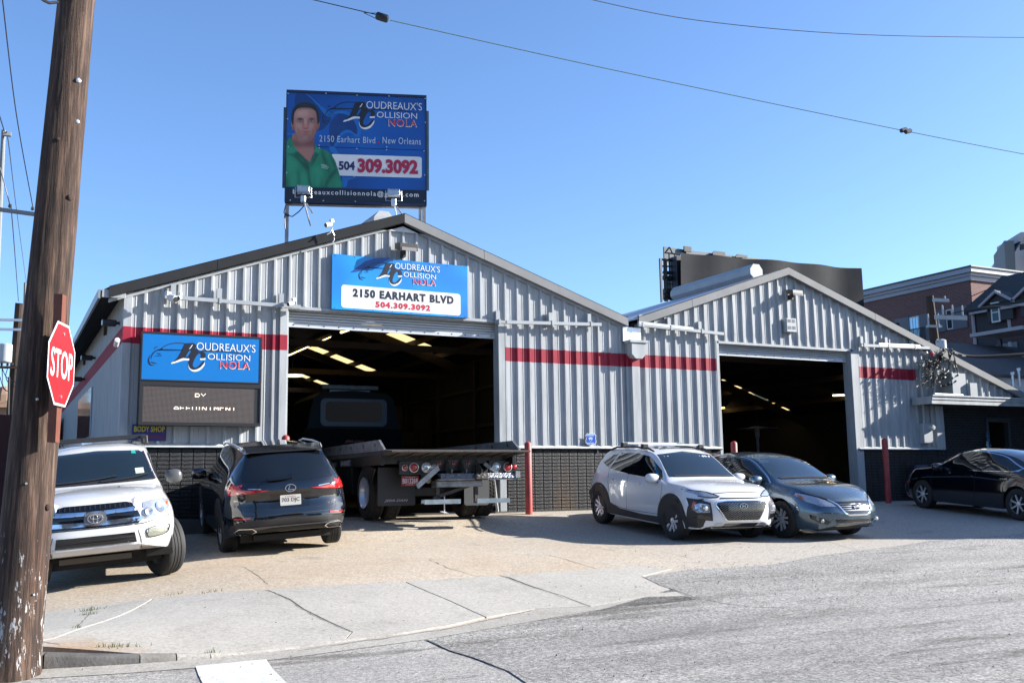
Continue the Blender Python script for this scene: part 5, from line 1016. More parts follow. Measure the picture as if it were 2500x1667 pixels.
# red awning / dark shed behind pole at far left of side wall
t = thing('shed', 'low dark red shed at the far end of the left side wall', 'shed', (.2, 40, .5)); a = MB(); a.box(-1.2, 1.7, 36, 39, .4, 3.9); obj('shed_wall', a, mat('shed_red', (.08, .012, .01), .7), t)
# ================================================================== background left
M_bwood = mat('far_pole_wood', (.045, .027, .02), .9, var=.3, vscale=4)
def crossarm(t, c, L, ang, col=None, th=.05):
    a = MB(); dx, dy = math.cos(ang)*L/2, math.sin(ang)*L/2; a.prism([(c[0]-dx, c[1]-dy, c[2]-th), (c[0]+dx, c[1]+dy, c[2]-th), (c[0]+dx, c[1]+dy, c[2]+th), (c[0]-dx, c[1]-dy, c[2]+th)], (math.sin(ang)*.12, -math.cos(ang)*.12, 0)); return obj('crossarm', a, col or M_galv, t)
def insul(t, p, s=.12): a = MB(); a.lathe([(0, 2.2*s), (.3*s, 2.1*s), (.9*s, 1.6*s), (.4*s, 1.4*s), (s, 1.0*s), (.4*s, .7*s), (s, .4*s), (.3*s, 0), (0, 0)], 8, Matrix.Translation(p)); return obj('insulator', a, mat('insulator_brown', (.12, .09, .08), .3), t)
lp = thing('utility_pole', 'brown utility pole with transformer in the left background behind the foreground pole', 'utility pole', tuple(gp(18, 1228)), group='distant utility poles')
p0 = atD(12, 1228, 42); p1 = atD(48, 740, 42); a = MB(); a.tube([p0-np.array([0, 0, .3]), p1], [.24, .17], 12); obj('pole_shaft', a, M_bwood, lp)
for y_, s_, col in ((783, 3.2, None), (806, 3.2, None), (898, 3.2, M_bwood)): c = atD(40, y_, 41.8); crossarm(lp, (c[0]-.5, c[1], c[2]), s_, -.2, col)
c = atD(13, 862, 41.5); a = MB(); a.lathe([(0, .42), (.2, .40), (.26, .36), (.26, -.36), (.22, -.40), (0, -.4)], 14, Matrix.Translation(c)); obj('transformer', a, mat('transformer_grey', (.5, .52, .53), .4), lp, smooth=40)
a = MB(); a.tube([c, atD(30, 868, 41.9)], .05, 6); obj('bracket', a, M_galv, lp)
for px in (4, 18, 30): insul(lp, atD(px, 893, 41.8), .07)
a = MB(); a.tube([atD(16, 1215, 41), atD(22, 920, 41)], .05, 6); obj('riser_pipe', a, M_cab, lp)
for k, pts in enumerate(([(0, 880), (12, 915), (30, 930), (45, 935)], [(5, 900), (8, 940), (20, 955), (38, 940)], [(0, 920), (10, 950), (25, 955)], [(20, 895), (14, 918), (22, 935), (36, 930)])): a = MB(); a.tube([atD(x_, y_, 41.5) for x_, y_ in spline(pts, 4)], .018, 5); obj('wire', a, M_cab, lp)
lp2 = thing('utility_pole', 'grey metal pole top with long crossarm at the left edge of the sky', 'utility pole', tuple(atD(0, 700, 26)), group='distant utility poles')
a = MB(); a.tube([atD(-10, 700, 26), atD(9, 318, 26)], [.08, .055], 10); obj('pole_shaft', a, mat('galvanised_pole', (.24, .26, .27), .7), lp2)
a = MB(); q0, q1 = atD(-30, 505, 25.9), atD(82, 520, 25.9); a.prism([q0, q1, q1+np.array([0, 0, -.09]), q0+np.array([0, 0, -.09])], (.05, -.1, 0)); obj('crossarm', a, MATS['galvanised_pole'], lp2)
insul(lp2, atD(24, 508, 25.8), .055); insul(lp2, atD(79, 514, 25.8), .05); a = MB(); a.bbox(-.08, .12, -.05, .05, -.05, .05, b=.01, M=Matrix.Translation(atD(15, 328, 25.9))); obj('clamp', a, MATS['galvanised_pole'], lp2)
lp3 = thing('utility_pole', 'thin grey pole top just left of the foreground pole', 'utility pole', tuple(atD(58, 900, 70)), group='distant utility poles'); a = MB(); a.tube([atD(52, 1100, 70), atD(62, 690, 70)], [.16, .1], 8); obj('pole_shaft', a, MATS['galvanised_pole'], lp3)
def wire(pts, r, lab, grp='overhead wires', m=None):
    a = MB(); P = [np.array(atD(*p)) for p in pts]; Q_ = spline([tuple(p) for p in P], 8) if len(P) > 2 else P
    a.tube(Q_, r, 5); return tag(obj('overhead_wire', a, m or mat('wire_dark', (.02, .02, .022), .5)), lab, 'wire', grp)
def spline3(pts, n=8): return spline(pts, n)
wire([(6, 0, 18), (40, 280, 22), (80, 505, 26)], .012, 'dark wire dropping from the top left corner to the long crossarm'); wire([(0, 410, 25.9), (24, 500, 26), (30, 540, 28), (45, 735, 42)], .014, 'wire from the left edge over the insulator down to the brown pole')
wire([(-5, 270, 25), (12, 325, 26), (20, 345, 27), (40, 510, 40), (64, 690, 70)], .014, 'thin wire running from the metal pole top to the thin grey pole'); wire([(0, 945, 40), (60, 975, 60)], .01, 'thin low wire at the left edge')
# long wires across the sky
wire([(700, -15, 12), (933, 40, 11.2)], .006, 'guy wire entering at the top, left of its black insulator', 'long wires across the sky'); 
wire([(952, 50, 11.1), (1500, 172, 12), (2210, 320, 13.5), (2560, 388, 14.3)], .006, 'long wire sagging across the sky, right of its black insulator', 'long wires across the sky', mat('wire_green', (.12, .2, .18), .5))
wire([(1400, -10, 20), (1700, 50, 22), (2100, 85, 24), (2560, 93, 27)], .009, 'highest thin wire across the upper right sky', 'long wires across the sky')
c = atD(933, 43, 11.1); dv = Vector(atD(952, 50, 11.1)-atD(915, 38, 11.1)).normalized(); t = thing('guy_insulator', 'black strain insulator in the long overhead wire', 'insulator', tuple(c)); Mi = Matrix.Translation(c) @ dv.to_track_quat('Z', 'Y').to_matrix().to_4x4()
a = MB(); a.lathe([(0, -.075), (.035, -.07), (.045, -.055), (.045, .055), (.035, .07), (0, .075)], 12, Mi); obj('insulator_body', a, M_ink, t, smooth=40); a = MB(); a.tube([atD(888, 32, 11.15), atD(925, 33, 11.15)], .004, 4); a.tube([atD(888, 32, 11.1), atD(922, 48, 11.1)], .004, 4); obj('wire_loop', a, M_ink, t)
for px, py in ((2206, 318), (2217, 321)): a = MB(); a.lathe([(0, -.07), (.03, -.05), (.03, .05), (0, .07)], 8, Matrix.Translation(atD(px, py, 13.45)) @ Matrix.Rotation(R_(70), 4, 'Y')); tag(obj('wire_clamp', a, M_ink), 'left small dark clamp on the long wire' if px < 2210 else 'right small dark clamp on the long wire', 'clamp')
# far left brick building
t = thing('brick_building', 'tan brick building with arched window far off at the left edge', 'building', (-3, 75, .4)); Z = 75
M_tan = mat('tan_brick', (.30, .19, .13), .9, var=.15, vscale=3); q = lambda x, y: atY(x, y, 60)
a = MB(); x0 = q(-300, 1000)[0]; x1 = q(43, 1000)[0]; zt = q(20, 995)[2]; zb = 0; a.box(x0, x1, 60, 75, zb, zt); obj('wall', a, M_tan, t)
a = MB(); a.box(x0, x1+.2, 59.7, 75, zt, zt+.35); a.lathe([(0, .0), (.45, .0), (.45, .5), (.25, .9), (0, 1.0)], 10, Matrix.Translation((q(8, 990)[0], 60.2, zt+.2))); obj('parapet', a, M_tan, t)
for px in (12, 29): a = MB(); p = q(px, 1120); a.prism([(p[0]-.35, 59.9, p[2]-2), (p[0]+.35, 59.9, p[2]-2), (p[0]+.35, 59.9, p[2]+1.1), (p[0]+.2, 59.9, p[2]+1.4), (p[0]-.2, 59.9, p[2]+1.4), (p[0]-.35, 59.9, p[2]+1.1)], (0, .05, 0)); w = obj('window', a, mat('far_glass', (.10, .13, .15), .2), t); a = MB(); a.box(p[0]-.03, p[0]+.03, 59.84, 59.9, p[2]-2, p[2]+1.4); a.box(p[0]-.35, p[0]+.35, 59.84, 59.9, p[2]-.3, p[2]-.24); obj('glazing_bar', a, M_white, w)
t = thing('boundary_wall', 'low pale wall along the far side of the side street at the left edge', 'wall', (-4, 50, .4)); a = MB(); a.box(q(-300, 1100)[0], q(46, 1100)[0], 52, 52.2, -.2, 1.9); obj('wall_face', a, mat('pale_render', (.35, .36, .36), .9), t)
# ================================================================== background right
M_rb = mat('red_brown_brick', (.15, .062, .055), .9); N, L, b = nodes_of(M_rb)
tc = N.new('ShaderNodeNewGeometry'); sx = N.new('ShaderNodeSeparateXYZ'); L.new(tc.outputs['Position'], sx.inputs[0]); cb = N.new('ShaderNodeCombineXYZ'); ad_ = N.new('ShaderNodeMath'); ad_.operation = 'ADD'; L.new(sx.outputs[0], ad_.inputs[0]); L.new(sx.outputs[1], ad_.inputs[1]); L.new(ad_.outputs[0], cb.inputs[0]); L.new(sx.outputs[2], cb.inputs[1])
br = N.new('ShaderNodeTexBrick'); br.inputs['Scale'].default_value = 1.; br.inputs['Brick Width'].default_value = .26; br.inputs['Row Height'].default_value = .085; br.inputs['Mortar Size'].default_value = .012; br.inputs['Color1'].default_value = (.22, .08, .06, 1); br.inputs['Color2'].default_value = (.13, .055, .05, 1); br.inputs['Mortar'].default_value = (.26, .2, .2, 1); L.new(cb.outputs[0], br.inputs[0]); L.new(br.outputs[0], b.inputs['Base Color'])
BX = 51.5
brk = thing('apartment_building', 'red brown brick apartment block with white cornice behind the right workshop', 'building', (BX, 45, .9))
K = atX(2367, 656, BX); ztop = K[2]; zc = atX(2370, 684, BX)[2]; yc = K[1]; yfar = atX(2060, 712, BX)[1]+14
a = MB(); a.box(BX, BX+18, yc, yfar, .5, zc); obj('wall', a, M_rb, brk)
M_corn = mat('cornice_white', (.42, .45, .52), .6)
for z0, z1, o_ in ((zc, zc+(ztop-zc)*.35, .12), (zc+(ztop-zc)*.35, zc+(ztop-zc)*.6, .25), (zc+(ztop-zc)*.6, ztop, .45)): a = MB(); a.box(BX-o_, BX+18+o_, yc-o_, yfar, z0, z1); obj('cornice', a, M_corn, brk)
a = MB(); a.box(BX-.55, BX+18, yc-.55, yfar, ztop, ztop+.08); obj('cornice_cap', a, mat('cap_dark', (.05, .08, .1), .5), brk)
M_shut = mat('grey_shutter', (.16, .18, .21), .6); M_glass = mat('window_glass', (.25, .4, .5), .05, .6); M_gdark = mat('window_glass_dark', (.04, .05, .06), .08)
def window_x(par, X, px0, py0, px1, py1, rows, cols, glass, shut=.0, frame=M_white, d=.06):
    pa = atX(px0, py0, X); pb = atX(px1, py1, X); y0_, y1_ = sorted((pa[1], pb[1])); z0_, z1_ = sorted((pa[2], pb[2]))
    a = MB(); a.box(X-d, X, y0_, y1_, z0_, z1_); w = obj('window', a, frame, par)
    h = (z1_-z0_-.1)/rows; wd_ = (y1_-y0_-.1)/cols
    for i in range(rows):
        for j in range(cols): a = MB(); a.box(X-d-.01, X-d+.002, y0_+.05+j*wd_+.03, y0_+.05+(j+1)*wd_-.03, z0_+.05+i*h+.03, z0_+.05+(i+1)*h-.03); obj('pane', a, glass, w)
    if shut:
        for s in (0, 1):
            ya = y0_-shut-.03 if s == 0 else y1_+.03; a = MB(); a.box(X-.08, X-.0, ya, ya+shut, z0_-.05, z1_+.05); obj('shutter', a, M_shut, par)
    return w
window_x(brk, BX-.01, 2221, 775, 2249, 833, 2, 3, M_glass, 1.15); window_x(brk, BX-.01, 2310, 757, 2329, 803, 2, 1, M_gdark, 1.0); window_x(brk, BX-.01, 2325, 865, 2345, 900, 2, 1, M_gdark, .9); window_x(brk, BX-.01, 2168, 795, 2172, 830, 1, 1, M_gdark, .9)
a = MB(); p0, p1 = atX(2222, 806, BX-.8), atX(2258, 806, BX-.8)
for k in range(13): y_ = p0[1]+(p1[1]-p0[1])*k/12; a.box(BX-.82, BX-.79, y_-.015, y_+.015, p0[2]-1.2, p0[2])
a.box(BX-.83, BX-.78, min(p0[1], p1[1]), max(p0[1], p1[1]), p0[2], p0[2]+.05); obj('balcony_railing', a, M_ink, brk); a = MB(); a.box(BX-.85, BX, min(p0[1], p1[1]), max(p0[1], p1[1]), p0[2]-1.35, p0[2]-1.2); obj('balcony_slab', a, M_ink, brk)
t = None
for px in (2346, 2356, 2363, 2384, 2391, 2398):
    p = atX(px, 845, BX-.02 if px < 2370 else 48.98); a = MB(); a.box(p[0]-.04, p[0], p[1]-.22, p[1]+.22, p[2]-.3, p[2]+.3)
    tag(obj('reflected_light', a, mat('reflection_patch', (.5, .55, .65), .3)) if False else bpy.data.objects.new('x', None), None) if False else None
# dark house
HX = 49.
dh = thing('dark_house', 'dark clapboard house with dormers and grey shutters at the right edge', 'house', (HX, 34, .9))
pa = atX(2372, 762, HX); ye = pa[1]; ze = pa[2]; M_dh = mat('dark_siding', (.035, .037, .045), .7, var=.1); M_dh2 = mat('maroon_siding', (.07, .02, .03), .7)
a = MB(); a.box(HX, HX+12, 18, ye, .5, ze); obj('wall', a, M_dh, dh)
ys_ = atX(2462, 748, HX)[1]; a = MB(); a.box(HX-.04, HX, 18, ys_, atX(2470, 830, HX)[2], ze); obj('wall_panel', a, M_dh2, dh)
M_shin = mat('dark_shingles', (.030, .036, .042), .85, var=.3, vscale=3)
a = MB(); rg = atY(2444, 676, ye+.2); a.prism([(HX-.5, ye+.2, ze-.1), (HX-.5, ye+.2, ze+.1), (rg[0], ye+.2, rg[2]), (2*rg[0]-HX+.5, ye+.2, ze+.1), (2*rg[0]-HX+.5, ye+.2, ze-.1)], (0, -(ye-18), 0)); obj('roof', a, M_shin, dh)
def strip_x(par, name, m, px0, py0, px1, py1, h, X, d=.1):
    p0, p1 = atX(px0, py0, X), atX(px1, py1, X); a = MB(); a.prism([(X-d, p0[1], p0[2]), (X-d, p1[1], p0[2]), (X-d, p1[1], p0[2]-h), (X-d, p0[1], p0[2]-h)], (d, 0, 0)); return obj(name, a, m, par)
M_wt = mat('house_trim', (.38, .38, .42), .6)
strip_x(dh, 'gutter', M_wt, 2368, 762, 2411, 755, .16, HX-.4); strip_x(dh, 'gutter', M_wt, 2445, 749, 2560, 735, .16, HX-.4)
a = MB(); 
for (xa, ya), (xb, yb) in (((2374, 766), (2386, 905)), ((2459, 750), (2467, 811)), ((2465, 835), (2474, 885))):
    p0, p1 = atX(xa, ya, HX-.12), atX(xb, yb, HX-.12); a = MB(); a.tube([p0, (p0[0]+.05, p1[1]*.5+p0[1]*.5, p1[2])], .1, 6); obj('downspout', a, M_wt, dh)
def dormer(px, py, w=2.2):
    ap = atX(px, py, HX-.6); y_, z_ = ap[1], ap[2]; lo = z_-.62
    a = MB(); a.prism([(HX-.3, y_-w*.36, ze-.8), (HX-.3, y_+w*.36, ze-.8), (HX-.3, y_+w*.36, lo), (HX-.3, y_, z_-.2), (HX-.3, y_-w*.36, lo)], (3, 0, 0)); d = obj('dormer', a, M_dh, dh)
    for s in (-1, 1): a = MB(); a.prism([(HX-.6, y_, z_), (HX-.6, y_+s*w*.5, lo-.1), (HX-.6, y_+s*w*.5, lo-.24), (HX-.6, y_, z_-.16)], (.12, 0, 0)); obj('bargeboard', a, M_wt, d); a = MB(); a.prism([(HX-.5, y_, z_), (HX-.5, y_+s*w*.5, lo-.1), (HX-.5, y_+s*w*.5, lo-.2), (HX-.5, y_, z_-.12)], (3.5, 0, 0)); obj('dormer_roof', a, M_shin, d)
dormer(2427, 708); dormer(2510, 690)
window_x(dh, HX-.32, 2419, 740, 2444, 785, 2, 1, mat('house_glass', (.12, .22, .26), .1, .2), 0); window_x(dh, HX-.02, 2425, 845, 2447, 885, 2, 1, M_gdark, 1.0)
strip_x(dh, 'porch_roof', M_wt, 2430, 820, 2560, 806, .18, HX-2.2, 2.); a = MB(); p = atX(2441, 828, HX-2); a.box(HX-2.1, HX-1.95, p[1]-.1, p[1]+.1, 3, p[2]); obj('porch_post', a, M_ink, dh)
# low shingle roof, white wall, pipes
lw = thing('low_house', 'low house with grey shingle roof and white block wall just right of the gable end', 'house', (33, 27, .9))
pA = atY(2318, 915, 30); a = MB(); z0_ = atY(2450, 918, 30)[2]; X0_ = atY(2395, 905, 30)[0]
zr0 = atY(2500, 850, 34)[2]
a = MB(); a.prism([(X0_-3.5, 29.6, z0_-.1), (60, 29.6, z0_-.1), (60, 34.5, zr0), (X0_+1.2, 34.5, zr0)], (0, 0, .12)); obj('roof', a, mat('grey_shingles', (.075, .075, .08), .9, var=.3, vscale=2.5, stretch=(1, 6, 1)), lw)
a = MB(); a.box(X0_-3.4, 60, 29.8, 34, .5, z0_-.1); obj('wall', a, mat('white_block', (.55, .57, .6), .8, var=.1, vscale=2), lw)
for px, py in ((2472, 920), (2487, 910)): p0 = atY(px, py, 29.2); a = MB(); a.lathe([(.06, 0), (.06, .7), (.1, .7), (.1, .78), (.06, .83), (0, .83)], 10, Matrix.Translation((p0[0], 29.2, p0[2]-.6))); obj('vent_pipe', a, M_galv, lw)
# tarp covered roadside billboard behind
tb = thing('covered_billboard', 'large roadside billboard covered with grey tarpaulin behind the smaller workshop', 'billboard', (41, 45, .9))
M_tarp = mat('tarpaulin', (.035, .037, .042), .85, spec=.12, var=.45, vscale=.25); n = 28; m_ = 10; a = MB(); p00 = atY(1662, 617, 45); p10 = atY(2103, 655, 45); vs = []
for j in range(m_+1):
    for i in range(n+1):
        u, v = i/n, j/m_; X = p00[0]+(p10[0]-p00[0])*u; zt = p00[2]+(p10[2]-p00[2])*u; z_ = zt-(zt-8)*v; vs.append((X, 45+.22*math.sin(u*9)*math.sin(v*2.2+u)+.12*math.sin(u*23+v*3), z_))
a.add(vs, [(j*(n+1)+i, j*(n+1)+i+1, (j+1)*(n+1)+i+1, (j+1)*(n+1)+i) for j in range(m_) for i in range(n)]); obj('tarpaulin', a, M_tarp, tb, smooth=60, fix=False)
a = MB(); a.box(p00[0], p10[0]-.1, 45.4, 46.2, 8, p10[2]-.4); a.box(p00[0]+3, p00[0]+4, 46, 47, .5, 9); obj('frame_backing', a, M_ink, tb)
qq = lambda x, y, Y=45.5: atY(1600+x*.12755, 590+y*.12755, Y)
M_bst = mat('billboard_steel_blue', (.045, .075, .10), .5); M_bk = mat('billboard_black', (.01, .012, .014), .6)
a = MB(); P = [qq(x, y, 47.5) for x, y in ((165, 95), (560, 155), (600, 230), (480, 240), (480, 420), (175, 420))]; a.prism(P, (0, .1, 0)); obj('rear_panel', a, M_bst, tb)
a = MB(); P = [qq(x, y, 47.5) for x, y in ((560, 155), (2300, 360), (2300, 460), (560, 300))]; a.prism(P, (0, .1, 0)); obj('rear_panel', a, M_bst, tb)
for pl in (((555, 82), (692, 100), (692, 200), (555, 180)), ((1100, 210), (1140, 175), (1340, 200), (1340, 280), (1100, 250)), ((1540, 280), (1580, 238), (1765, 265), (1765, 310), (1540, 300)), ((2130, 335), (2170, 340), (2160, 350), (2130, 345))):
    a = MB(); a.prism([qq(x, y, 47.3) for x, y in pl], (0, .1, 0)); obj('cutout', a, M_bk, tb)
a = MB(); a.prism([qq(x, y, 45.2) for x, y in ((88, 315), (125, 320), (150, 1150), (120, 1160))], (.0, .12, 0)); obj('side_board', a, M_bst, tb)
for pts, r_ in (([(130, 340), (470, 380)], .07), ([(130, 470), (440, 480)], .05), ([(150, 590), (440, 600)], .1), ([(150, 690), (450, 720)], .16), ([(160, 960), (460, 970)], .2), ([(185, 330), (205, 1140)], .14), ([(330, 340), (350, 1100)], .12), ([(445, 340), (465, 1080)], .14), ([(262, 230), (285, 960)], .05), ([(150, 1050), (460, 1060)], .2), ([(230, 800), (340, 820)], .03), ([(275, 110), (335, 240)], .05), ([(270, 110), (190, 210)], .05), ([(340, 220), (400, 320)], .04), ([(180, 210), (470, 245)], .05)):
    a = MB(); a.tube([qq(*p, 46) for p in pts], r_, 4); obj('strut', a, M_bk, tb)
for r4 in ((130, 400, 180, 460), (200, 400, 250, 470), (345, 440, 425, 485), (355, 540, 425, 650), (210, 590, 320, 640), (215, 720, 330, 940), (360, 730, 435, 950), (130, 1000, 440, 1040)):
    x0_, y0_, x1_, y1_ = r4; a = MB(); a.prism([qq(x, y, 46.8) for x, y in ((x0_, y0_), (x1_, y0_+8), (x1_, y1_), (x0_, y1_-8))], (0, .05, 0)); obj('pale_panel', a, mat('pale_green_panel', (.30, .38, .36), .6), tb)  # pale green panels behind the struts
# pole with transformer behind
up = thing('utility_pole', 'dark utility pole with crossarms and transformer in front of the brick apartments', 'utility pole', (34, 30, .9), group='distant utility poles'); p1 = atD(2269, 722, 42); p0 = atD(2287, 880, 42); a = MB(); a.tube([p0, p1], [.2, .16], 10); obj('pole_shaft', a, M_bwood, up)
zz4 = lambda x, y: (2100+x*.22963, 540+y*.22963)
for (x0_, y0_, x1_, y1_, w) in ((765, 822, 912, 828, .07), (785, 998, 1103, 1010, .09), (700, 1105, 840, 1108, .05)):
    a = MB(); q0, q1 = atD(*zz4(x0_, y0_), 41.8), atD(*zz4(x1_, y1_), 41.8); a.prism([q0, q1, q1-np.array([0, 0, w*2]), q0-np.array([0, 0, w*2])], (.05, -.12, 0)); obj('crossarm', a, M_cond, up)
for x_, y_, h_ in ((900, 825, .12), (880, 995, .42), (985, 995, .42), (1090, 1000, .42), (728, 1110, .5), (840, 1130, .6)): p = atD(*zz4(x_, y_), 41.7); a = MB(); a.lathe([(.035, 0), (.035, h_*.9), (.02, h_), (0, h_)], 8, Matrix.Translation(p)); obj('insulator', a, M_cond, up)
c = atD(*zz4(862, 1325), 41.4); a = MB(); a.lathe([(0, .27), (.15, .26), (.21, .22), (.21, -.3), (0, -.3)], 16, Matrix.Translation(c)); obj('transformer', a, mat('transformer_grey', (.5, .52, .53), .4), up, smooth=40)
for x_ in (820, 860, 875): p = atD(*zz4(x_, 1285), 41.3); a = MB(); a.lathe([(.03, 0), (.04, .07), (.03, .12), (.0, .15)], 8, Matrix.Translation(p)); obj('bushing', a, M_cond, up)
wire([zz4(985, 1385)+(38,), zz4(1100, 1425)+(38,), zz4(1300, 1435)+(38,), zz4(1750, 1410)+(38,)], .05, 'thick sagging cable in front of the dark house', 'cables in front of the dark house'); wire([zz4(1000, 1400)+(38,), zz4(1150, 1440)+(38,), zz4(1400, 1452)+(38,), zz4(1750, 1440)+(38,)], .03, 'thinner sagging cable just below the thick one', 'cables in front of the dark house')
wire([zz4(900, 1000)+(41,), zz4(1300, 915)+(41,), zz4(1750, 900)+(41,)], .02, 'thin wire from the crossarm toward the dormer'); wire([zz4(1180, 800)+(45,), zz4(1400, 715)+(45,), zz4(1750, 650)+(45,)], .02, 'thin wire across the dark roof')
# tower at the edge
tw = thing('tower', 'grey tower block top at the upper right edge', 'building', tuple(atD(2470, 900, 120))); D_ = 120
def tq(x, y): return atD(*zz4(x, y), D_)
a = MB(); a.prism([tq(1530, 208), tq(1637, 206), tq(1660, 700), tq(1560, 700)], (6, 6, 0)); obj('shaft', a, mat('tower_grey', (.13, .17, .20), .7), tw)
a = MB(); a.prism([tq(1645, 330), tq(1720, 210), tq(1950, 200), tq(1950, 700), tq(1660, 700)], (6, 8, 0)); obj('wall', a, mat('tower_pale', (.45, .48, .54), .7), tw)
a = MB(); a.prism([tq(1684, 130), tq(1712, 116), tq(1900, 116), tq(1900, 230), tq(1690, 215)], (4, 6, 0)); obj('penthouse', a, MATS['tower_pale'], tw)
for pl in (((1720, 120), (1900, 120), (1900, 175), (1722, 172)), ((1650, 255), (1700, 245), (1700, 300), (1650, 320)), ((1722, 350), (1900, 300), (1900, 400), (1726, 410)), ((1716, 440), (1900, 420), (1900, 520), (1722, 520))): a = MB(); a.prism([np.array(tq(*p))-_F*2 for p in pl], _F*1.); obj('opening', a, mat('opening_dark', (.02, .03, .05), .4), tw)
# neighbour out of frame to the right: its shade falls on the lot
nb = thing('neighbour_building', 'tall grey block beyond the right edge that shades the lot', 'building', (30, 12, .5)); a = MB(); a.box(27.2, 36, 8.4, 15.4, 0, 6.7); obj('wall', a, mat('neighbour_wall', (.3, .29, .28), .8), nb); a = MB(); a.box(27.4, 36, 15.41, 18.2, 0, 4.75); obj('side_wing', a, MATS['neighbour_wall'], nb)
# houses across the street behind the camera (seen in paint reflections)
for x0_, x1_, h_, col in ((-16, -4, 5.5, (.35, .33, .30)), (-2, 9, 7, (.22, .12, .09)), (12, 24, 5, (.45, .43, .38))):
    t = thing('street_house', {-16: 'pale house across the street, leftmost behind the camera', -2: 'red brown house across the street behind the camera', 12: 'cream house across the street to the right behind the camera'}[x0_], 'house', (x0_, -16, 0)); a = MB(); a.box(x0_, x1_, -26, -16, 0, h_); obj('wall', a, mat('house_%d' % x0_, col, .8), t); a = MB(); a.prism([(x0_-.4, -26.4, h_), (x0_-.4, -15.6, h_), (x0_-.4, -21, h_+2.6)], (x1_-x0_+.8, 0, 0)); obj('roof', a, M_shin, t)
    for k in range(3): a = MB(); xx = x0_+1.2+k*(x1_-x0_-2.4)/2.3; a.box(xx-.5, xx+.5, -15.98, -15.94, 1.2, 2.8); obj('window', a, M_gdark, t)
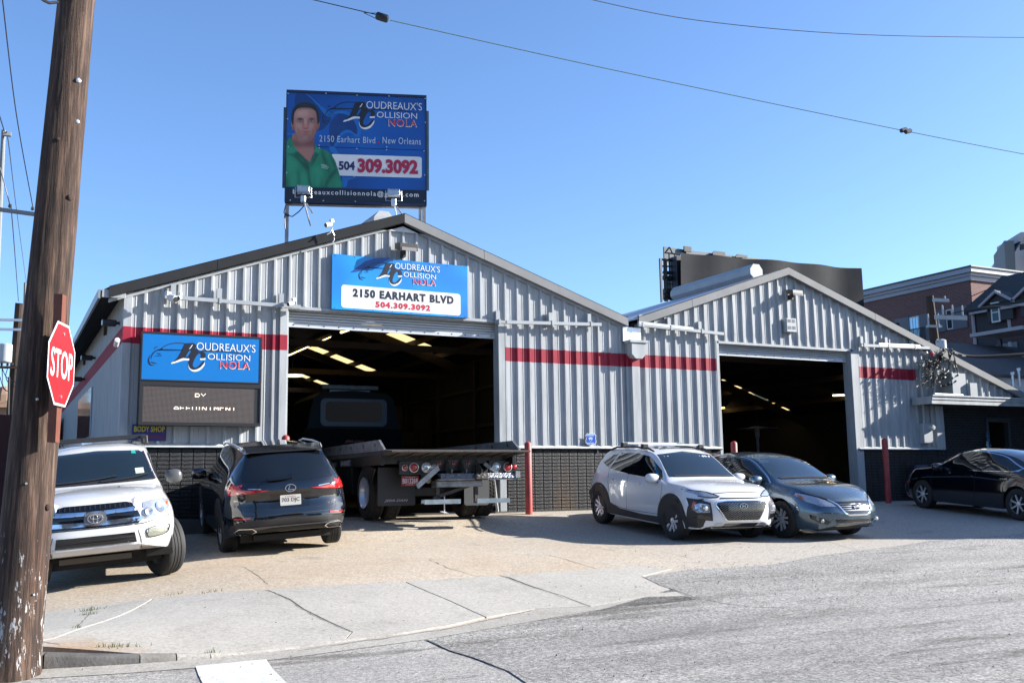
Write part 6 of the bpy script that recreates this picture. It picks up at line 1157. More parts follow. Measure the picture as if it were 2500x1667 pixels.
# ================================================================== vehicles
def pchip(tab):
    xs = np.array([t[0] for t in tab], float); ys = np.array([t[1] for t in tab], float); h = np.diff(xs); dl = np.diff(ys)/h; m = np.zeros(len(xs)); m[0] = dl[0]; m[-1] = dl[-1]
    for i in range(1, len(xs)-1):
        if dl[i-1]*dl[i] > 0: w1, w2 = 2*h[i]+h[i-1], h[i]+2*h[i-1]; m[i] = (w1+w2)/(w1/dl[i-1]+w2/dl[i])
    def f(x):
        x = min(max(x, xs[0]), xs[-1]); i = min(max(int(np.searchsorted(xs, x))-1, 0), len(h)-1); t = (x-xs[i])/h[i]
        return float((1+2*t)*(1-t)**2*ys[i]+t*(1-t)**2*h[i]*m[i]+t*t*(3-2*t)*ys[i+1]+t*t*(t-1)*h[i]*m[i+1])
    return f
class Car:
    def __init__(s, name, label, cat, mw, paint, sp):
        s.t = thing(name, label, cat, mat4=mw); s.sp = sp; s.paint = paint
        F = {k: pchip(v) for k, v in sp['c'].items()}; s.F = F; xF, xR = sp['xF'], sp['xR']; gf, gr = pchip(sp['gf']), pchip(sp['gr']); W_ = sp['W']
        ra = sp['ra']; ax = sp['ax']; rw = sp['rw']; zw = rw+sp.get('lift', .02)
        xs = set(np.round(np.arange(xR, xF+.001, .055), 4))
        for a in ax:
            for k in range(-10, 11): xs.add(round(a+ra*math.sin(k*math.pi/20), 4))
        xs |= {xR, xF, xF-.02, xF-.05, xF-.09, xR+.02, xR+.05, xR+.1}; xs = sorted(x for x in xs if xR-1e-6 <= x <= xF+1e-6)
        xs = [x for i, x in enumerate(xs) if i == 0 or x-xs[i-1] > .008]
        def shift(x, y, z):
            kf, kr = sp['kf'], sp['kr']; nf = sp.get('nf', 3.); q = min(1, abs(y)/W_)
            df = -kf*q**nf-gf(z); dr = kr*q**nf+gr(z); wf = max(0, min(1, (x-(xF-.75))/.75)); wr_ = max(0, min(1, ((xR+.7)-x)/.7))
            return x+df*wf**1.5+dr*wr_**1.5
        NS, NG, NR = 12, 6, 9; mb = MB(); rings = []
        for x in xs:
            zl, zm, zb, zr, zc = F['zl'](x), F['zm'](x), F['zb'](x), F['zr'](x), F['zc'](x); wl, wm, wb, wr = F['wl'](x), F['wm'](x), F['wb'](x), F['wr'](x)
            ze = zl
            for a in ax:
                if abs(x-a) < ra-1e-6: ze = max(ze, zw+math.sqrt(ra*ra-(x-a)**2))
            ze = min(ze, zb-.03)
            def sy(z):
                if z <= zm: t = (z-zl)/(zm-zl); return wl+(wm-wl)*math.sin(min(1, max(0, t))*math.pi/2)
                t = (z-zm)/(zb-zm); return wm+(wb-wm)*t**2.2
            r = [(sy(ze+(zb-ze)*j/NS), ze+(zb-ze)*j/NS) for j in range(NS+1)]
            bl = sp.get('bulge', .02)
            r += [(wb+(wr-wb)*t+bl*math.sin(math.pi*t), zb+(zr-zb)*t) for t in [j/NG for j in range(1, NG+1)]]
            pw = sp.get('crown', 2.4)
            r += [(wr*(1-t), zr+(zc-zr)*(1-(1-t)**pw)) for t in [j/NR for j in range(1, NR+1)]]
            rings.append(r)
        n = len(rings[0]); vs = []
        for x, r in zip(xs, rings):
            full = [(-y, z) for y, z in r]+[(y, z) for y, z in r[-2::-1]]
            vs += [(shift(x, y, z), y, z) for y, z in full]
        m = 2*n-1; fs = [(i*m+j, i*m+j+1, (i+1)*m+j+1, (i+1)*m+j) for i in range(len(xs)-1) for j in range(m-1)]
        # end caps
        for end, base, x in ((0, 0, xR), (1, (len(xs)-1)*m, xF)):
            prev = [base+j for j in range(m)]; r = rings[0 if end == 0 else -1]; full = [(-y, z) for y, z in r]+[(y, z) for y, z in r[-2::-1]]; zm0 = .5*(min(z for _, z in full)+max(z for _, z in full)); K = 7
            for k in range(1, K+1):
                sc = 1-k/K; row = []
                for y, z in full: Y_, Z_ = y*sc, zm0+(z-zm0)*sc; row.append(len(vs)); vs.append((shift(x, Y_, Z_), Y_, Z_))
                for j in range(m-1): fs.append((prev[j], prev[j+1], row[j+1], row[j]) if end == 0 else (prev[j+1], prev[j], row[j], row[j+1]))
                fs.append((prev[m-1], prev[0], row[0], row[m-1]) if end == 0 else (prev[0], prev[m-1], row[m-1], row[0])); prev = row
        mb.add(vs, fs); me = mb.mesh('body', False); bm = bmesh.new(); bm.from_mesh(me); bmesh.ops.remove_doubles(bm, verts=bm.verts, dist=.0008); bmesh.ops.recalc_face_normals(bm, faces=bm.faces)
        s.bvh = BVHTree.FromBMesh(bm); bm.to_mesh(me); bm.free()
        s.body = obj('body', me, paint, s.t, smooth=sp.get('sharp', 26), local=True)
        # dark wheel wells and underside
        a = MB(); zt = F['zl'](0)
        a.box(xR+.5, xF-.62, -W_+.25, W_-.25, .18+sp.get('lift', .02), zt+.30); a.box(xR+.38, xF-.42, -W_+.42, W_-.42, zt-.02, zt+.06)
        for x in ax: a.box(x-.06, x+.06, -W_+.2, W_-.2, rw-.06, rw+.06)
        obj('underbody', a, M_under, s.t, local=True)
        for x in ax:
            for sg in (-1, 1):
                a = MB(); pts = [(x+(ra+.012)*math.cos(t), zw+(ra+.012)*math.sin(t)) for t in np.linspace(-.25, math.pi+.25, 22)]; y0, y1 = sg*(F['wl'](x)-.02), sg*(F['wl'](x)-.34)
                a.add([(p[0], y, p[1]) for y in (y0, y1) for p in pts], [(i, i+1, 22+i+1, 22+i) for i in range(21)]+[tuple(range(22, 44))]); obj('wheel_well', a, M_under, s.t, local=True, fix=False)
    def hit(s, ax, u, v, sg=1):
        if ax == 'side': o, d = Vector((u, sg*3, v)), Vector((0, -sg, 0))
        elif ax == 'front': o, d = Vector((5, u, v)), Vector((-1, 0, 0))
        elif ax == 'rear': o, d = Vector((-5, u, v)), Vector((1, 0, 0))
        else: o, d = Vector((u, v, 5)), Vector((0, 0, -1))
        h = s.bvh.ray_cast(o, d)
        return h[0], h[1], d
    def decal(s, name, ax, pts, m, off=.003, step=.05, sg=1, parent=None, th=.004, label=None):
        bm = bmesh.new(); vs = [bm.verts.new((p[0], p[1], 0)) for p in pts]; bm.faces.new(vs); bmesh.ops.triangulate(bm, faces=bm.faces)
        for k_ in (0, 1):
            lo, hi = min(p[k_] for p in pts), max(p[k_] for p in pts); k = math.ceil(lo/step)*step
            while k < hi:
                co = [0, 0, 0]; no = [0, 0, 0]; co[k_] = k; no[k_] = 1; bmesh.ops.bisect_plane(bm, geom=bm.verts[:]+bm.edges[:]+bm.faces[:], plane_co=co, plane_no=no); k += step
        bad = []; d_ = None
        for v in bm.verts:
            p, n, d = s.hit(ax, v.co.x, v.co.y, sg); d_ = d
            if p is None: bad.append(v)
            else: v.co = p-d*(off/max(.35, abs(n.dot(d))))
        if bad:
            good = [v for v in bm.verts if v not in bad]
            for v in bad:
                if good: g = min(good, key=lambda w: (w.co-v.co).length); v.co = g.co.copy()
        bm.normal_update()
        for f in bm.faces:
            if f.normal.dot(d_) > 0: f.normal_flip()
        r = bmesh.ops.extrude_edge_only(bm, edges=[e for e in bm.edges if e.is_boundary])
        for v in r['geom']:
            if isinstance(v, bmesh.types.BMVert): v.co += d_*(off+th)
        me = bpy.data.meshes.new(name); bm.to_mesh(me); bm.free(); o = obj(name, me, m, parent or s.t, local=True, smooth=30)
        if label: o['label'] = label
        return o
    def both(s, name, ax, pts, m, **k):
        if ax == 'side': return [s.decal(name, ax, pts, m, sg=g, **k) for g in (-1, 1)]
        return [s.decal(name, ax, pts, m, **k), s.decal(name, ax, [(-a, b) for a, b in pts] if ax in ('front', 'rear') else [(a, -b) for a, b in pts], m, **k)]
    def line(s, name, ax, pts, w, m, off=.0015, sg=1, sm_=True, **k):
        c = spline(pts, 4) if sm_ and len(pts) > 2 else pts; L = []; R = []
        for i, p in enumerate(c):
            a, b = np.array(c[max(0, i-1)]), np.array(c[min(len(c)-1, i+1)]); t = (b-a)/np.linalg.norm(b-a); n_ = np.array((-t[1], t[0]))*w/2; L.append(tuple(np.array(p)+n_)); R.append(tuple(np.array(p)-n_))
        return s.decal(name, ax, L+R[::-1], m, off=off, sg=sg, step=.12, th=.001, **k)
    def lines(s, name, ax, pts, w, m, **k):
        if ax == 'side': return [s.line(name, ax, pts, w, m, sg=g, **k) for g in (-1, 1)]
        return [s.line(name, ax, pts, w, m, **k), s.line(name, ax, [(-a, b) for a, b in pts], w, m, **k)]
    def frame(s, ax, u, v, out=.004):
        p, n, d = s.hit(ax, u, v); p = p-d*out
        ux_ = {'front': (0, 1, 0), 'rear': (0, -1, 0)}[ax]; S = Surf(tuple(p), ux_, (0, 0, 1)); S.n = np.array(-d); return S, n
    def wheels(s, rim, w=.22, yaw=0., tw=None, mat_rim=None):
        out = []; rw = s.sp['rw']
        for i, x in enumerate(s.sp['ax']):
            for sg in (-1, 1):
                y = sg*(s.F['wm'](x)-w/2-.015-(s.sp.get('inset', 0)))
                M_ = Matrix.Translation((x, y, rw)) @ Matrix.Rotation(yaw if i == 1 else 0, 4, 'Z') @ Matrix.Rotation(0 if sg < 0 else math.pi, 4, 'Z') @ Matrix.Rotation(R_(90), 4, 'X')
                out.append(wheel(s.t, M_, rw, w, rim, mat_rim))
        return out
M_under = mat('underbody_black', (.008, .008, .008), .8); M_tyre = mat('tyre_rubber', (.018, .018, .019), .75, bump=.2, bscale=80); M_chrome = mat('chrome', (.75, .76, .78), .08, 1.); M_alloy = mat('alloy_silver', (.66, .67, .69), .3, .5)
M_dimalloy = mat('dim_alloy', (.13, .135, .14), .3, .5); M_gl = mat('tinted_glass', (.006, .008, .010), .02, spec=.6, coat=.5); M_ws = mat('windscreen_glass', (.012, .022, .030), .02, spec=.65, coat=.6); M_seam = mat('panel_gap', (.008, .008, .009), .7); M_clad = mat('black_cladding', (.022, .023, .026), .55)
M_gloss = mat('gloss_black', (.006, .006, .008), .08, coat=.5); M_lampg = mat('lamp_glass', (.42, .45, .50), .06, .6, var=.35, vscale=60); M_tail = mat('tail_lamp_red', (.55, .012, .010), .08, coat=1., var=.25, vscale=40); M_amber = mat('amber_lens', (.55, .12, .01), .1); M_int = mat('cabin_dark', (.02, .02, .022), .8)
def wheel(par, M, r, w, rim, mat_rim=None, tread='car'):
    t = obj('wheel', MB().lathe([(r*.60, -w*.46), (r*.72, -w*.5), (r*.90, -w*.49), (r*.965, -w*.44), (r*.992, -w*.36), (r, -w*.30), (r, -w*.19), (r*.972, -w*.185), (r*.972, -w*.15), (r, -w*.145), (r, -w*.02), (r*.972, -w*.015), (r*.972, w*.015), (r, w*.02), (r, w*.145), (r*.972, w*.15), (r*.972, w*.185), (r, w*.19), (r, w*.30), (r*.992, w*.36), (r*.965, w*.44), (r*.90, w*.49), (r*.72, w*.5), (r*.60, w*.46)], 40, M), M_tyre, par, smooth=35, local=True)
    t.name = 'tyre'; R1 = rim.get('r', .66)*r; f = w*.5-.012; mr = mat_rim or M_alloy; md = rim.get('dark', M_gloss)
    a = MB(); a.lathe([(R1*1.0, -w*.45), (R1*.96, -w*.4), (R1*.93, 0), (R1*.93, f-.03), (R1*.955, f-.004), (R1*1.0, f+.002), (R1*1.04, f-.006), (R1*1.04, f-.02)], 36, M); rm = obj('rim', a, mr if rim.get('lip', 1) else md, par, smooth=40, local=True)
    a = MB(); a.lathe([(R1*.95, f-.075), (0, f-.075)], 24, M); a.lathe([(R1*.6, f-.066), (R1*.15, f-.066)], 24, M); obj('brake_disc', a, M_under, par, local=True)
    n = rim['n']; a = MB(); b = MB()
    for k in range(n):
        th = 2*math.pi*k/n+rim.get('ph', .3)
        for dd, w0, w1 in rim['sp']:
            def P(rr, off, z): c, s_ = math.cos(th), math.sin(th); o_ = off; return M @ Vector((rr*c-o_*s_, rr*s_+o_*c, z))
            r0, r1 = R1*.16, R1*.97; o0, o1 = dd*R1*.10, dd*R1*.24; z0, z1 = f-.02, f-.004
            vs = [P(r0, o0-w0*R1, z0), P(r0, o0+w0*R1, z0), P(r1, o1+w1*R1, z1), P(r1, o1-w1*R1, z1)]; vs += [M @ (M.inverted() @ v-Vector((0, 0, .03))) for v in vs]
            a.add(vs, [(0, 1, 2, 3), (0, 4, 5, 1), (1, 5, 6, 2), (3, 2, 6, 7), (0, 3, 7, 4)])
    obj('spokes', a, mr, par, local=True)
    a = MB(); a.lathe([(R1*.24, f-.035), (R1*.22, f-.012), (R1*.12, f-.004), (0, f-.002)], 16, M); obj('hub_cap', a, rim.get('hub', mr), par, smooth=40, local=True)
    return t
def blob(c, sx_, sy_, sz_, n=10, m=14, e=.75):
    mb = MB(); vs = []
    pw = lambda v, k: math.copysign(abs(v)**k, v)
    for i in range(n+1):
        ph = -math.pi/2+math.pi*i/n
        for j in range(m):
            th = 2*math.pi*j/m; vs.append((c[0]+sx_*pw(math.cos(ph), e)*pw(math.cos(th), e), c[1]+sy_*pw(math.cos(ph), e)*pw(math.sin(th), e), c[2]+sz_*pw(math.sin(ph), e)))
    return mb.add(vs, [(i*m+j, i*m+(j+1) % m, (i+1)*m+(j+1) % m, (i+1)*m+j) for i in range(n) for j in range(m)])
def ell(mb, S, cu, cv, a_, b_, r, d=.006, rot=0., n=24):
    c, s_ = math.cos(rot), math.sin(rot); pts = [S.p(cu+a_*math.cos(t)*c-b_*math.sin(t)*s_, cv+a_*math.cos(t)*s_+b_*math.sin(t)*c, d) for t in np.linspace(0, 2*math.pi, n+1)]; mb.tube(pts, r, 6, cap=False); return mb
def pose(x, y, head, zs=None, lift=0., wb=2.7, tr=1.55):
    """stand a vehicle on the ground: head = heading of its nose measured from +X"""
    c, s_ = math.cos(head), math.sin(head); P = {}
    for i, (a, b) in enumerate(((wb/2, tr/2), (wb/2, -tr/2), (-wb/2, tr/2), (-wb/2, -tr/2))):
        X, Y = x+a*c-b*s_, y+a*s_+b*c; P[i] = Vector((X, Y, zg(X, Y)+.004 if zs is None else zs[i]))
    f = ((P[0]+P[1])-(P[2]+P[3])).normalized(); l = ((P[0]+P[2])-(P[1]+P[3])).normalized(); u = f.cross(l).normalized(); l = u.cross(f).normalized(); o = (P[0]+P[1]+P[2]+P[3])/4
    return Matrix(((f.x, l.x, u.x, o.x), (f.y, l.y, u.y, o.y), (f.z, l.z, u.z, o.z), (0, 0, 0, 1)))
def mirror(car, x, y, z, m, sx_=.09, sy_=.13, sz_=.085):
    for g in (-1, 1):
        o = obj('side_mirror', blob((x, g*(y+sy_*.75), z), sx_, sy_, sz_), m, car.t, smooth=60, local=True); a = MB(); a.box(x-.03, x+.05, min(g*(y-.06), g*(y+.05)), max(g*(y-.06), g*(y+.05)), z-sz_*.9, z-sz_*.4); obj('mirror_arm', a, M_clad, o, local=True)
def plate(car, ax, u, v, l1, w=.305, h=.152, bgm=None, fg=None, top=None, bot=None):
    S, n = car.frame(ax, u, v, .02); a = MB(); a.prism([S.p(x, z, 0) for x, z in rrect(-w/2, w/2, -h/2, h/2, .012)], S.n*.006); o = obj('licence_plate', a, bgm or M_wht, car.t, local=True)
    a = MB(); text(a, S, l1, -w*.43, w*.43, -h*.26, h*.22, .0075, off=.01); obj('plate_lettering', a, fg or M_ink, o, local=True, fix=False)
    a = MB()
    if top: text(a, S, top, -w*.25, w*.25, h*.30, h*.43, .0075)
    if bot: text(a, S, bot, -w*.28, w*.28, -h*.44, -h*.34, .0075)
    if a.v: obj('plate_lettering', a, M_red if not fg else fg, o, local=True, fix=False)
    return o
def paint(name, col, rough=.25, metal=0., coat=1., fl=0): 
    m = mat(name, col, rough, metal, coat=coat); N, L, b = nodes_of(m); tc = N.new('ShaderNodeTexCoord'); n = N.new('ShaderNodeTexNoise'); n.inputs['Scale'].default_value = 2.5; n.inputs['Detail'].default_value = 4; L.new(tc.outputs['Object'], n.inputs[0]); r = N.new('ShaderNodeMapRange'); r.inputs[3].default_value = rough*.7; r.inputs[4].default_value = rough*1.5; L.new(n.outputs[0], r.inputs[0]); L.new(r.outputs[0], b.inputs['Roughness']); return m
# ------------------------------------------------------------------ white crossover
c = {'zc': [(-2.0, .98), (-1.93, 1.08), (-1.62, 1.42), (-1.50, 1.475), (-1.2, 1.525), (-.5, 1.55), (0, 1.54), (.22, 1.50), (.34, 1.455), (1.02, 1.05), (1.10, 1.02), (1.6, .985), (1.95, .93), (2.10, .86), (2.16, .78)],
     'zb': [(-2.0, .93), (-1.6, 1.04), (-1.0, 1.02), (0, .985), (1.0, .96), (1.6, .92), (2.0, .84), (2.16, .72)], 'wb': [(-2, .70), (-1.6, .80), (-1, .835), (0, .84), (1.0, .84), (1.6, .82), (2.0, .76), (2.16, .68)],
     'zm': [(-2, .62), (2.16, .58)], 'wm': [(-2, .80), (-1.7, .88), (-1.3, .905), (-.8, .885), (0, .88), (.8, .885), (1.3, .905), (1.8, .89), (2.16, .80)], 'zl': [(-2, .33), (-1.5, .25), (0, .22), (1.6, .23), (2.16, .25)],
     'wl': [(-2, .76), (-1.4, .87), (0, .86), (1.4, .87), (2.16, .76)], 'zr': [(-2, .96), (-1.93, 1.04), (-1.62, 1.34), (-1.45, 1.40), (-1.0, 1.465), (0, 1.485), (.22, 1.45), (.34, 1.41), (1.02, 1.01), (1.10, .985), (1.6, .95), (2.0, .87), (2.16, .75)],
     'wr': [(-2, .60), (-1.6, .58), (-1, .60), (0, .62), (.3, .61), (1.02, .745), (1.10, .76), (1.6, .74), (2.0, .68), (2.16, .60)]}
SPk = dict(c=c, xF=2.16, xR=-2.0, W=.9, gf=[(.2, .10), (.35, .02), (.5, 0), (.68, .02), (.8, .06), (.95, .10)], gr=[(.3, .06), (.5, 0), (.8, .03), (1.0, .05), (1.2, .05)], kf=.30, kr=.22, nf=3.2, ra=.385, rw=.335, ax=(-1.3, 1.3))
def heading(a, b): return math.atan2(b[1]-a[1], b[0]-a[0])
M_pw = paint('pearl_white_paint', (.74, .76, .80), .22)
kp = (11.40, 15.6)
K_ = Car('parked_car', 'white crossover with roof bars and black wheel arch cladding parked between the two roller doors', 'car', pose(kp[0], kp[1], R_(-93.5), wb=2.6), M_pw, SPk)
RIM5 = dict(n=5, sp=((0, .10, .13),), ph=.3, r=.68)
K_.wheels(dict(n=5, sp=((-1, .075, .095), (1, .075, .095)), ph=.3, r=.74), .22)
for g in (-1, 1):
    for a_ in (-1.3, 1.3):
        o_ = [(a_+(.385+.062)*math.cos(t)*(1.0), .355+(.385+.062)*math.sin(t)) for t in np.linspace(-.32, math.pi+.32, 26)]; i_ = [(a_+.388*math.cos(t), .355+.388*math.sin(t)) for t in np.linspace(math.pi+.1, -.1, 26)]
        K_.decal('arch_cladding', 'side', o_+i_, M_clad, off=.012, sg=g, step=.06, th=.012)
    K_.decal('sill_cladding', 'side', [(-.93, .24), (.93, .24), (.90, .36), (.3, .345), (-.5, .37), (-.9, .46)], M_clad, off=.012, sg=g, th=.012)
    K_.decal('rear_cladding', 'side', [(-1.95, .36), (-1.70, .30), (-1.72, .5), (-1.78, .62), (-1.93, .60)], M_clad, off=.01, sg=g); K_.decal('bumper_cladding', 'side', [(1.72, .27), (1.98, .27), (2.04, .42), (1.98, .76), (1.84, .74), (1.78, .60)], M_clad, off=.01, sg=g)
    w = K_.decal('side_window', 'side', [(.90, 1.0), (.70, 1.16), (.22, 1.385), (-.20, 1.42), (-.24, 1.03)], M_gl, sg=g); K_.decal('side_window', 'side', [(-.30, 1.035), (-.27, 1.42), (-.85, 1.40), (-1.02, 1.09)], M_gl, sg=g); K_.decal('side_window', 'side', [(-1.07, 1.10), (-.93, 1.375), (-1.12, 1.345), (-1.42, 1.19)], M_gl, sg=g)
    K_.decal('window_pillar', 'side', [(-.24, 1.02), (-.20, 1.42), (-.27, 1.42), (-.30, 1.03)], M_gloss, off=.005, sg=g)
    K_.decal('marker_lamp', 'side', [(1.86, .60), (1.90, .60), (1.92, .70), (1.87, .71)], M_amber, off=.016, sg=g); K_.decal('tail_lamp', 'side', [(-1.96, .92), (-1.78, .93), (-1.70, .99), (-1.80, 1.02), (-1.93, 1.02)], M_tail, off=.012, sg=g)
    for x in (.27, -.72): K_.decal('door_handle', 'side', [(x-.26, .875), (x-.06, .87), (x-.05, .90), (x-.25, .91)], M_pw, off=.025, sg=g, th=.02)
    for pts in ([(.93, .96), (.96, .75), (.90, .40)], [(-.27, 1.0), (-.26, .7), (-.25, .38)], [(-1.03, 1.08), (-.98, .85), (-.92, .70), (-.94, .5)], [(.90, .40), (-.25, .38), (-.9, .44)]): K_.line('panel_gap', 'side', pts, .008, M_seam, sg=g)
    K_.decal('pillar_trim', 'side', [(.93, .985), (.72, 1.17), (.24, 1.395), (-.9, 1.43), (-1.2, 1.385), (-1.2, 1.40), (-.9, 1.45), (.24, 1.425), (.78, 1.16), (.98, 1.0)], M_pw, off=.004, sg=g) if False else None
ws = K_.decal('windscreen', 'front', [(-.70, 1.055), (0, 1.065), (.70, 1.055), (.665, 1.16), (.585, 1.425), (0, 1.485), (-.585, 1.425), (-.665, 1.16)], M_ws, step=.08, off=.003)
a = MB(); 
for g in (-1, 1): K_.lines('hood_gap', 'top', [(1.10, .70), (1.5, .70), (1.9, .62), (2.02, .5)], .008, M_seam) if g > 0 else None
K_.line('hood_gap', 'front', [(-.62, .835), (-.3, .862), (0, .868), (.3, .862), (.62, .835)], .010, M_seam)
K_.line('wiper', 'front', [(-.60, 1.075), (0, 1.085), (.60, 1.075)], .022, M_clad, off=.012)
K_.decal('grille', 'front', [(-.50, .715), (-.30, .74), (.30, .74), (.50, .715), (.53, .66), (.50, .60), (.35, .42), (.30, .405), (-.30, .405), (-.35, .42), (-.50, .60), (-.53, .66)], M_gloss, off=.004)
gm = MB()
K_.line('grille_rim', 'front', [(.52, .66), (.34, .415), (.30, .40), (-.30, .40), (-.34, .415), (-.52, .66)], .018, M_chrome, off=.012, sm_=False); K_.line('grille_rim', 'front', [(-.53, .66), (-.49, .715), (-.3, .738), (.3, .738), (.49, .715), (.53, .66)], .014, M_chrome, off=.012, sm_=False)
for i in range(9):
    z = .69-i*.034
    wv = np.interp(z, [.41, .60, .70], [.30, .46, .46])
    pts = []; k = int(wv/.03)
    for j in range(-k, k+1): pts.append((j*.03, z+(.012 if j % 2 else -.012)))
    K_.line('grille_bar', 'front', pts, .005, M_dimalloy, off=.010, sm_=False)
K_.decal('slot', 'front', [(-.44, .765), (.44, .765), (.42, .785), (-.42, .785)], M_gloss, off=.003)
K_.both('headlamp', 'front', [(.44, .80), (.54, .79), (.72, .805), (.84, .86), (.80, .885), (.62, .865)], M_lampg, off=.006); K_.lines('lamp_rim', 'front', [(.42, .805), (.60, .872), (.84, .892)], .012, M_gloss, off=.009); K_.lines('lamp_rim', 'front', [(.44, .795), (.60, .787), (.74, .800)], .012, M_gloss, off=.009)
K_.both('lamp_cluster', 'front', [(.57, .40), (.585, .55), (.60, .70), (.74, .745), (.86, .76), (.86, .44), (.74, .41)], M_clad, off=.008)
K_.both('headlamp', 'front', [(.62, .545), (.63, .67), (.76, .69), (.82, .66), (.84, .57), (.80, .53)], M_lampg, off=.016, th=.01, label='round lower headlamp in a silver frame')
for g in (-1, 1):
    S, n = K_.frame('front', g*.69, .61, .012); a = MB(); a.lathe([(0, .03), (.035, .026), (.045, .0)], 16, Matrix.Translation(S.p(0, 0, .01)) @ Matrix.Rotation(R_(90), 4, 'Y')); obj('lamp_lens', a, mat('lens_bright', (.7, .72, .75), .03, .9), K_.t, smooth=50, local=True)
K_.both('bumper_intake', 'front', [(.60, .42), (.62, .50), (.80, .50), (.82, .44)], M_gloss, off=.014)
K_.decal('lower_intake', 'front', [(-.33, .285), (.33, .285), (.35, .355), (-.35, .355)], M_gloss, off=.005); K_.both('fog_lamp', 'front', [(.38, .29), (.50, .30), (.54, .35), (.44, .37), (.38, .36)], M_lampg, off=.008)
K_.decal('bumper_skirt', 'front', [(-.66, .245), (.66, .245), (.66, .29), (.5, .28), (-.5, .28), (-.66, .29)], M_clad, off=.006); K_.line('skid_trim', 'front', [(-.56, .285), (-.5, .262), (.5, .262), (.56, .285)], .014, M_alloy, off=.012, sm_=False)
S, n = K_.frame('front', 0, .645, .012); a = MB(); ell(a, S, 0, 0, .078, .045, .006); a.tube([S.p(-.028, -.03, .006), S.p(-.020, .03, .006)], .007, 5); a.tube([S.p(.022, -.03, .006), S.p(.03, .03, .006)], .007, 5); a.tube([S.p(-.03, -.004, .006), S.p(.03, .006, .006)], .006, 5); obj('emblem', a, M_chrome, K_.t, local=True)
mirror(K_, .74, .84, 1.02, M_pw)
for g in (-1, 1): a = MB(); a.tube([(-1.35, g*.60, 1.44), (-1.1, g*.61, 1.50), (-.4, g*.62, 1.535), (.1, g*.62, 1.52), (.28, g*.62, 1.48)], .018, 8); obj('roof_rail', a, M_clad, K_.t, smooth=60, local=True)
for x in (-.05, -.80):
    a = MB(); a.tube([(x, -.66, 1.585), (x, .66, 1.585)], .022, 8); o = obj('cross_bar', a, M_alloy, K_.t, smooth=60, local=True)
    for g in (-1, 1): a = MB(); a.bbox(x-.05, x+.05, min(g*.56, g*.68), max(g*.56, g*.68), 1.50, 1.60, b=.012); obj('bar_foot', a, M_clad, o, local=True)
K_.decal('sunroof', 'top', [(-.55, -.40), (.12, -.38), (.12, .38), (-.55, .40)], M_gloss, off=.004, step=.1); a = blob((-1.38, 0, 1.55), .10, .018, .045); obj('antenna_fin', a, M_pw, K_.t, local=True, smooth=60)
for z in (1.16, 1.105): S, n = K_.frame('front', -.56, z, .004); a = MB(); a.lathe([(0, .001), (.028, 0)], 12, Matrix.Translation(S.p(0, 0, 0)) @ n.to_track_quat('Z', 'Y').to_matrix().to_4x4()); obj('sticker', a, mat('sticker_green', (.30, .55, .48), .5), K_.t, local=True)
# ------------------------------------------------------------------ grey sedan
c = {'zc': [(-2.5, .90), (-2.45, 1.02), (-2.3, 1.07), (-1.75, 1.12), (-.95, 1.385), (-.4, 1.455), (.05, 1.46), (.35, 1.42), (1.15, 1.03), (1.25, 1.00), (1.7, .955), (2.05, .87), (2.28, .76), (2.36, .66)],
     'zb': [(-2.5, .85), (-1.8, .98), (0, .93), (1.2, .90), (1.7, .87), (2.1, .77), (2.36, .62)], 'wb': [(-2.5, .66), (-1.9, .78), (-1, .83), (0, .84), (1.2, .84), (1.7, .82), (2.1, .74), (2.36, .62)], 'zm': [(-2.5, .58), (2.36, .52)],
     'wm': [(-2.5, .76), (-2.0, .88), (-1.39, .915), (0, .90), (1.39, .915), (1.9, .89), (2.36, .74)], 'zl': [(-2.5, .30), (-2, .22), (0, .19), (2, .20), (2.36, .22)], 'wl': [(-2.5, .7), (-1.4, .87), (0, .86), (1.4, .87), (2.36, .68)],
     'zr': [(-2.5, .88), (-2.3, 1.04), (-1.75, 1.08), (-.95, 1.31), (-.4, 1.385), (.05, 1.39), (.35, 1.36), (1.15, .99), (1.25, .965), (1.7, .915), (2.1, .81), (2.36, .64)], 'wr': [(-2.5, .6), (-1.75, .64), (-.9, .57), (0, .585), (.35, .58), (1.15, .74), (1.25, .76), (1.7, .73), (2.1, .64), (2.36, .5)]}
SPa = dict(c=c, xF=2.36, xR=-2.5, W=.915, gf=[(.2, .10), (.32, .03), (.5, .0), (.62, .05), (.75, .10), (.9, .12)], gr=[(.3, .06), (.6, 0), (.9, .03), (1.1, .06)], kf=.45, kr=.3, nf=3., ra=.36, rw=.33, ax=(-1.3875, 1.3875))
M_ga = paint('blue_grey_metallic', (.085, .125, .16), .25, .75)
A_ = Car('parked_car', 'dark blue grey sedan in front of the smaller roller door, beside the white crossover', 'car', pose(13.36, 15.35, R_(-88), wb=2.775), M_ga, SPa)
A_.wheels(dict(n=5, sp=((-1, .06, .10), (1, .06, .10)), ph=.0, r=.76), .22)
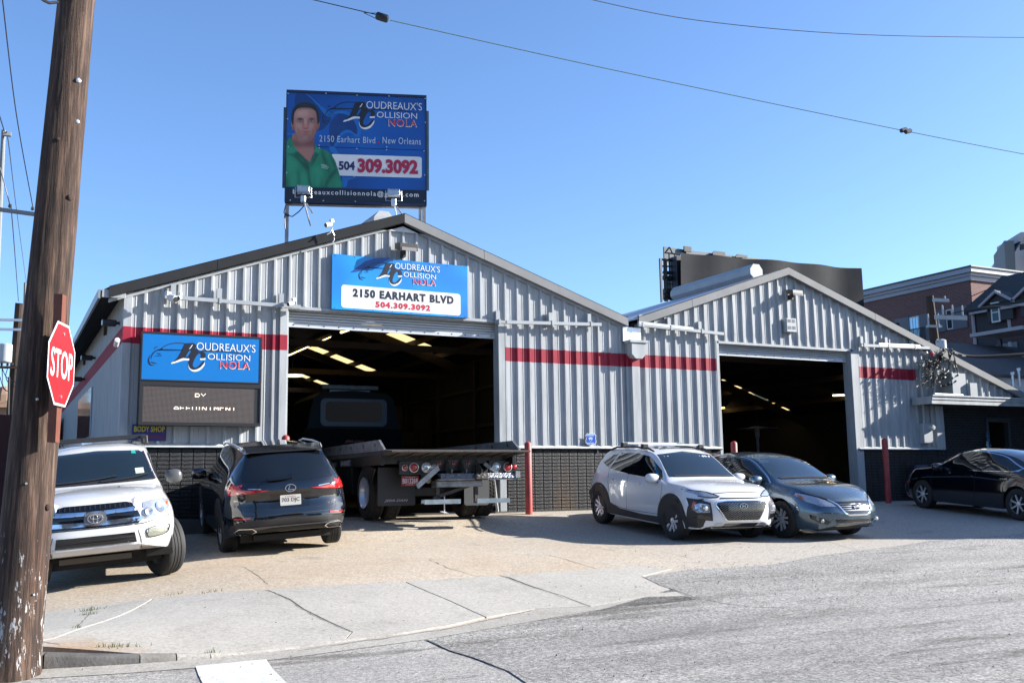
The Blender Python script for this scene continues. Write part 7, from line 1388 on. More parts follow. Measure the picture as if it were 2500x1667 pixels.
for g in (-1, 1):
    A_.decal('side_window', 'side', [(1.02, .955), (.80, 1.08), (.32, 1.31), (-.12, 1.35), (-.20, .965)], M_gl, sg=g); A_.decal('side_window', 'side', [(-.26, .97), (-.18, 1.35), (-.75, 1.29), (-1.12, 1.14), (-1.20, 1.01)], M_gl, sg=g); A_.decal('side_window', 'side', [(-1.24, 1.02), (-1.17, 1.12), (-1.45, 1.05)], M_gl, sg=g)
    A_.line('window_trim', 'side', [(1.06, .95), (.82, 1.10), (.33, 1.335), (-.15, 1.375), (-.78, 1.31), (-1.2, 1.15), (-1.5, 1.04)], .014, M_chrome, off=.006, sg=g)
    for pts in ([(1.05, .93), (1.08, .70), (1.0, .32)], [(-.23, .95), (-.22, .6), (-.20, .30)], [(-1.22, 1.0), (-1.12, .80), (-1.02, .64), (-1.05, .40)], [(1.0, .31), (-.2, .29), (-1.03, .33)]): A_.line('panel_gap', 'side', pts, .008, M_seam, sg=g)
    for x in (.15, -.85): A_.decal('door_handle', 'side', [(x-.24, .82), (x-.04, .815), (x-.03, .845), (x-.23, .85)], M_chrome, off=.025, sg=g, th=.02)
A_.decal('windscreen', 'front', [(-.70, 1.03), (0, 1.045), (.70, 1.03), (.64, 1.15), (.56, 1.355), (0, 1.405), (-.56, 1.355), (-.64, 1.15)], M_ws, step=.08)
A_.line('wiper', 'front', [(-.6, 1.045), (0, 1.058), (.6, 1.045)], .02, M_clad, off=.012); A_.line('hood_gap', 'front', [(-.60, .79), (-.42, .735), (-.2, .715), (0, .712), (.2, .715), (.42, .735), (.60, .79)], .010, M_seam)
A_.decal('grille', 'front', [(-.40, .70), (0, .705), (.40, .70), (.36, .60), (.28, .50), (-.28, .50), (-.36, .60)], M_gloss, off=.004)
for z in (.66, .625, .59, .555): w_ = np.interp(z, [.5, .7], [.27, .38]); A_.line('grille_bar', 'front', [(-w_, z), (0, z+.003), (w_, z)], .008, M_dimalloy, off=.008)
A_.line('grille_v_trim', 'front', [(-.50, .735), (-.40, .66), (-.30, .515), (-.22, .475), (.22, .475), (.30, .515), (.40, .66), (.50, .735)], .028, M_chrome, off=.012, sm_=False)
S, n = A_.frame('front', 0, .61, .016); a = MB(); ell(a, S, 0, 0, .062, .062, .009); a.tube([S.p(-.085, 0, .008), S.p(.085, 0, .008)], .012, 6); obj('emblem', a, M_chrome, A_.t, local=True); a = MB(); text(a, S, 'NISSAN', -.07, .07, -.008, .008, .022, off=.01); obj('emblem_lettering', a, M_ink, A_.t, local=True, fix=False)
A_.both('headlamp', 'front', [(.44, .62), (.50, .70), (.62, .76), (.84, .825), (.86, .78), (.80, .69), (.66, .62)], M_lampg, off=.006); A_.lines('lamp_rim', 'front', [(.46, .71), (.62, .775), (.84, .84)], .014, M_gloss, off=.009); A_.both('indicator', 'front', [(.80, .71), (.84, .74), (.855, .80), (.82, .78)], M_amber, off=.010)
A_.decal('lower_intake', 'front', [(-.42, .27), (.42, .27), (.47, .40), (-.47, .40)], M_gloss, off=.004); A_.line('intake_bar', 'front', [(-.45, .335), (.45, .335)], .014, M_ga, off=.010); A_.decal('lip', 'front', [(-.50, .225), (.50, .225), (.48, .25), (-.48, .25)], M_clad, off=.004)
A_.both('fog_recess', 'front', [(.54, .36), (.80, .47), (.78, .40), (.70, .33), (.58, .31)], M_gloss, off=.005); 
for g in (-1, 1): S, n = A_.frame('front', g*.67, .375, .008); a = MB(); a.lathe([(0, .02), (.03, .015), (.038, 0)], 12, Matrix.Translation(S.p(0, 0, .006)) @ Matrix.Rotation(R_(90), 4, 'Y')); obj('fog_lamp', a, M_lampg, A_.t, smooth=50, local=True)
A_.lines('hood_crease', 'top', [(1.3, .42), (1.8, .38), (2.15, .30)], .012, M_ga, off=.010) if False else None
mirror(A_, .82, .85, .99, M_ga)
# ------------------------------------------------------------------ black luxury crossover (rear view)
c = {'zc': [(-2.37, .98), (-2.34, 1.10), (-2.28, 1.16), (-2.05, 1.42), (-1.92, 1.54), (-1.80, 1.575), (-1.3, 1.615), (-.5, 1.645), (0, 1.635), (.3, 1.58), (1.05, 1.14), (1.15, 1.10), (1.8, 1.03), (2.2, .92), (2.26, .82)],
     'zb': [(-2.37, .92), (-2.28, 1.06), (-1.8, 1.10), (-1, 1.06), (0, 1.03), (1.1, 1.0), (1.8, .95), (2.26, .78)], 'wb': [(-2.37, .72), (-2.2, .79), (-1.6, .85), (0, .86), (1.1, .86), (1.8, .82), (2.26, .66)], 'zm': [(-2.37, .66), (2.26, .6)],
     'wm': [(-2.37, .82), (-2.1, .90), (-1.33, .925), (0, .905), (1.33, .925), (1.8, .90), (2.26, .8)], 'zl': [(-2.37, .36), (-2.1, .32), (-1.5, .26), (0, .25), (1.8, .27), (2.26, .30)], 'wl': [(-2.37, .74), (-1.6, .88), (0, .87), (1.4, .88), (2.26, .7)],
     'zr': [(-2.37, .96), (-2.28, 1.12), (-2.05, 1.38), (-1.92, 1.49), (-1.3, 1.56), (-.5, 1.585), (0, 1.575), (.3, 1.53), (1.05, 1.10), (1.15, 1.06), (1.8, .99), (2.26, .80)], 'wr': [(-2.37, .64), (-2.28, .66), (-2.05, .60), (-1.9, .585), (-1.3, .60), (0, .62), (.3, .62), (1.05, .76), (1.15, .78), (1.8, .74), (2.26, .58)]}
SPl = dict(c=c, xF=2.26, xR=-2.37, W=.92, gf=[(.2, .1), (.5, 0), (.9, .1)], gr=[(.3, .10), (.42, .03), (.55, 0), (.70, .03), (.85, .07), (1.0, .03), (1.2, .05), (1.5, .05)], kf=.4, kr=.30, nf=3.2, ra=.41, rw=.365, ax=(-1.33, 1.33))
M_bk_ = paint('black_paint', (.004, .006, .010), .08)
L_ = Car('parked_car', 'black crossover seen from behind, left of the tow truck', 'car', pose(4.08, 17.05, R_(86), wb=2.66), M_bk_, SPl)
L_.wheels(dict(n=5, sp=((-1, .05, .06), (1, .05, .06)), ph=.2, r=.70), .235)
L_.decal('rear_window', 'rear', [(-.66, 1.12), (-.69, 1.17), (-.60, 1.43), (-.50, 1.475), (0, 1.50), (.50, 1.475), (.60, 1.43), (.69, 1.17), (.66, 1.12), (0, 1.10)], M_gl, step=.07)
L_.decal('brake_light', 'rear', [(-.15, 1.525), (.15, 1.525), (.15, 1.543), (-.15, 1.543)], mat('smoked_red', (.06, .02, .02), .2), off=.006)
a = MB(); p_, n_, d_ = L_.hit('rear', .30, 1.13); 
L_.line('rear_wiper', 'rear', [(.32, 1.135), (.1, 1.145), (-.02, 1.165), (-.05, 1.19)], .03, M_gloss, off=.03)
L_.both('tail_lamp', 'rear', [(.30, .985), (.55, .955), (.74, .94), (.86, .93), (.845, 1.06), (.78, 1.09), (.72, 1.015), (.55, .995)], M_tail, off=.012, th=.008)
L_.both('lamp_surround', 'rear', [(.34, .99), (.55, 1.0), (.70, 1.025), (.72, 1.06), (.50, 1.03), (.36, 1.01)], M_gloss, off=.010); L_.lines('lamp_clear', 'rear', [(.42, 1.005), (.6, 1.02)], .012, M_lampg, off=.014); L_.both('tail_lamp_side', 'side', [(-2.22, .98), (-1.98, .96), (-1.92, .99), (-2.06, 1.05), (-2.20, 1.08)], M_tail, off=.010) if False else None
for g in (-1, 1): L_.decal('tail_lamp_side', 'side', [(-2.22, .955), (-1.98, .975), (-1.90, 1.0), (-2.04, 1.04), (-2.18, 1.08)], M_tail, off=.010, sg=g)
L_.decal('plate_recess', 'rear', [(-.28, .72), (.28, .72), (.30, .93), (-.30, .93)], M_gloss, off=.002); plate(L_, 'rear', 0, .825, '703 DJC', bgm=mat('plate_pale', (.62, .62, .58), .4), top='Louisiana')
S, n = L_.frame('rear', 0, 1.0, .010); a = MB(); ell(a, S, 0, 0, .075, .052, .007); a.tube([S.p(-.005, .048, .007), S.p(-.03, -.022, .007), S.p(.05, -.026, .007)], .008, 5); obj('emblem', a, M_chrome, L_.t, local=True)
S, n = L_.frame('rear', -.60, .735, .012); a = MB(); text(a, S, 'NX300', -.10, .10, -.018, .018, .004, off=.012); obj('model_lettering', a, M_chrome, L_.t, local=True, fix=False)
L_.decal('bumper_panel', 'rear', [(-.83, .50), (-.60, .56), (0, .575), (.60, .56), (.83, .50), (.86, .38), (.62, .36), (.50, .44), (-.50, .44), (-.62, .36), (-.86, .38)], M_clad, off=.010, th=.008); L_.decal('diffuser', 'rear', [(-.50, .43), (.50, .43), (.56, .365), (-.56, .365)], M_under, off=.004)
L_.line('diffuser_trim', 'rear', [(-.60, .385), (-.52, .44), (-.46, .452), (.46, .452), (.52, .44), (.60, .385)], .022, mat('satin_grey', (.12, .12, .13), .3), off=.02)
L_.both('reflector', 'rear', [(.58, .59), (.80, .575), (.80, .60), (.58, .615)], M_tail, off=.010)
for g in (-1, 1):
    hx = [(.50, .40), (.56, .445), (.74, .445), (.80, .40), (.74, .36), (.56, .36)]; L_.decal('exhaust_tip', 'rear', [(g*a_, b_) for a_, b_ in hx], M_under, off=.022); L_.line('exhaust_rim', 'rear', [(g*a_, b_) for a_, b_ in hx+hx[:1]], .012, M_chrome, off=.034, sm_=False)
L_.line('tailgate_gap', 'rear', [(-.72, 1.06), (-.74, .95), (-.70, .75), (-.66, .64), (-.4, .63), (.4, .63), (.66, .64), (.70, .75), (.74, .95), (.72, 1.06)], .009, M_seam); L_.line('tailgate_crease', 'rear', [(-.66, .70), (0, .69), (.66, .70)], .012, mat('painted_crease_sheen', (.02, .025, .03), .15), off=.004)  # sheen along the tailgate crease is painted as a lighter strip
for g in (-1, 1):
    L_.decal('side_window', 'side', [(.95, 1.05), (.55, 1.30), (.22, 1.47), (-.2, 1.50), (-.24, 1.08)], M_gl, sg=g); L_.decal('side_window', 'side', [(-.30, 1.08), (-.26, 1.50), (-1.0, 1.48), (-1.18, 1.12)], M_gl, sg=g); L_.decal('side_window', 'side', [(-1.24, 1.13), (-1.08, 1.46), (-1.3, 1.42), (-1.66, 1.20)], M_gl, sg=g); L_.line('window_trim', 'side', [(1.0, 1.045), (-.25, 1.07), (-1.25, 1.11), (-1.7, 1.19)], .012, M_chrome, off=.006, sg=g)
    a = MB(); a.tube([(-1.75, g*.60, 1.545), (-1.6, g*.61, 1.595), (-1.0, g*.62, 1.625), (-.2, g*.63, 1.63), (.1, g*.63, 1.59)], .016, 8); obj('roof_rail', a, M_alloy, L_.t, smooth=60, local=True)
    for a_ in (-1.33, 1.33): L_.decal('arch_cladding', 'side', [(a_+.455*math.cos(t), .385+.455*math.sin(t)) for t in np.linspace(-.2, math.pi+.2, 24)]+[(a_+.413*math.cos(t), .385+.413*math.sin(t)) for t in np.linspace(math.pi+.1, -.1, 24)], M_clad, off=.010, sg=g)
    for pts in ([(-.27, 1.05), (-.26, .6), (-.25, .32)], [(1.0, 1.0), (1.02, .7), (.94, .4)], [(-1.2, 1.1), (-1.1, .85), (-1.0, .6)]): L_.line('panel_gap', 'side', pts, .008, M_seam, sg=g)
    for x in (.2, -.75): L_.decal('door_handle', 'side', [(x-.24, .93), (x-.04, .925), (x-.03, .955), (x-.23, .96)], M_bk_, off=.025, sg=g, th=.02)
mirror(L_, .80, .88, 1.10, M_bk_, .09, .13, .10); obj('antenna_fin', blob((-1.45, 0, 1.64), .09, .018, .05), M_bk_, L_.t, local=True, smooth=60)
a = MB(); a.prism([(-1.98, -.56, 1.52), (-1.98, .56, 1.52), (-1.75, .58, 1.60), (-1.75, -.58, 1.60)], (0, 0, .02)); obj('spoiler', a, M_bk_, L_.t, local=True)
# ------------------------------------------------------------------ white off-roader (front view)
c = {'zc': [(-2.55, 1.0), (-2.52, 1.15), (-2.35, 1.62), (-2.2, 1.70), (-1, 1.745), (0, 1.74), (.30, 1.71), (.42, 1.66), (1.04, 1.25), (1.12, 1.22), (1.6, 1.20), (1.95, 1.155), (2.12, 1.09), (2.22, .98)],
     'zb': [(-2.55, .98), (-2.3, 1.12), (-1, 1.13), (0, 1.12), (1.1, 1.11), (1.6, 1.09), (2.0, 1.03), (2.22, .90)], 'wb': [(-2.55, .74), (-2.3, .80), (0, .83), (1.1, .83), (1.6, .82), (2.0, .77), (2.22, .70)], 'zm': [(-2.55, .75), (2.22, .74)],
     'wm': [(-2.55, .82), (-2, .90), (-1.395, .95), (-.8, .91), (0, .90), (.8, .91), (1.395, .95), (1.9, .93), (2.22, .86)], 'zl': [(-2.55, .46), (-2, .42), (0, .38), (1.8, .42), (2.22, .44)], 'wl': [(-2.55, .76), (-1.4, .92), (0, .87), (1.4, .92), (2.22, .82)],
     'zr': [(-2.55, 1.0), (-2.35, 1.52), (-2.2, 1.62), (-1, 1.675), (0, 1.675), (.30, 1.645), (.42, 1.60), (1.04, 1.20), (1.12, 1.175), (1.6, 1.15), (2.0, 1.10), (2.22, .96)], 'wr': [(-2.55, .64), (-2.2, .62), (0, .64), (.3, .63), (1.04, .765), (1.12, .78), (1.6, .76), (2.0, .68), (2.22, .62)]}
SPt = dict(c=c, xF=2.22, xR=-2.55, W=.95, gf=[(.42, .08), (.52, .0), (.68, -.02), (.80, .03), (.9, .05), (1.1, .08)], gr=[(.4, .0), (1.2, .05)], kf=.34, kr=.2, nf=3.4, ra=.445, rw=.39, ax=(-1.395, 1.395), lift=.05, crown=2.8)
M_w4 = paint('white_paint_car', (.74, .74, .73), .25)
T_ = Car('parked_car', 'white off-roader facing the street behind the utility pole, chrome grille and roof rack', 'car', pose(1.42, 15.75, R_(-96), wb=2.79), M_w4, SPt)
T_.wheels(dict(n=6, sp=((0, .07, .10),), ph=.3, r=.62), .26, yaw=R_(26))
T_.decal('windscreen', 'front', [(-.73, 1.265), (0, 1.285), (.73, 1.265), (.68, 1.39), (.60, 1.605), (.55, 1.635), (0, 1.665), (-.55, 1.635), (-.60, 1.605), (-.68, 1.39)], M_ws, step=.08)
T_.line('windscreen_seal', 'front', [(.75, 1.25), (.69, 1.40), (.61, 1.62)], .02, mat('seal_violet_black', (.03, .02, .05), .3), off=.006); T_.line('windscreen_seal', 'front', [(-.75, 1.25), (-.69, 1.40), (-.61, 1.62)], .02, MATS['seal_violet_black'], off=.006)
T_.line('wiper', 'front', [(-.55, 1.285), (-.1, 1.30), (.25, 1.335)], .016, M_clad, off=.02); T_.line('wiper', 'front', [(.05, 1.275), (.4, 1.29), (.66, 1.33)], .016, M_clad, off=.02); T_.decal('cowl', 'front', [(-.74, 1.245), (.74, 1.245), (.73, 1.266), (0, 1.286), (-.73, 1.266)], M_clad, off=.004)
T_.decal('sticker', 'front', [(.50, 1.335), (.61, 1.335), (.60, 1.405), (.49, 1.405)], mat('sticker_pale', (.55, .65, .55), .5, var=.2, vscale=30), off=.006); T_.decal('sticker', 'front', [(.455, 1.60), (.515, 1.595), (.505, 1.635), (.45, 1.638)], mat('sticker_teal', (.02, .38, .36), .5), off=.006)
T_.decal('grille', 'front', [(-.50, .80), (.50, .80), (.535, .86), (.50, .95), (.43, 1.055), (.36, 1.075), (-.36, 1.075), (-.43, 1.055), (-.50, .95), (-.535, .86)], M_gloss, off=.004)
T_.line('grille_bar', 'front', [(-.46, .985), (-.2, .975), (0, .972), (.2, .975), (.46, .985)], .052, M_chrome, off=.022); T_.line('grille_bar', 'front', [(-.545, .855), (-.2, .85), (0, .848), (.2, .85), (.545, .855)], .052, M_chrome, off=.022)
T_.decal('emblem_base', 'front', [(-.12, .845), (.12, .845), (.135, .90), (.11, .985), (-.11, .985), (-.135, .90)], mat('emblem_grey', (.22, .23, .25), .25, .6), off=.030); S, n = T_.frame('front', 0, .915, .036); a = MB(); ell(a, S, 0, 0, .085, .058, .007); ell(a, S, 0, -.004, .026, .052, .006); ell(a, S, 0, .018, .058, .026, .006); obj('emblem', a, M_chrome, T_.t, local=True)
for k in range(-7, 8): T_.line('grille_slat', 'front', [(k*.058, 1.02), (k*.058, 1.065)], .008, M_clad, off=.010)
T_.both('headlamp', 'front', [(.545, .84), (.56, 1.045), (.66, 1.065), (.80, 1.06), (.875, 1.01), (.885, .93), (.84, .875), (.70, .845)], M_lampg, off=.008, th=.01)
for g in (-1, 1):
    for u, v, r_ in ((.625, .925, .055), (.76, .955, .075)):
        S, n = T_.frame('front', g*u, v, .012); a = MB(); a.lathe([(0, -.0), (r_*.5, .012), (r_*.92, .016), (r_, .004)], 18, Matrix.Translation(S.p(0, 0, .004)) @ n.to_track_quat('Z', 'Y').to_matrix().to_4x4()); obj('lamp_reflector', a, mat('lens_bright', (.7, .72, .75), .03, .9), T_.t, smooth=50, local=True)
T_.both('indicator', 'front', [(.850, .97), (.868, .975), (.87, 1.0), (.852, 1.005)], M_amber, off=.014)
T_.line('bumper_gap', 'front', [(-.90, .845), (-.8, .832), (-.55, .79), (.55, .79), (.8, .832), (.90, .845)], .012, M_seam, off=.003, sm_=False)
T_.decal('lower_intake', 'front', [(-.47, .575), (.47, .575), (.45, .70), (-.45, .70)], M_gloss, off=.004)
for z in (.615, .655): T_.line('intake_bar', 'front', [(-.45, z), (.45, z)], .012, M_clad, off=.014)
T_.decal('bumper_bar', 'front', [(-.50, .475), (.50, .475), (.50, .565), (-.50, .565)], M_w4, off=.028, th=.03); T_.both('fog_lamp', 'front', [(.60, .635), (.63, .615), (.80, .625), (.85, .66), (.85, .73), (.62, .715)], mat('fog_glass', (.30, .31, .25), .12, .3, var=.2, vscale=50), off=.008); T_.lines('fog_rim', 'front', [(.60, .635), (.63, .612), (.80, .622), (.855, .66), (.855, .735), (.61, .72), (.60, .635)], .012, M_clad, off=.012)
T_.lines('bumper_gap', 'front', [(.52, .47), (.52, .60), (.49, .72)], .008, M_seam, off=.004); a = MB(); a.box(1.3, 1.85, -.45, .4, .33, .40); obj('skid_plate', a, mat('skid_tan', (.12, .10, .08), .8), T_.t, local=True)
for g in (-1, 1):
    pr = [(1.25, g*.50, 0), (1.98, g*.34, 0), (1.98, g*.46, 0), (1.95, g*.55, 0)]
    def hz_(x, y): p_ = T_.hit('top', x, y)[0]; return p_.z if p_ else 1.1
    a = MB(); v = [(1.32, g*.50, hz_(1.32, g*.50)+.002), (2.02, g*.40, hz_(2.02, g*.40)-.004), (2.02, g*.47, hz_(2.02, g*.47)+.032), (2.02, g*.60, hz_(2.02, g*.60)-.004), (2.10, g*.45, hz_(2.08, g*.45)-.01)]; a.add(v, [(0, 1, 2), (0, 2, 3), (1, 4, 2), (2, 4, 3)]); obj('hood_ridge', a, M_w4, T_.t, local=True, fix=False)
    T_.decal('side_window', 'side', [(.90, 1.20), (.72, 1.35), (.34, 1.57), (-.05, 1.60), (-.08, 1.19)], M_gl, sg=g); T_.decal('side_window', 'side', [(-.14, 1.19), (-.11, 1.60), (-.95, 1.59), (-1.05, 1.20)], M_gl, sg=g); T_.decal('side_window', 'side', [(-1.2, 1.20), (-1.1, 1.58), (-1.9, 1.56), (-2.0, 1.22)], M_gl, sg=g)
    a = MB(); a.tube([(-1.9, g*.60, 1.68), (-1.8, g*.60, 1.76), (.0, g*.62, 1.785), (.15, g*.62, 1.72)], .022, 8); obj('roof_rail', a, M_clad, T_.t, smooth=60, local=True)
    T_.line('panel_gap', 'side', [(1.0, 1.15), (1.02, .8), (.93, .5)], .008, M_seam, sg=g)
for x in (-.02, -.9): a = MB(); a.tube([(x, -.66, 1.795), (x, .66, 1.795)], .02, 8); obj('rack_bar', a, M_clad, T_.t, local=True, smooth=60)
for g in (-1, 1): a = MB(); a.bbox(-.09, .05, g*.64-.05, g*.64+.05, 1.70, 1.83, b=.015); obj('rack_foot', a, M_clad, T_.t, local=True)
M_mg = mat('mirror_grey', (.10, .105, .11), .3)
mirror(T_, .82, .90, 1.25, M_mg, .08, .12, .10)
T_.lines('washer_nozzle', 'top', [(1.30, .28), (1.33, .28)], .03, M_clad, off=.008)
# ------------------------------------------------------------------ black sedan at the right
SPb = dict(SPa); SPb = {**SPa}
M_bs = paint('black_blue_paint', (.004, .005, .010), .08)
Bpos = (22.05, 15.9)
B_ = Car('parked_car', 'black sedan with chrome window trim parked sideways in the shade at the right edge', 'car', pose(20.0, 15.15, R_(82), wb=2.775), M_bs, SPb)
B_.wheels(dict(n=7, sp=((0, .05, .05),), ph=.1, r=.74), .22)
for g in (-1, 1):
    B_.decal('side_window', 'side', [(1.0, .955), (.80, 1.08), (.32, 1.31), (-.12, 1.35), (-.20, .965)], M_gl, sg=g); B_.decal('side_window', 'side', [(-.26, .97), (-.18, 1.35), (-.75, 1.29), (-1.02, 1.17), (-.98, 1.0)], M_gl, sg=g); B_.decal('side_window', 'side', [(-1.02, 1.0), (-1.06, 1.15), (-1.38, 1.08), (-1.25, 1.01)], M_gl, sg=g)
    B_.line('window_trim', 'side', [(1.08, .95), (.82, 1.10), (.33, 1.335), (-.15, 1.375), (-.78, 1.31), (-1.2, 1.15), (-1.45, 1.06)], .018, M_chrome, off=.006, sg=g); B_.line('window_trim', 'side', [(1.08, .945), (0, .955), (-1.25, .995)], .014, M_chrome, off=.006, sg=g); B_.decal('trim_corner', 'side', [(-1.22, 1.0), (-1.42, 1.07), (-1.36, 1.0)], M_chrome, off=.007, sg=g)
    for x in (.10, -.90): B_.decal('door_handle', 'side', [(x-.24, .82), (x-.04, .815), (x-.03, .845), (x-.23, .85)], M_chrome, off=.025, sg=g, th=.02)
    for pts in ([(1.05, .93), (1.08, .70), (1.0, .32)], [(-.23, .95), (-.22, .6), (-.20, .30)], [(-1.15, 1.0), (-1.10, .80), (-1.02, .64), (-1.05, .40)]): B_.line('panel_gap', 'side', pts, .008, M_seam, sg=g)
B_.decal('windscreen', 'front', [(-.70, 1.03), (0, 1.045), (.70, 1.03), (.56, 1.355), (0, 1.405), (-.56, 1.355)], M_ws, step=.08); B_.both('headlamp', 'front', [(.44, .62), (.50, .70), (.84, .815), (.80, .69), (.66, .62)], M_lampg, off=.006); B_.both('tail_lamp', 'rear', [(.45, .86), (.80, .88), (.80, .78), (.45, .78)], M_tail, off=.006); mirror(B_, .82, .85, .99, M_bs)
# ------------------------------------------------------------------ flatbed tow truck (x forward into the workshop)
c_, s_ = math.cos(R_(88.)), math.sin(R_(88.)); z_t = .875
tm = Matrix(((c_, -s_, 0, 7.2), (s_, c_, 0, 17.55), (0, 0, 1, z_t), (0, 0, 0, 1)))     # origin: ground under the rear axle
tk = thing('tow_truck', 'black flatbed tow truck with steel deck and red tail lamps in the big doorway', 'truck', mat4=tm)
M_tb = mat('truck_black', (.010, .011, .012), .35, coat=.3); M_deck = mat('worn_steel_deck', (.06, .052, .045), .7, .2, var=.5, vscale=8, bump=.3); M_tray = mat('weathered_steel', (.19, .20, .21), .45, .6, var=.35, vscale=7, bump=.2); M_cab2 = mat('cab_blue_grey', (.012, .02, .025), .7, spec=.15)
M_trd = mat('truck_tread', (.03, .027, .024), .9, var=.4, vscale=9)
tb_ = lambda name, m, *a, b=.006, par=None, M=None: obj(name, MB().bbox(*a, b=b, M=M), m, par or tk, local=True)
def dual(y, lab=None):
    M_ = Matrix.Translation((0, y, .475)) @ Matrix.Rotation(R_(90), 4, 'X'); r, w = .475, .27
    o = obj('tyre', MB().lathe([(r*.58, -w*.4), (r*.7, -w*.5), (r*.92, -w*.49), (r*.98, -w*.44), (r, -w*.38), (r, -w*.24), (r*.965, -w*.235), (r*.965, -w*.20), (r, -w*.19), (r, -w*.02), (r*.965, -w*.015), (r*.965, w*.015), (r, w*.02), (r, w*.19), (r*.965, w*.2), (r*.965, w*.235), (r, w*.24), (r, w*.38), (r*.98, w*.44), (r*.92, w*.49), (r*.7, w*.5), (r*.58, w*.4)], 40, M_), M_trd, tk, smooth=35, local=True)
    a = MB()
    for k in range(44):
        th = 2*math.pi*k/44
        for yy in (-.36, -.12, .07, .27): c2, s2 = math.cos(th+(.07 if yy in (-.12, .27) else 0)), math.sin(th+(.07 if yy in (-.12, .27) else 0)); p = M_ @ Vector((r*c2, r*s2, w*yy)); q = M_ @ Vector((r*c2, r*s2, w*(yy+.12))); t_ = (M_.to_3x3() @ Vector((-s2, c2, 0)))*.018; u_ = (M_.to_3x3() @ Vector((c2, s2, 0)))*.006; a.add([p-t_+u_, p+t_+u_, q+t_+u_, q-t_+u_, p-t_*1.1-u_, p+t_*1.1-u_, q+t_*1.1-u_, q-t_*1.1-u_], [(0, 1, 2, 3), (0, 4, 5, 1), (1, 5, 6, 2), (2, 6, 7, 3), (3, 7, 4, 0)])
    obj('tread_blocks', a, M_trd, o, local=True)['kind'] = 'stuff'
    return o
for y in (1.09, .77, -.77, -1.09): dual(y)
for g in (-1, 1):
    a = MB(); a.lathe([(.27, .10), (.285, .115), (.275, .09), (.25, .02), (.12, -.02), (.11, .03), (.0, .035)], 28, Matrix.Translation((0, g*1.12, .475)) @ Matrix.Rotation(R_(-90*g), 4, 'X')); obj('polished_rim', a, M_alloy, tk, smooth=40, local=True)
M_f = lambda x, y, z: (x, y, z)
tb_('chassis_rail', M_tb, -1.0, 5.2, .38, .48, .70, .95); tb_('chassis_rail', M_tb, -1.0, 5.2, -.48, -.38, .70, .95); tb_('axle', M_tb, -.08, .08, -.9, .9, .40, .56)
# deck: tilted slightly, rail sides, sloping tail
zd = 1.22
tb_('deck', M_deck, -1.25, 4.6, -1.29, 1.29, zd-.10, zd, b=.01)
a = MB(); a.prism([(-1.25, -1.29, zd), (-1.82, -1.29, zd-.035), (-1.82, -1.29, zd-.06), (-1.25, -1.29, zd-.10)], (0, 2.58, 0)); obj('deck_tail', a, M_deck, tk, local=True)
for k in range(9): y = -1.1+k*.275; a = MB(); a.prism([(-1.2, y, zd-.11), (-1.78, y, zd-.062), (-1.78, y, zd-.075), (-1.2, y, zd-.15)], (0, .03, 0)); obj('deck_gusset', a, M_deck, tk, local=True)
for g in (-1, 1):
    y0, y1 = sorted((g*1.26, g*1.30)); prof = [(4.6, zd), (4.6, zd+.17), (-1.10, zd+.17), (-1.38, zd+.01), (-1.38, zd-.02)]
    a = MB(); a.prism([(x, y0, z) for x, z in prof], (0, y1-y0, 0)); r_ = obj('side_rail', a, M_tray, tk, local=True)
    for x in (-.95, -.25, .55, 1.3, 2.1): a = MB(); a.prism([(x, y0-.003, zd+.06), (x+.07, y0-.003, zd+.06), (x+.10, y0-.003, zd+.12), (x+.03, y0-.003, zd+.12)], (0, y1-y0+.006, 0)); obj('tie_slot', a, M_ink, r_, local=True)
    tb_('deck_side', M_tb, -1.2, 4.6, *sorted((g*1.22, g*1.285)), zd-.27, zd-.02)
a = MB(); S = Surf((-.1, 1.292, zd-.19), (-1, 0, 0), (0, 0, 1)); S.n = np.array((0, 1., 0)); text(a, S, 'Towing & Recovery', -3.0, -1.75, -.05, .06, .001, off=.01); text(a, S, '504-908-0872', -1.45, -.75, -.05, .06, .001, off=.02); obj('side_lettering', a, mat('lettering_grey', (.35, .35, .37), .5), tk, local=True, fix=False)
# rear cross member with lights
xb = -.98
tb_('tail_beam', M_tb, xb, xb+.08, -1.24, 1.24, .98, 1.22); tb_('light_box', M_tb, xb-.06, xb, .20, .90, .79, 1.03); tb_('light_box', M_tb, xb-.06, xb, -1.38, -.82, .79, 1.03)
def rear_S(y, z, x=xb-.062): S = Surf((x, y, z), (0, -1, 0), (0, 0, 1)); S.n = np.array((-1., 0, 0)); return S
def lamp(y, z, r, m, ring=True, x=xb-.062, lab='tail_lamp'):
    M_ = Matrix.Translation((x, y, z)) @ Matrix.Rotation(R_(-90), 4, 'Y'); a = MB(); a.lathe([(0, .018), (r*.6, .016), (r*.9, .010), (r, 0)], 18, M_); o = obj(lab, a, m, tk, smooth=50, local=True)
    if ring: a = MB(); a.lathe([(r*1.0, 0), (r*1.0, .018), (r*1.14, .014), (r*1.16, 0)], 18, M_); obj('lamp_ring', a, M_alloy, o, smooth=40, local=True)
M_rl = mat('red_lens', (.42, .012, .012), .15, coat=.6); M_cl = mat('clear_lens', (.55, .60, .66), .12, .5, var=.4, vscale=70)
for y, r, m, rg in ((.93, .048, M_rl, 1), (.76, .075, M_rl, 1), (.53, .078, M_cl, 1), (.38, .05, M_cl, 1), (-.83, .072, M_cl, 1), (-1.06, .075, M_rl, 1), (-1.20, .05, M_rl, 0)): lamp(y-.13, .91, r, m, bool(rg))
lamp(.36, .69, .058, mat('work_lamp_glass', (.25, .26, .18), .3), False, lab='work_lamp'); lamp(.20, .66, .06, mat('dim_red_lens', (.12, .01, .02), .3), False)
tb_('lamp_panel', M_tb, xb-.03, xb, -.55, .32, .84, 1.06)
for y in (.14, -.14, -.42): lamp(y, .975, .036, M_rl, True, x=xb-.032)
a = MB()
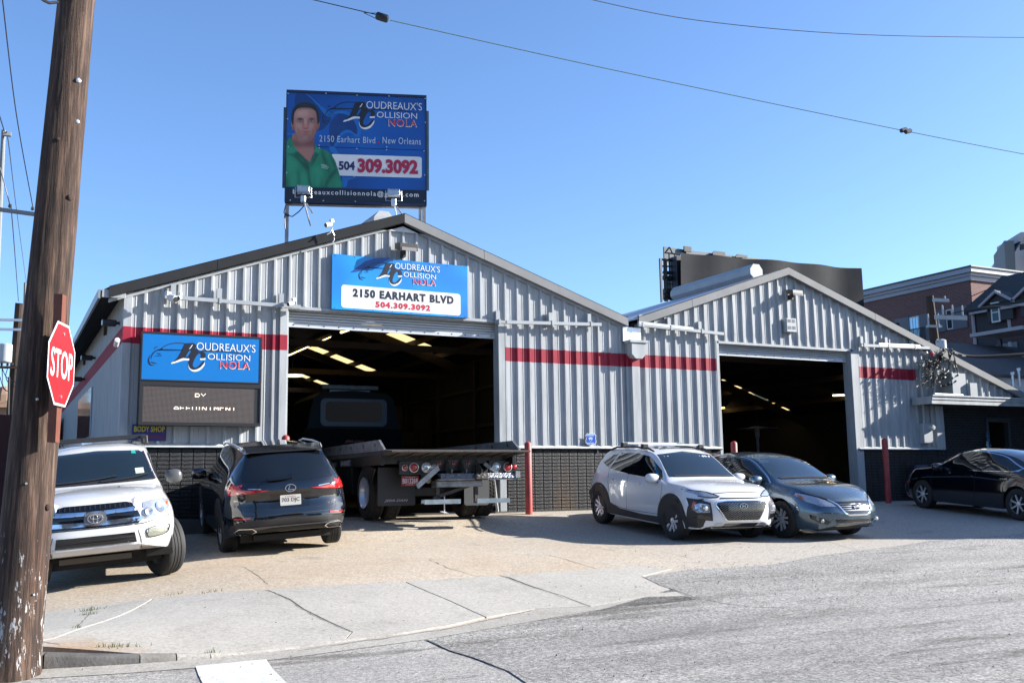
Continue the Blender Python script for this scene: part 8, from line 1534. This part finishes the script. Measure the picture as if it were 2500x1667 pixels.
for y in (0, -.28, -.58): a.prism([(xb-.03, y-.012, 1.05), (xb-.30, y-.012, .86), (xb-.28, y-.012, .80), (xb-.16, y-.012, .84), (xb-.10, y-.012, .79), (xb-.03, y-.012, .80)], (0, .024, 0))
for k, y in enumerate((0, -.28, -.58)):
    a = MB(); a.prism([(xb-.03, y-.012, 1.05), (xb-.30, y-.012, .86), (xb-.28, y-.012, .80), (xb-.16, y-.012, .84), (xb-.10, y-.012, .79), (xb-.03, y-.012, .80)], (0, .024, 0)); obj('gusset_plate', a, M_tray, tk, local=True)
# licence plate
S = rear_S(.69, .68, xb-.03); a = MB(); a.prism([S.p(u, v, 0) for u, v in rrect(-.16, .16, -.085, .085, .012)], S.n*.006); pl = obj('licence_plate', a, mat('plate_red', (.30, .012, .025), .45), tk, local=True)
a = MB(); text(a, S, 'B013269', -.14, .14, -.045, .045, .008, off=.01); text(a, S, 'TOW-RECOVERY', -.10, .10, .058, .072, .008); text(a, S, 'LOUISIANA', -.08, .06, -.072, -.058, .008); obj('plate_lettering', a, M_wht, pl, local=True, fix=False)
# tread plate steps, wheel lift arms
M_tp = mat('tread_plate', (.13, .14, .17), .35, .7, bump=.9, bscale=30, var=.3, vscale=40); N, L, b = nodes_of(M_tp)
def step_(y0, y1, z, x=-1.32): 
    a = MB(); a.prism([(x, y0, z), (x-.035, y0, z-.085), (x-.02, y0, z-.095), (x+.16, y0, z-.01), (x+.16, y0, z)], (0, y1-y0, 0)); o = obj('step', a, M_tp, tk, local=True); st_ = MB()
    for i in range(int((y1-y0)/.035)):
        for j in range(3): yy = y0+.02+i*.035+(.017 if j % 2 else 0); d = -.008-j*.026; st_.add([(x-.0-j*.0105-.004, yy, z+d), (x-j*.0105-.012, yy+.008, z+d-.006), (x-j*.0105-.012, yy-.008, z+d-.014), (x-j*.0105-.004, yy, z+d-.018)], [(0, 1, 2), (0, 2, 3), (0, 1, 3)])
    so_ = obj('tread_studs', st_, M_alloy, o, local=True); so_['kind'] = 'stuff'; return o
step_(-.40, .24, .80); step_(-1.20, -.66, .80)
tb_('step_beam', M_tray, -1.34, -1.2, -1.24, .28, .68, .705); tb_('step_end', M_tray, -1.36, -1.18, -1.30, -1.20, .70, .83, b=.01); tb_('step_end', M_deck, -1.40, -1.15, -.66, -.40, .68, .80, b=.02)
for k in range(5): a = blob((-1.38, -.44-.04*k+.02*math.sin(k*2), .77-.02*(k % 3)), .03, .03, .025, 5, 7); obj('hook', a, M_tray, tk, local=True)
a = MB(); a.prism([(-1.30, .24, .86), (-1.30, .28, .95), (-1.36, .70, .62), (-1.36, .66, .54)], (.05, 0, 0)); obj('folded_arm', a, M_tray, tk, local=True); a = MB(); a.prism([(-1.25, -.62, .95), (-1.25, -.66, 1.0), (-1.3, -.92, .80), (-1.3, -.88, .76)], (.05, 0, 0)); obj('folded_arm', a, M_tray, tk, local=True)
tb_('lift_box', M_tray, -1.2, -.9, -.62, .26, .56, .68, b=.015); a = MB(); a.prism([(-1.15, .30, .34), (-1.15, -.60, .62), (-1.15, -.60, .67), (-1.15, .30, .40)], (.06, 0, 0)); obj('diagonal_arm', a, M_deck, tk, local=True)
for y in (.22, -.52): tb_('lift_post', M_deck, -1.15, -1.08, y-.035, y+.035, .30, .60)
def ubar(y0, y1, z=.30): a = MB(); a.prism([(-1.28, y0, z+.05), (-1.28, y0, z-.03), (-1.10, y0, z-.03), (-1.10, y0, z+.05), (-1.12, y0, z+.05), (-1.12, y0, z-.01), (-1.26, y0, z-.01), (-1.26, y0, z+.05)], (0, y1-y0, 0)); obj('lift_fork', a, mat('lift_blue_steel', (.17, .21, .24), .4, .5, var=.3, vscale=6), tk, local=True)
ubar(-.16, .52); ubar(-1.12, -.48); a = MB(); a.tube([(-1.1, .08, .45), (-1.1, .08, .10)], .012, 6); a.tube([(-1.1, .0, .10), (-1.1, .16, .14)], .012, 6); obj('hook', a, M_alloy, tk, local=True)
# mud flaps
a = MB(); a.prism([(-.62, y, z) for y, z in rrect(-1.0, -.50, .22, .72, .05)], (.012, 0, 0)); obj('mud_flap', a, mat('flap_grey', (.06, .065, .07), .6), tk, local=True)
a = MB(); a.prism([(-.75, y, z) for y, z in rrect(.50, 1.20, .25, .92, .02)], (.012, 0, 0)); obj('mud_flap', a, mat('flap_black', (.012, .012, .013), .5), tk, local=True)
S = rear_S(.86, .335, -.752); a = MB(); text(a, S, 'JERR-DAN', -.22, .22, -.025, .025, .002, off=.02, shear=.3); obj('flap_lettering', a, mat('lettering_grey', (.35, .35, .37), .5), tk, local=True, fix=False)
tb_('tool_box', M_tb, .75, 1.9, .70, 1.24, .45, 1.0); tb_('tool_box', M_tb, .75, 1.9, -1.24, -.70, .45, 1.0); a = MB(); a.prism([(-.55, 1.27, .62), (-.8, 1.27, .9), (-.2, 1.27, .98), (.1, 1.27, .98)], (0, -.02, 0)); obj('fender_plate', a, M_tb, tk, local=True)
# cab
cx0, cx1, cw = 4.9, 7.0, 1.12; z0, z1 = .75, 2.75
pr = [(-cw, .9), (-cw-.03, 1.6), (-cw*.96, 2.1), (-cw*.86, 2.62), (-cw*.72, 2.76), (0, 2.82), (cw*.72, 2.76), (cw*.86, 2.62), (cw*.96, 2.1), (cw+.03, 1.6), (cw, .9)]
a = MB(); a.prism([(cx0, y, z) for y, z in pr], (cx1-cx0, 0, 0)); cab = obj('cab', a, M_cab2, tk, local=True)
a = MB(); a.prism([(cx0-.05, y, z) for y, z in rrect(-1.18, 1.18, 1.0, 1.92, .03)], (.04, 0, 0)); hb = obj('headboard', a, mat('headboard_black', (.005, .005, .006), .8, spec=.1), tk, local=True)
a = MB(); a.prism([(cx0-.02, y, z) for y, z in rrect(-.80, .80, 1.98, 2.62, .12)], (.015, 0, 0)); obj('window_surround', a, mat('cab_surround', (.06, .10, .125), .5), cab, local=True); a = MB(); a.prism([(cx0-.03, y, z) for y, z in rrect(-.68, .68, 2.08, 2.55, .10)], (.012, 0, 0)); obj('rear_window', a, M_gl, cab, local=True)
S = Surf((cx0-.052, 0, 1.62), (0, -1, 0), (0, 0, 1)); S.n = np.array((-1., 0, 0)); a = MB(); text(a, S, 'JERR-DAN', -.23, .23, -.035, .035, .002, off=.02, shear=.3); obj('board_lettering', a, mat('lettering_orange', (.35, .06, .02), .5, emit=None), hb, local=True, fix=False)
a = MB(); a.prism([S.p(u, v, .001) for u, v in rrect(-.13, .13, -.24, -.12, .01)], S.n*.003); obj('board_sticker', a, mat('sticker_grey_blue', (.25, .33, .38), .5), hb, local=True)
a = MB(); a.bbox(cx0+.3, cx0+.55, -.70, .70, 2.86, 2.98, b=.02); lb = obj('light_bar', a, mat('light_bar_glass', (.05, .07, .085), .3, var=.6, vscale=9), tk, local=True); tb_('light_bar_foot', M_tb, cx0+.35, cx0+.5, -.5, .5, 2.8, 2.87)
for g in (-1, 1): tb_('mirror', M_tb, 6.6, 6.7, *sorted((g*1.32, g*1.5)), 1.8, 2.3, b=.02); tb_('mirror_arm', M_tb, 6.62, 6.66, *sorted((g*1.1, g*1.34)), 2.1, 2.14); tb_('exhaust_stack', M_tray, 4.7, 4.8, *sorted((g*1.0, g*1.1)), 1.0, 2.0) if False else None
tb_('hood', M_cab2, 7.0, 8.3, -1.0, 1.0, .8, 1.6, b=.08)
for g in (-1, 1): wheel(tk, Matrix.Translation((7.4, g*1.02, .475)) @ Matrix.Rotation(0 if g < 0 else math.pi, 4, 'Z') @ Matrix.Rotation(R_(90), 4, 'X'), .475, .27, dict(n=8, sp=((0, .1, .1),), r=.6))

# ------------------------------------------------------------------ calibrate: every diffuse colour is brought to its real-world albedo
for m in MATS.values():
    N, L, b = nodes_of(m)
    if b.inputs['Metallic'].default_value > .45 or b.inputs['Emission Strength'].default_value > .4 and b.inputs['Emission Color'].default_value[0] > .5 and 'emit' in m.name: continue
    i = b.inputs['Base Color']
    if i.links:
        x = N.new('ShaderNodeMix'); x.data_type = 'RGBA'; x.blend_type = 'MULTIPLY'; x.inputs[0].default_value = 1; L.new(i.links[0].from_socket, x.inputs[6]); x.inputs[7].default_value = (.70, .70, .70, 1); L.new(x.outputs[2], i)
    else: c = i.default_value; i.default_value = (c[0]*.70, c[1]*.70, c[2]*.70, 1)
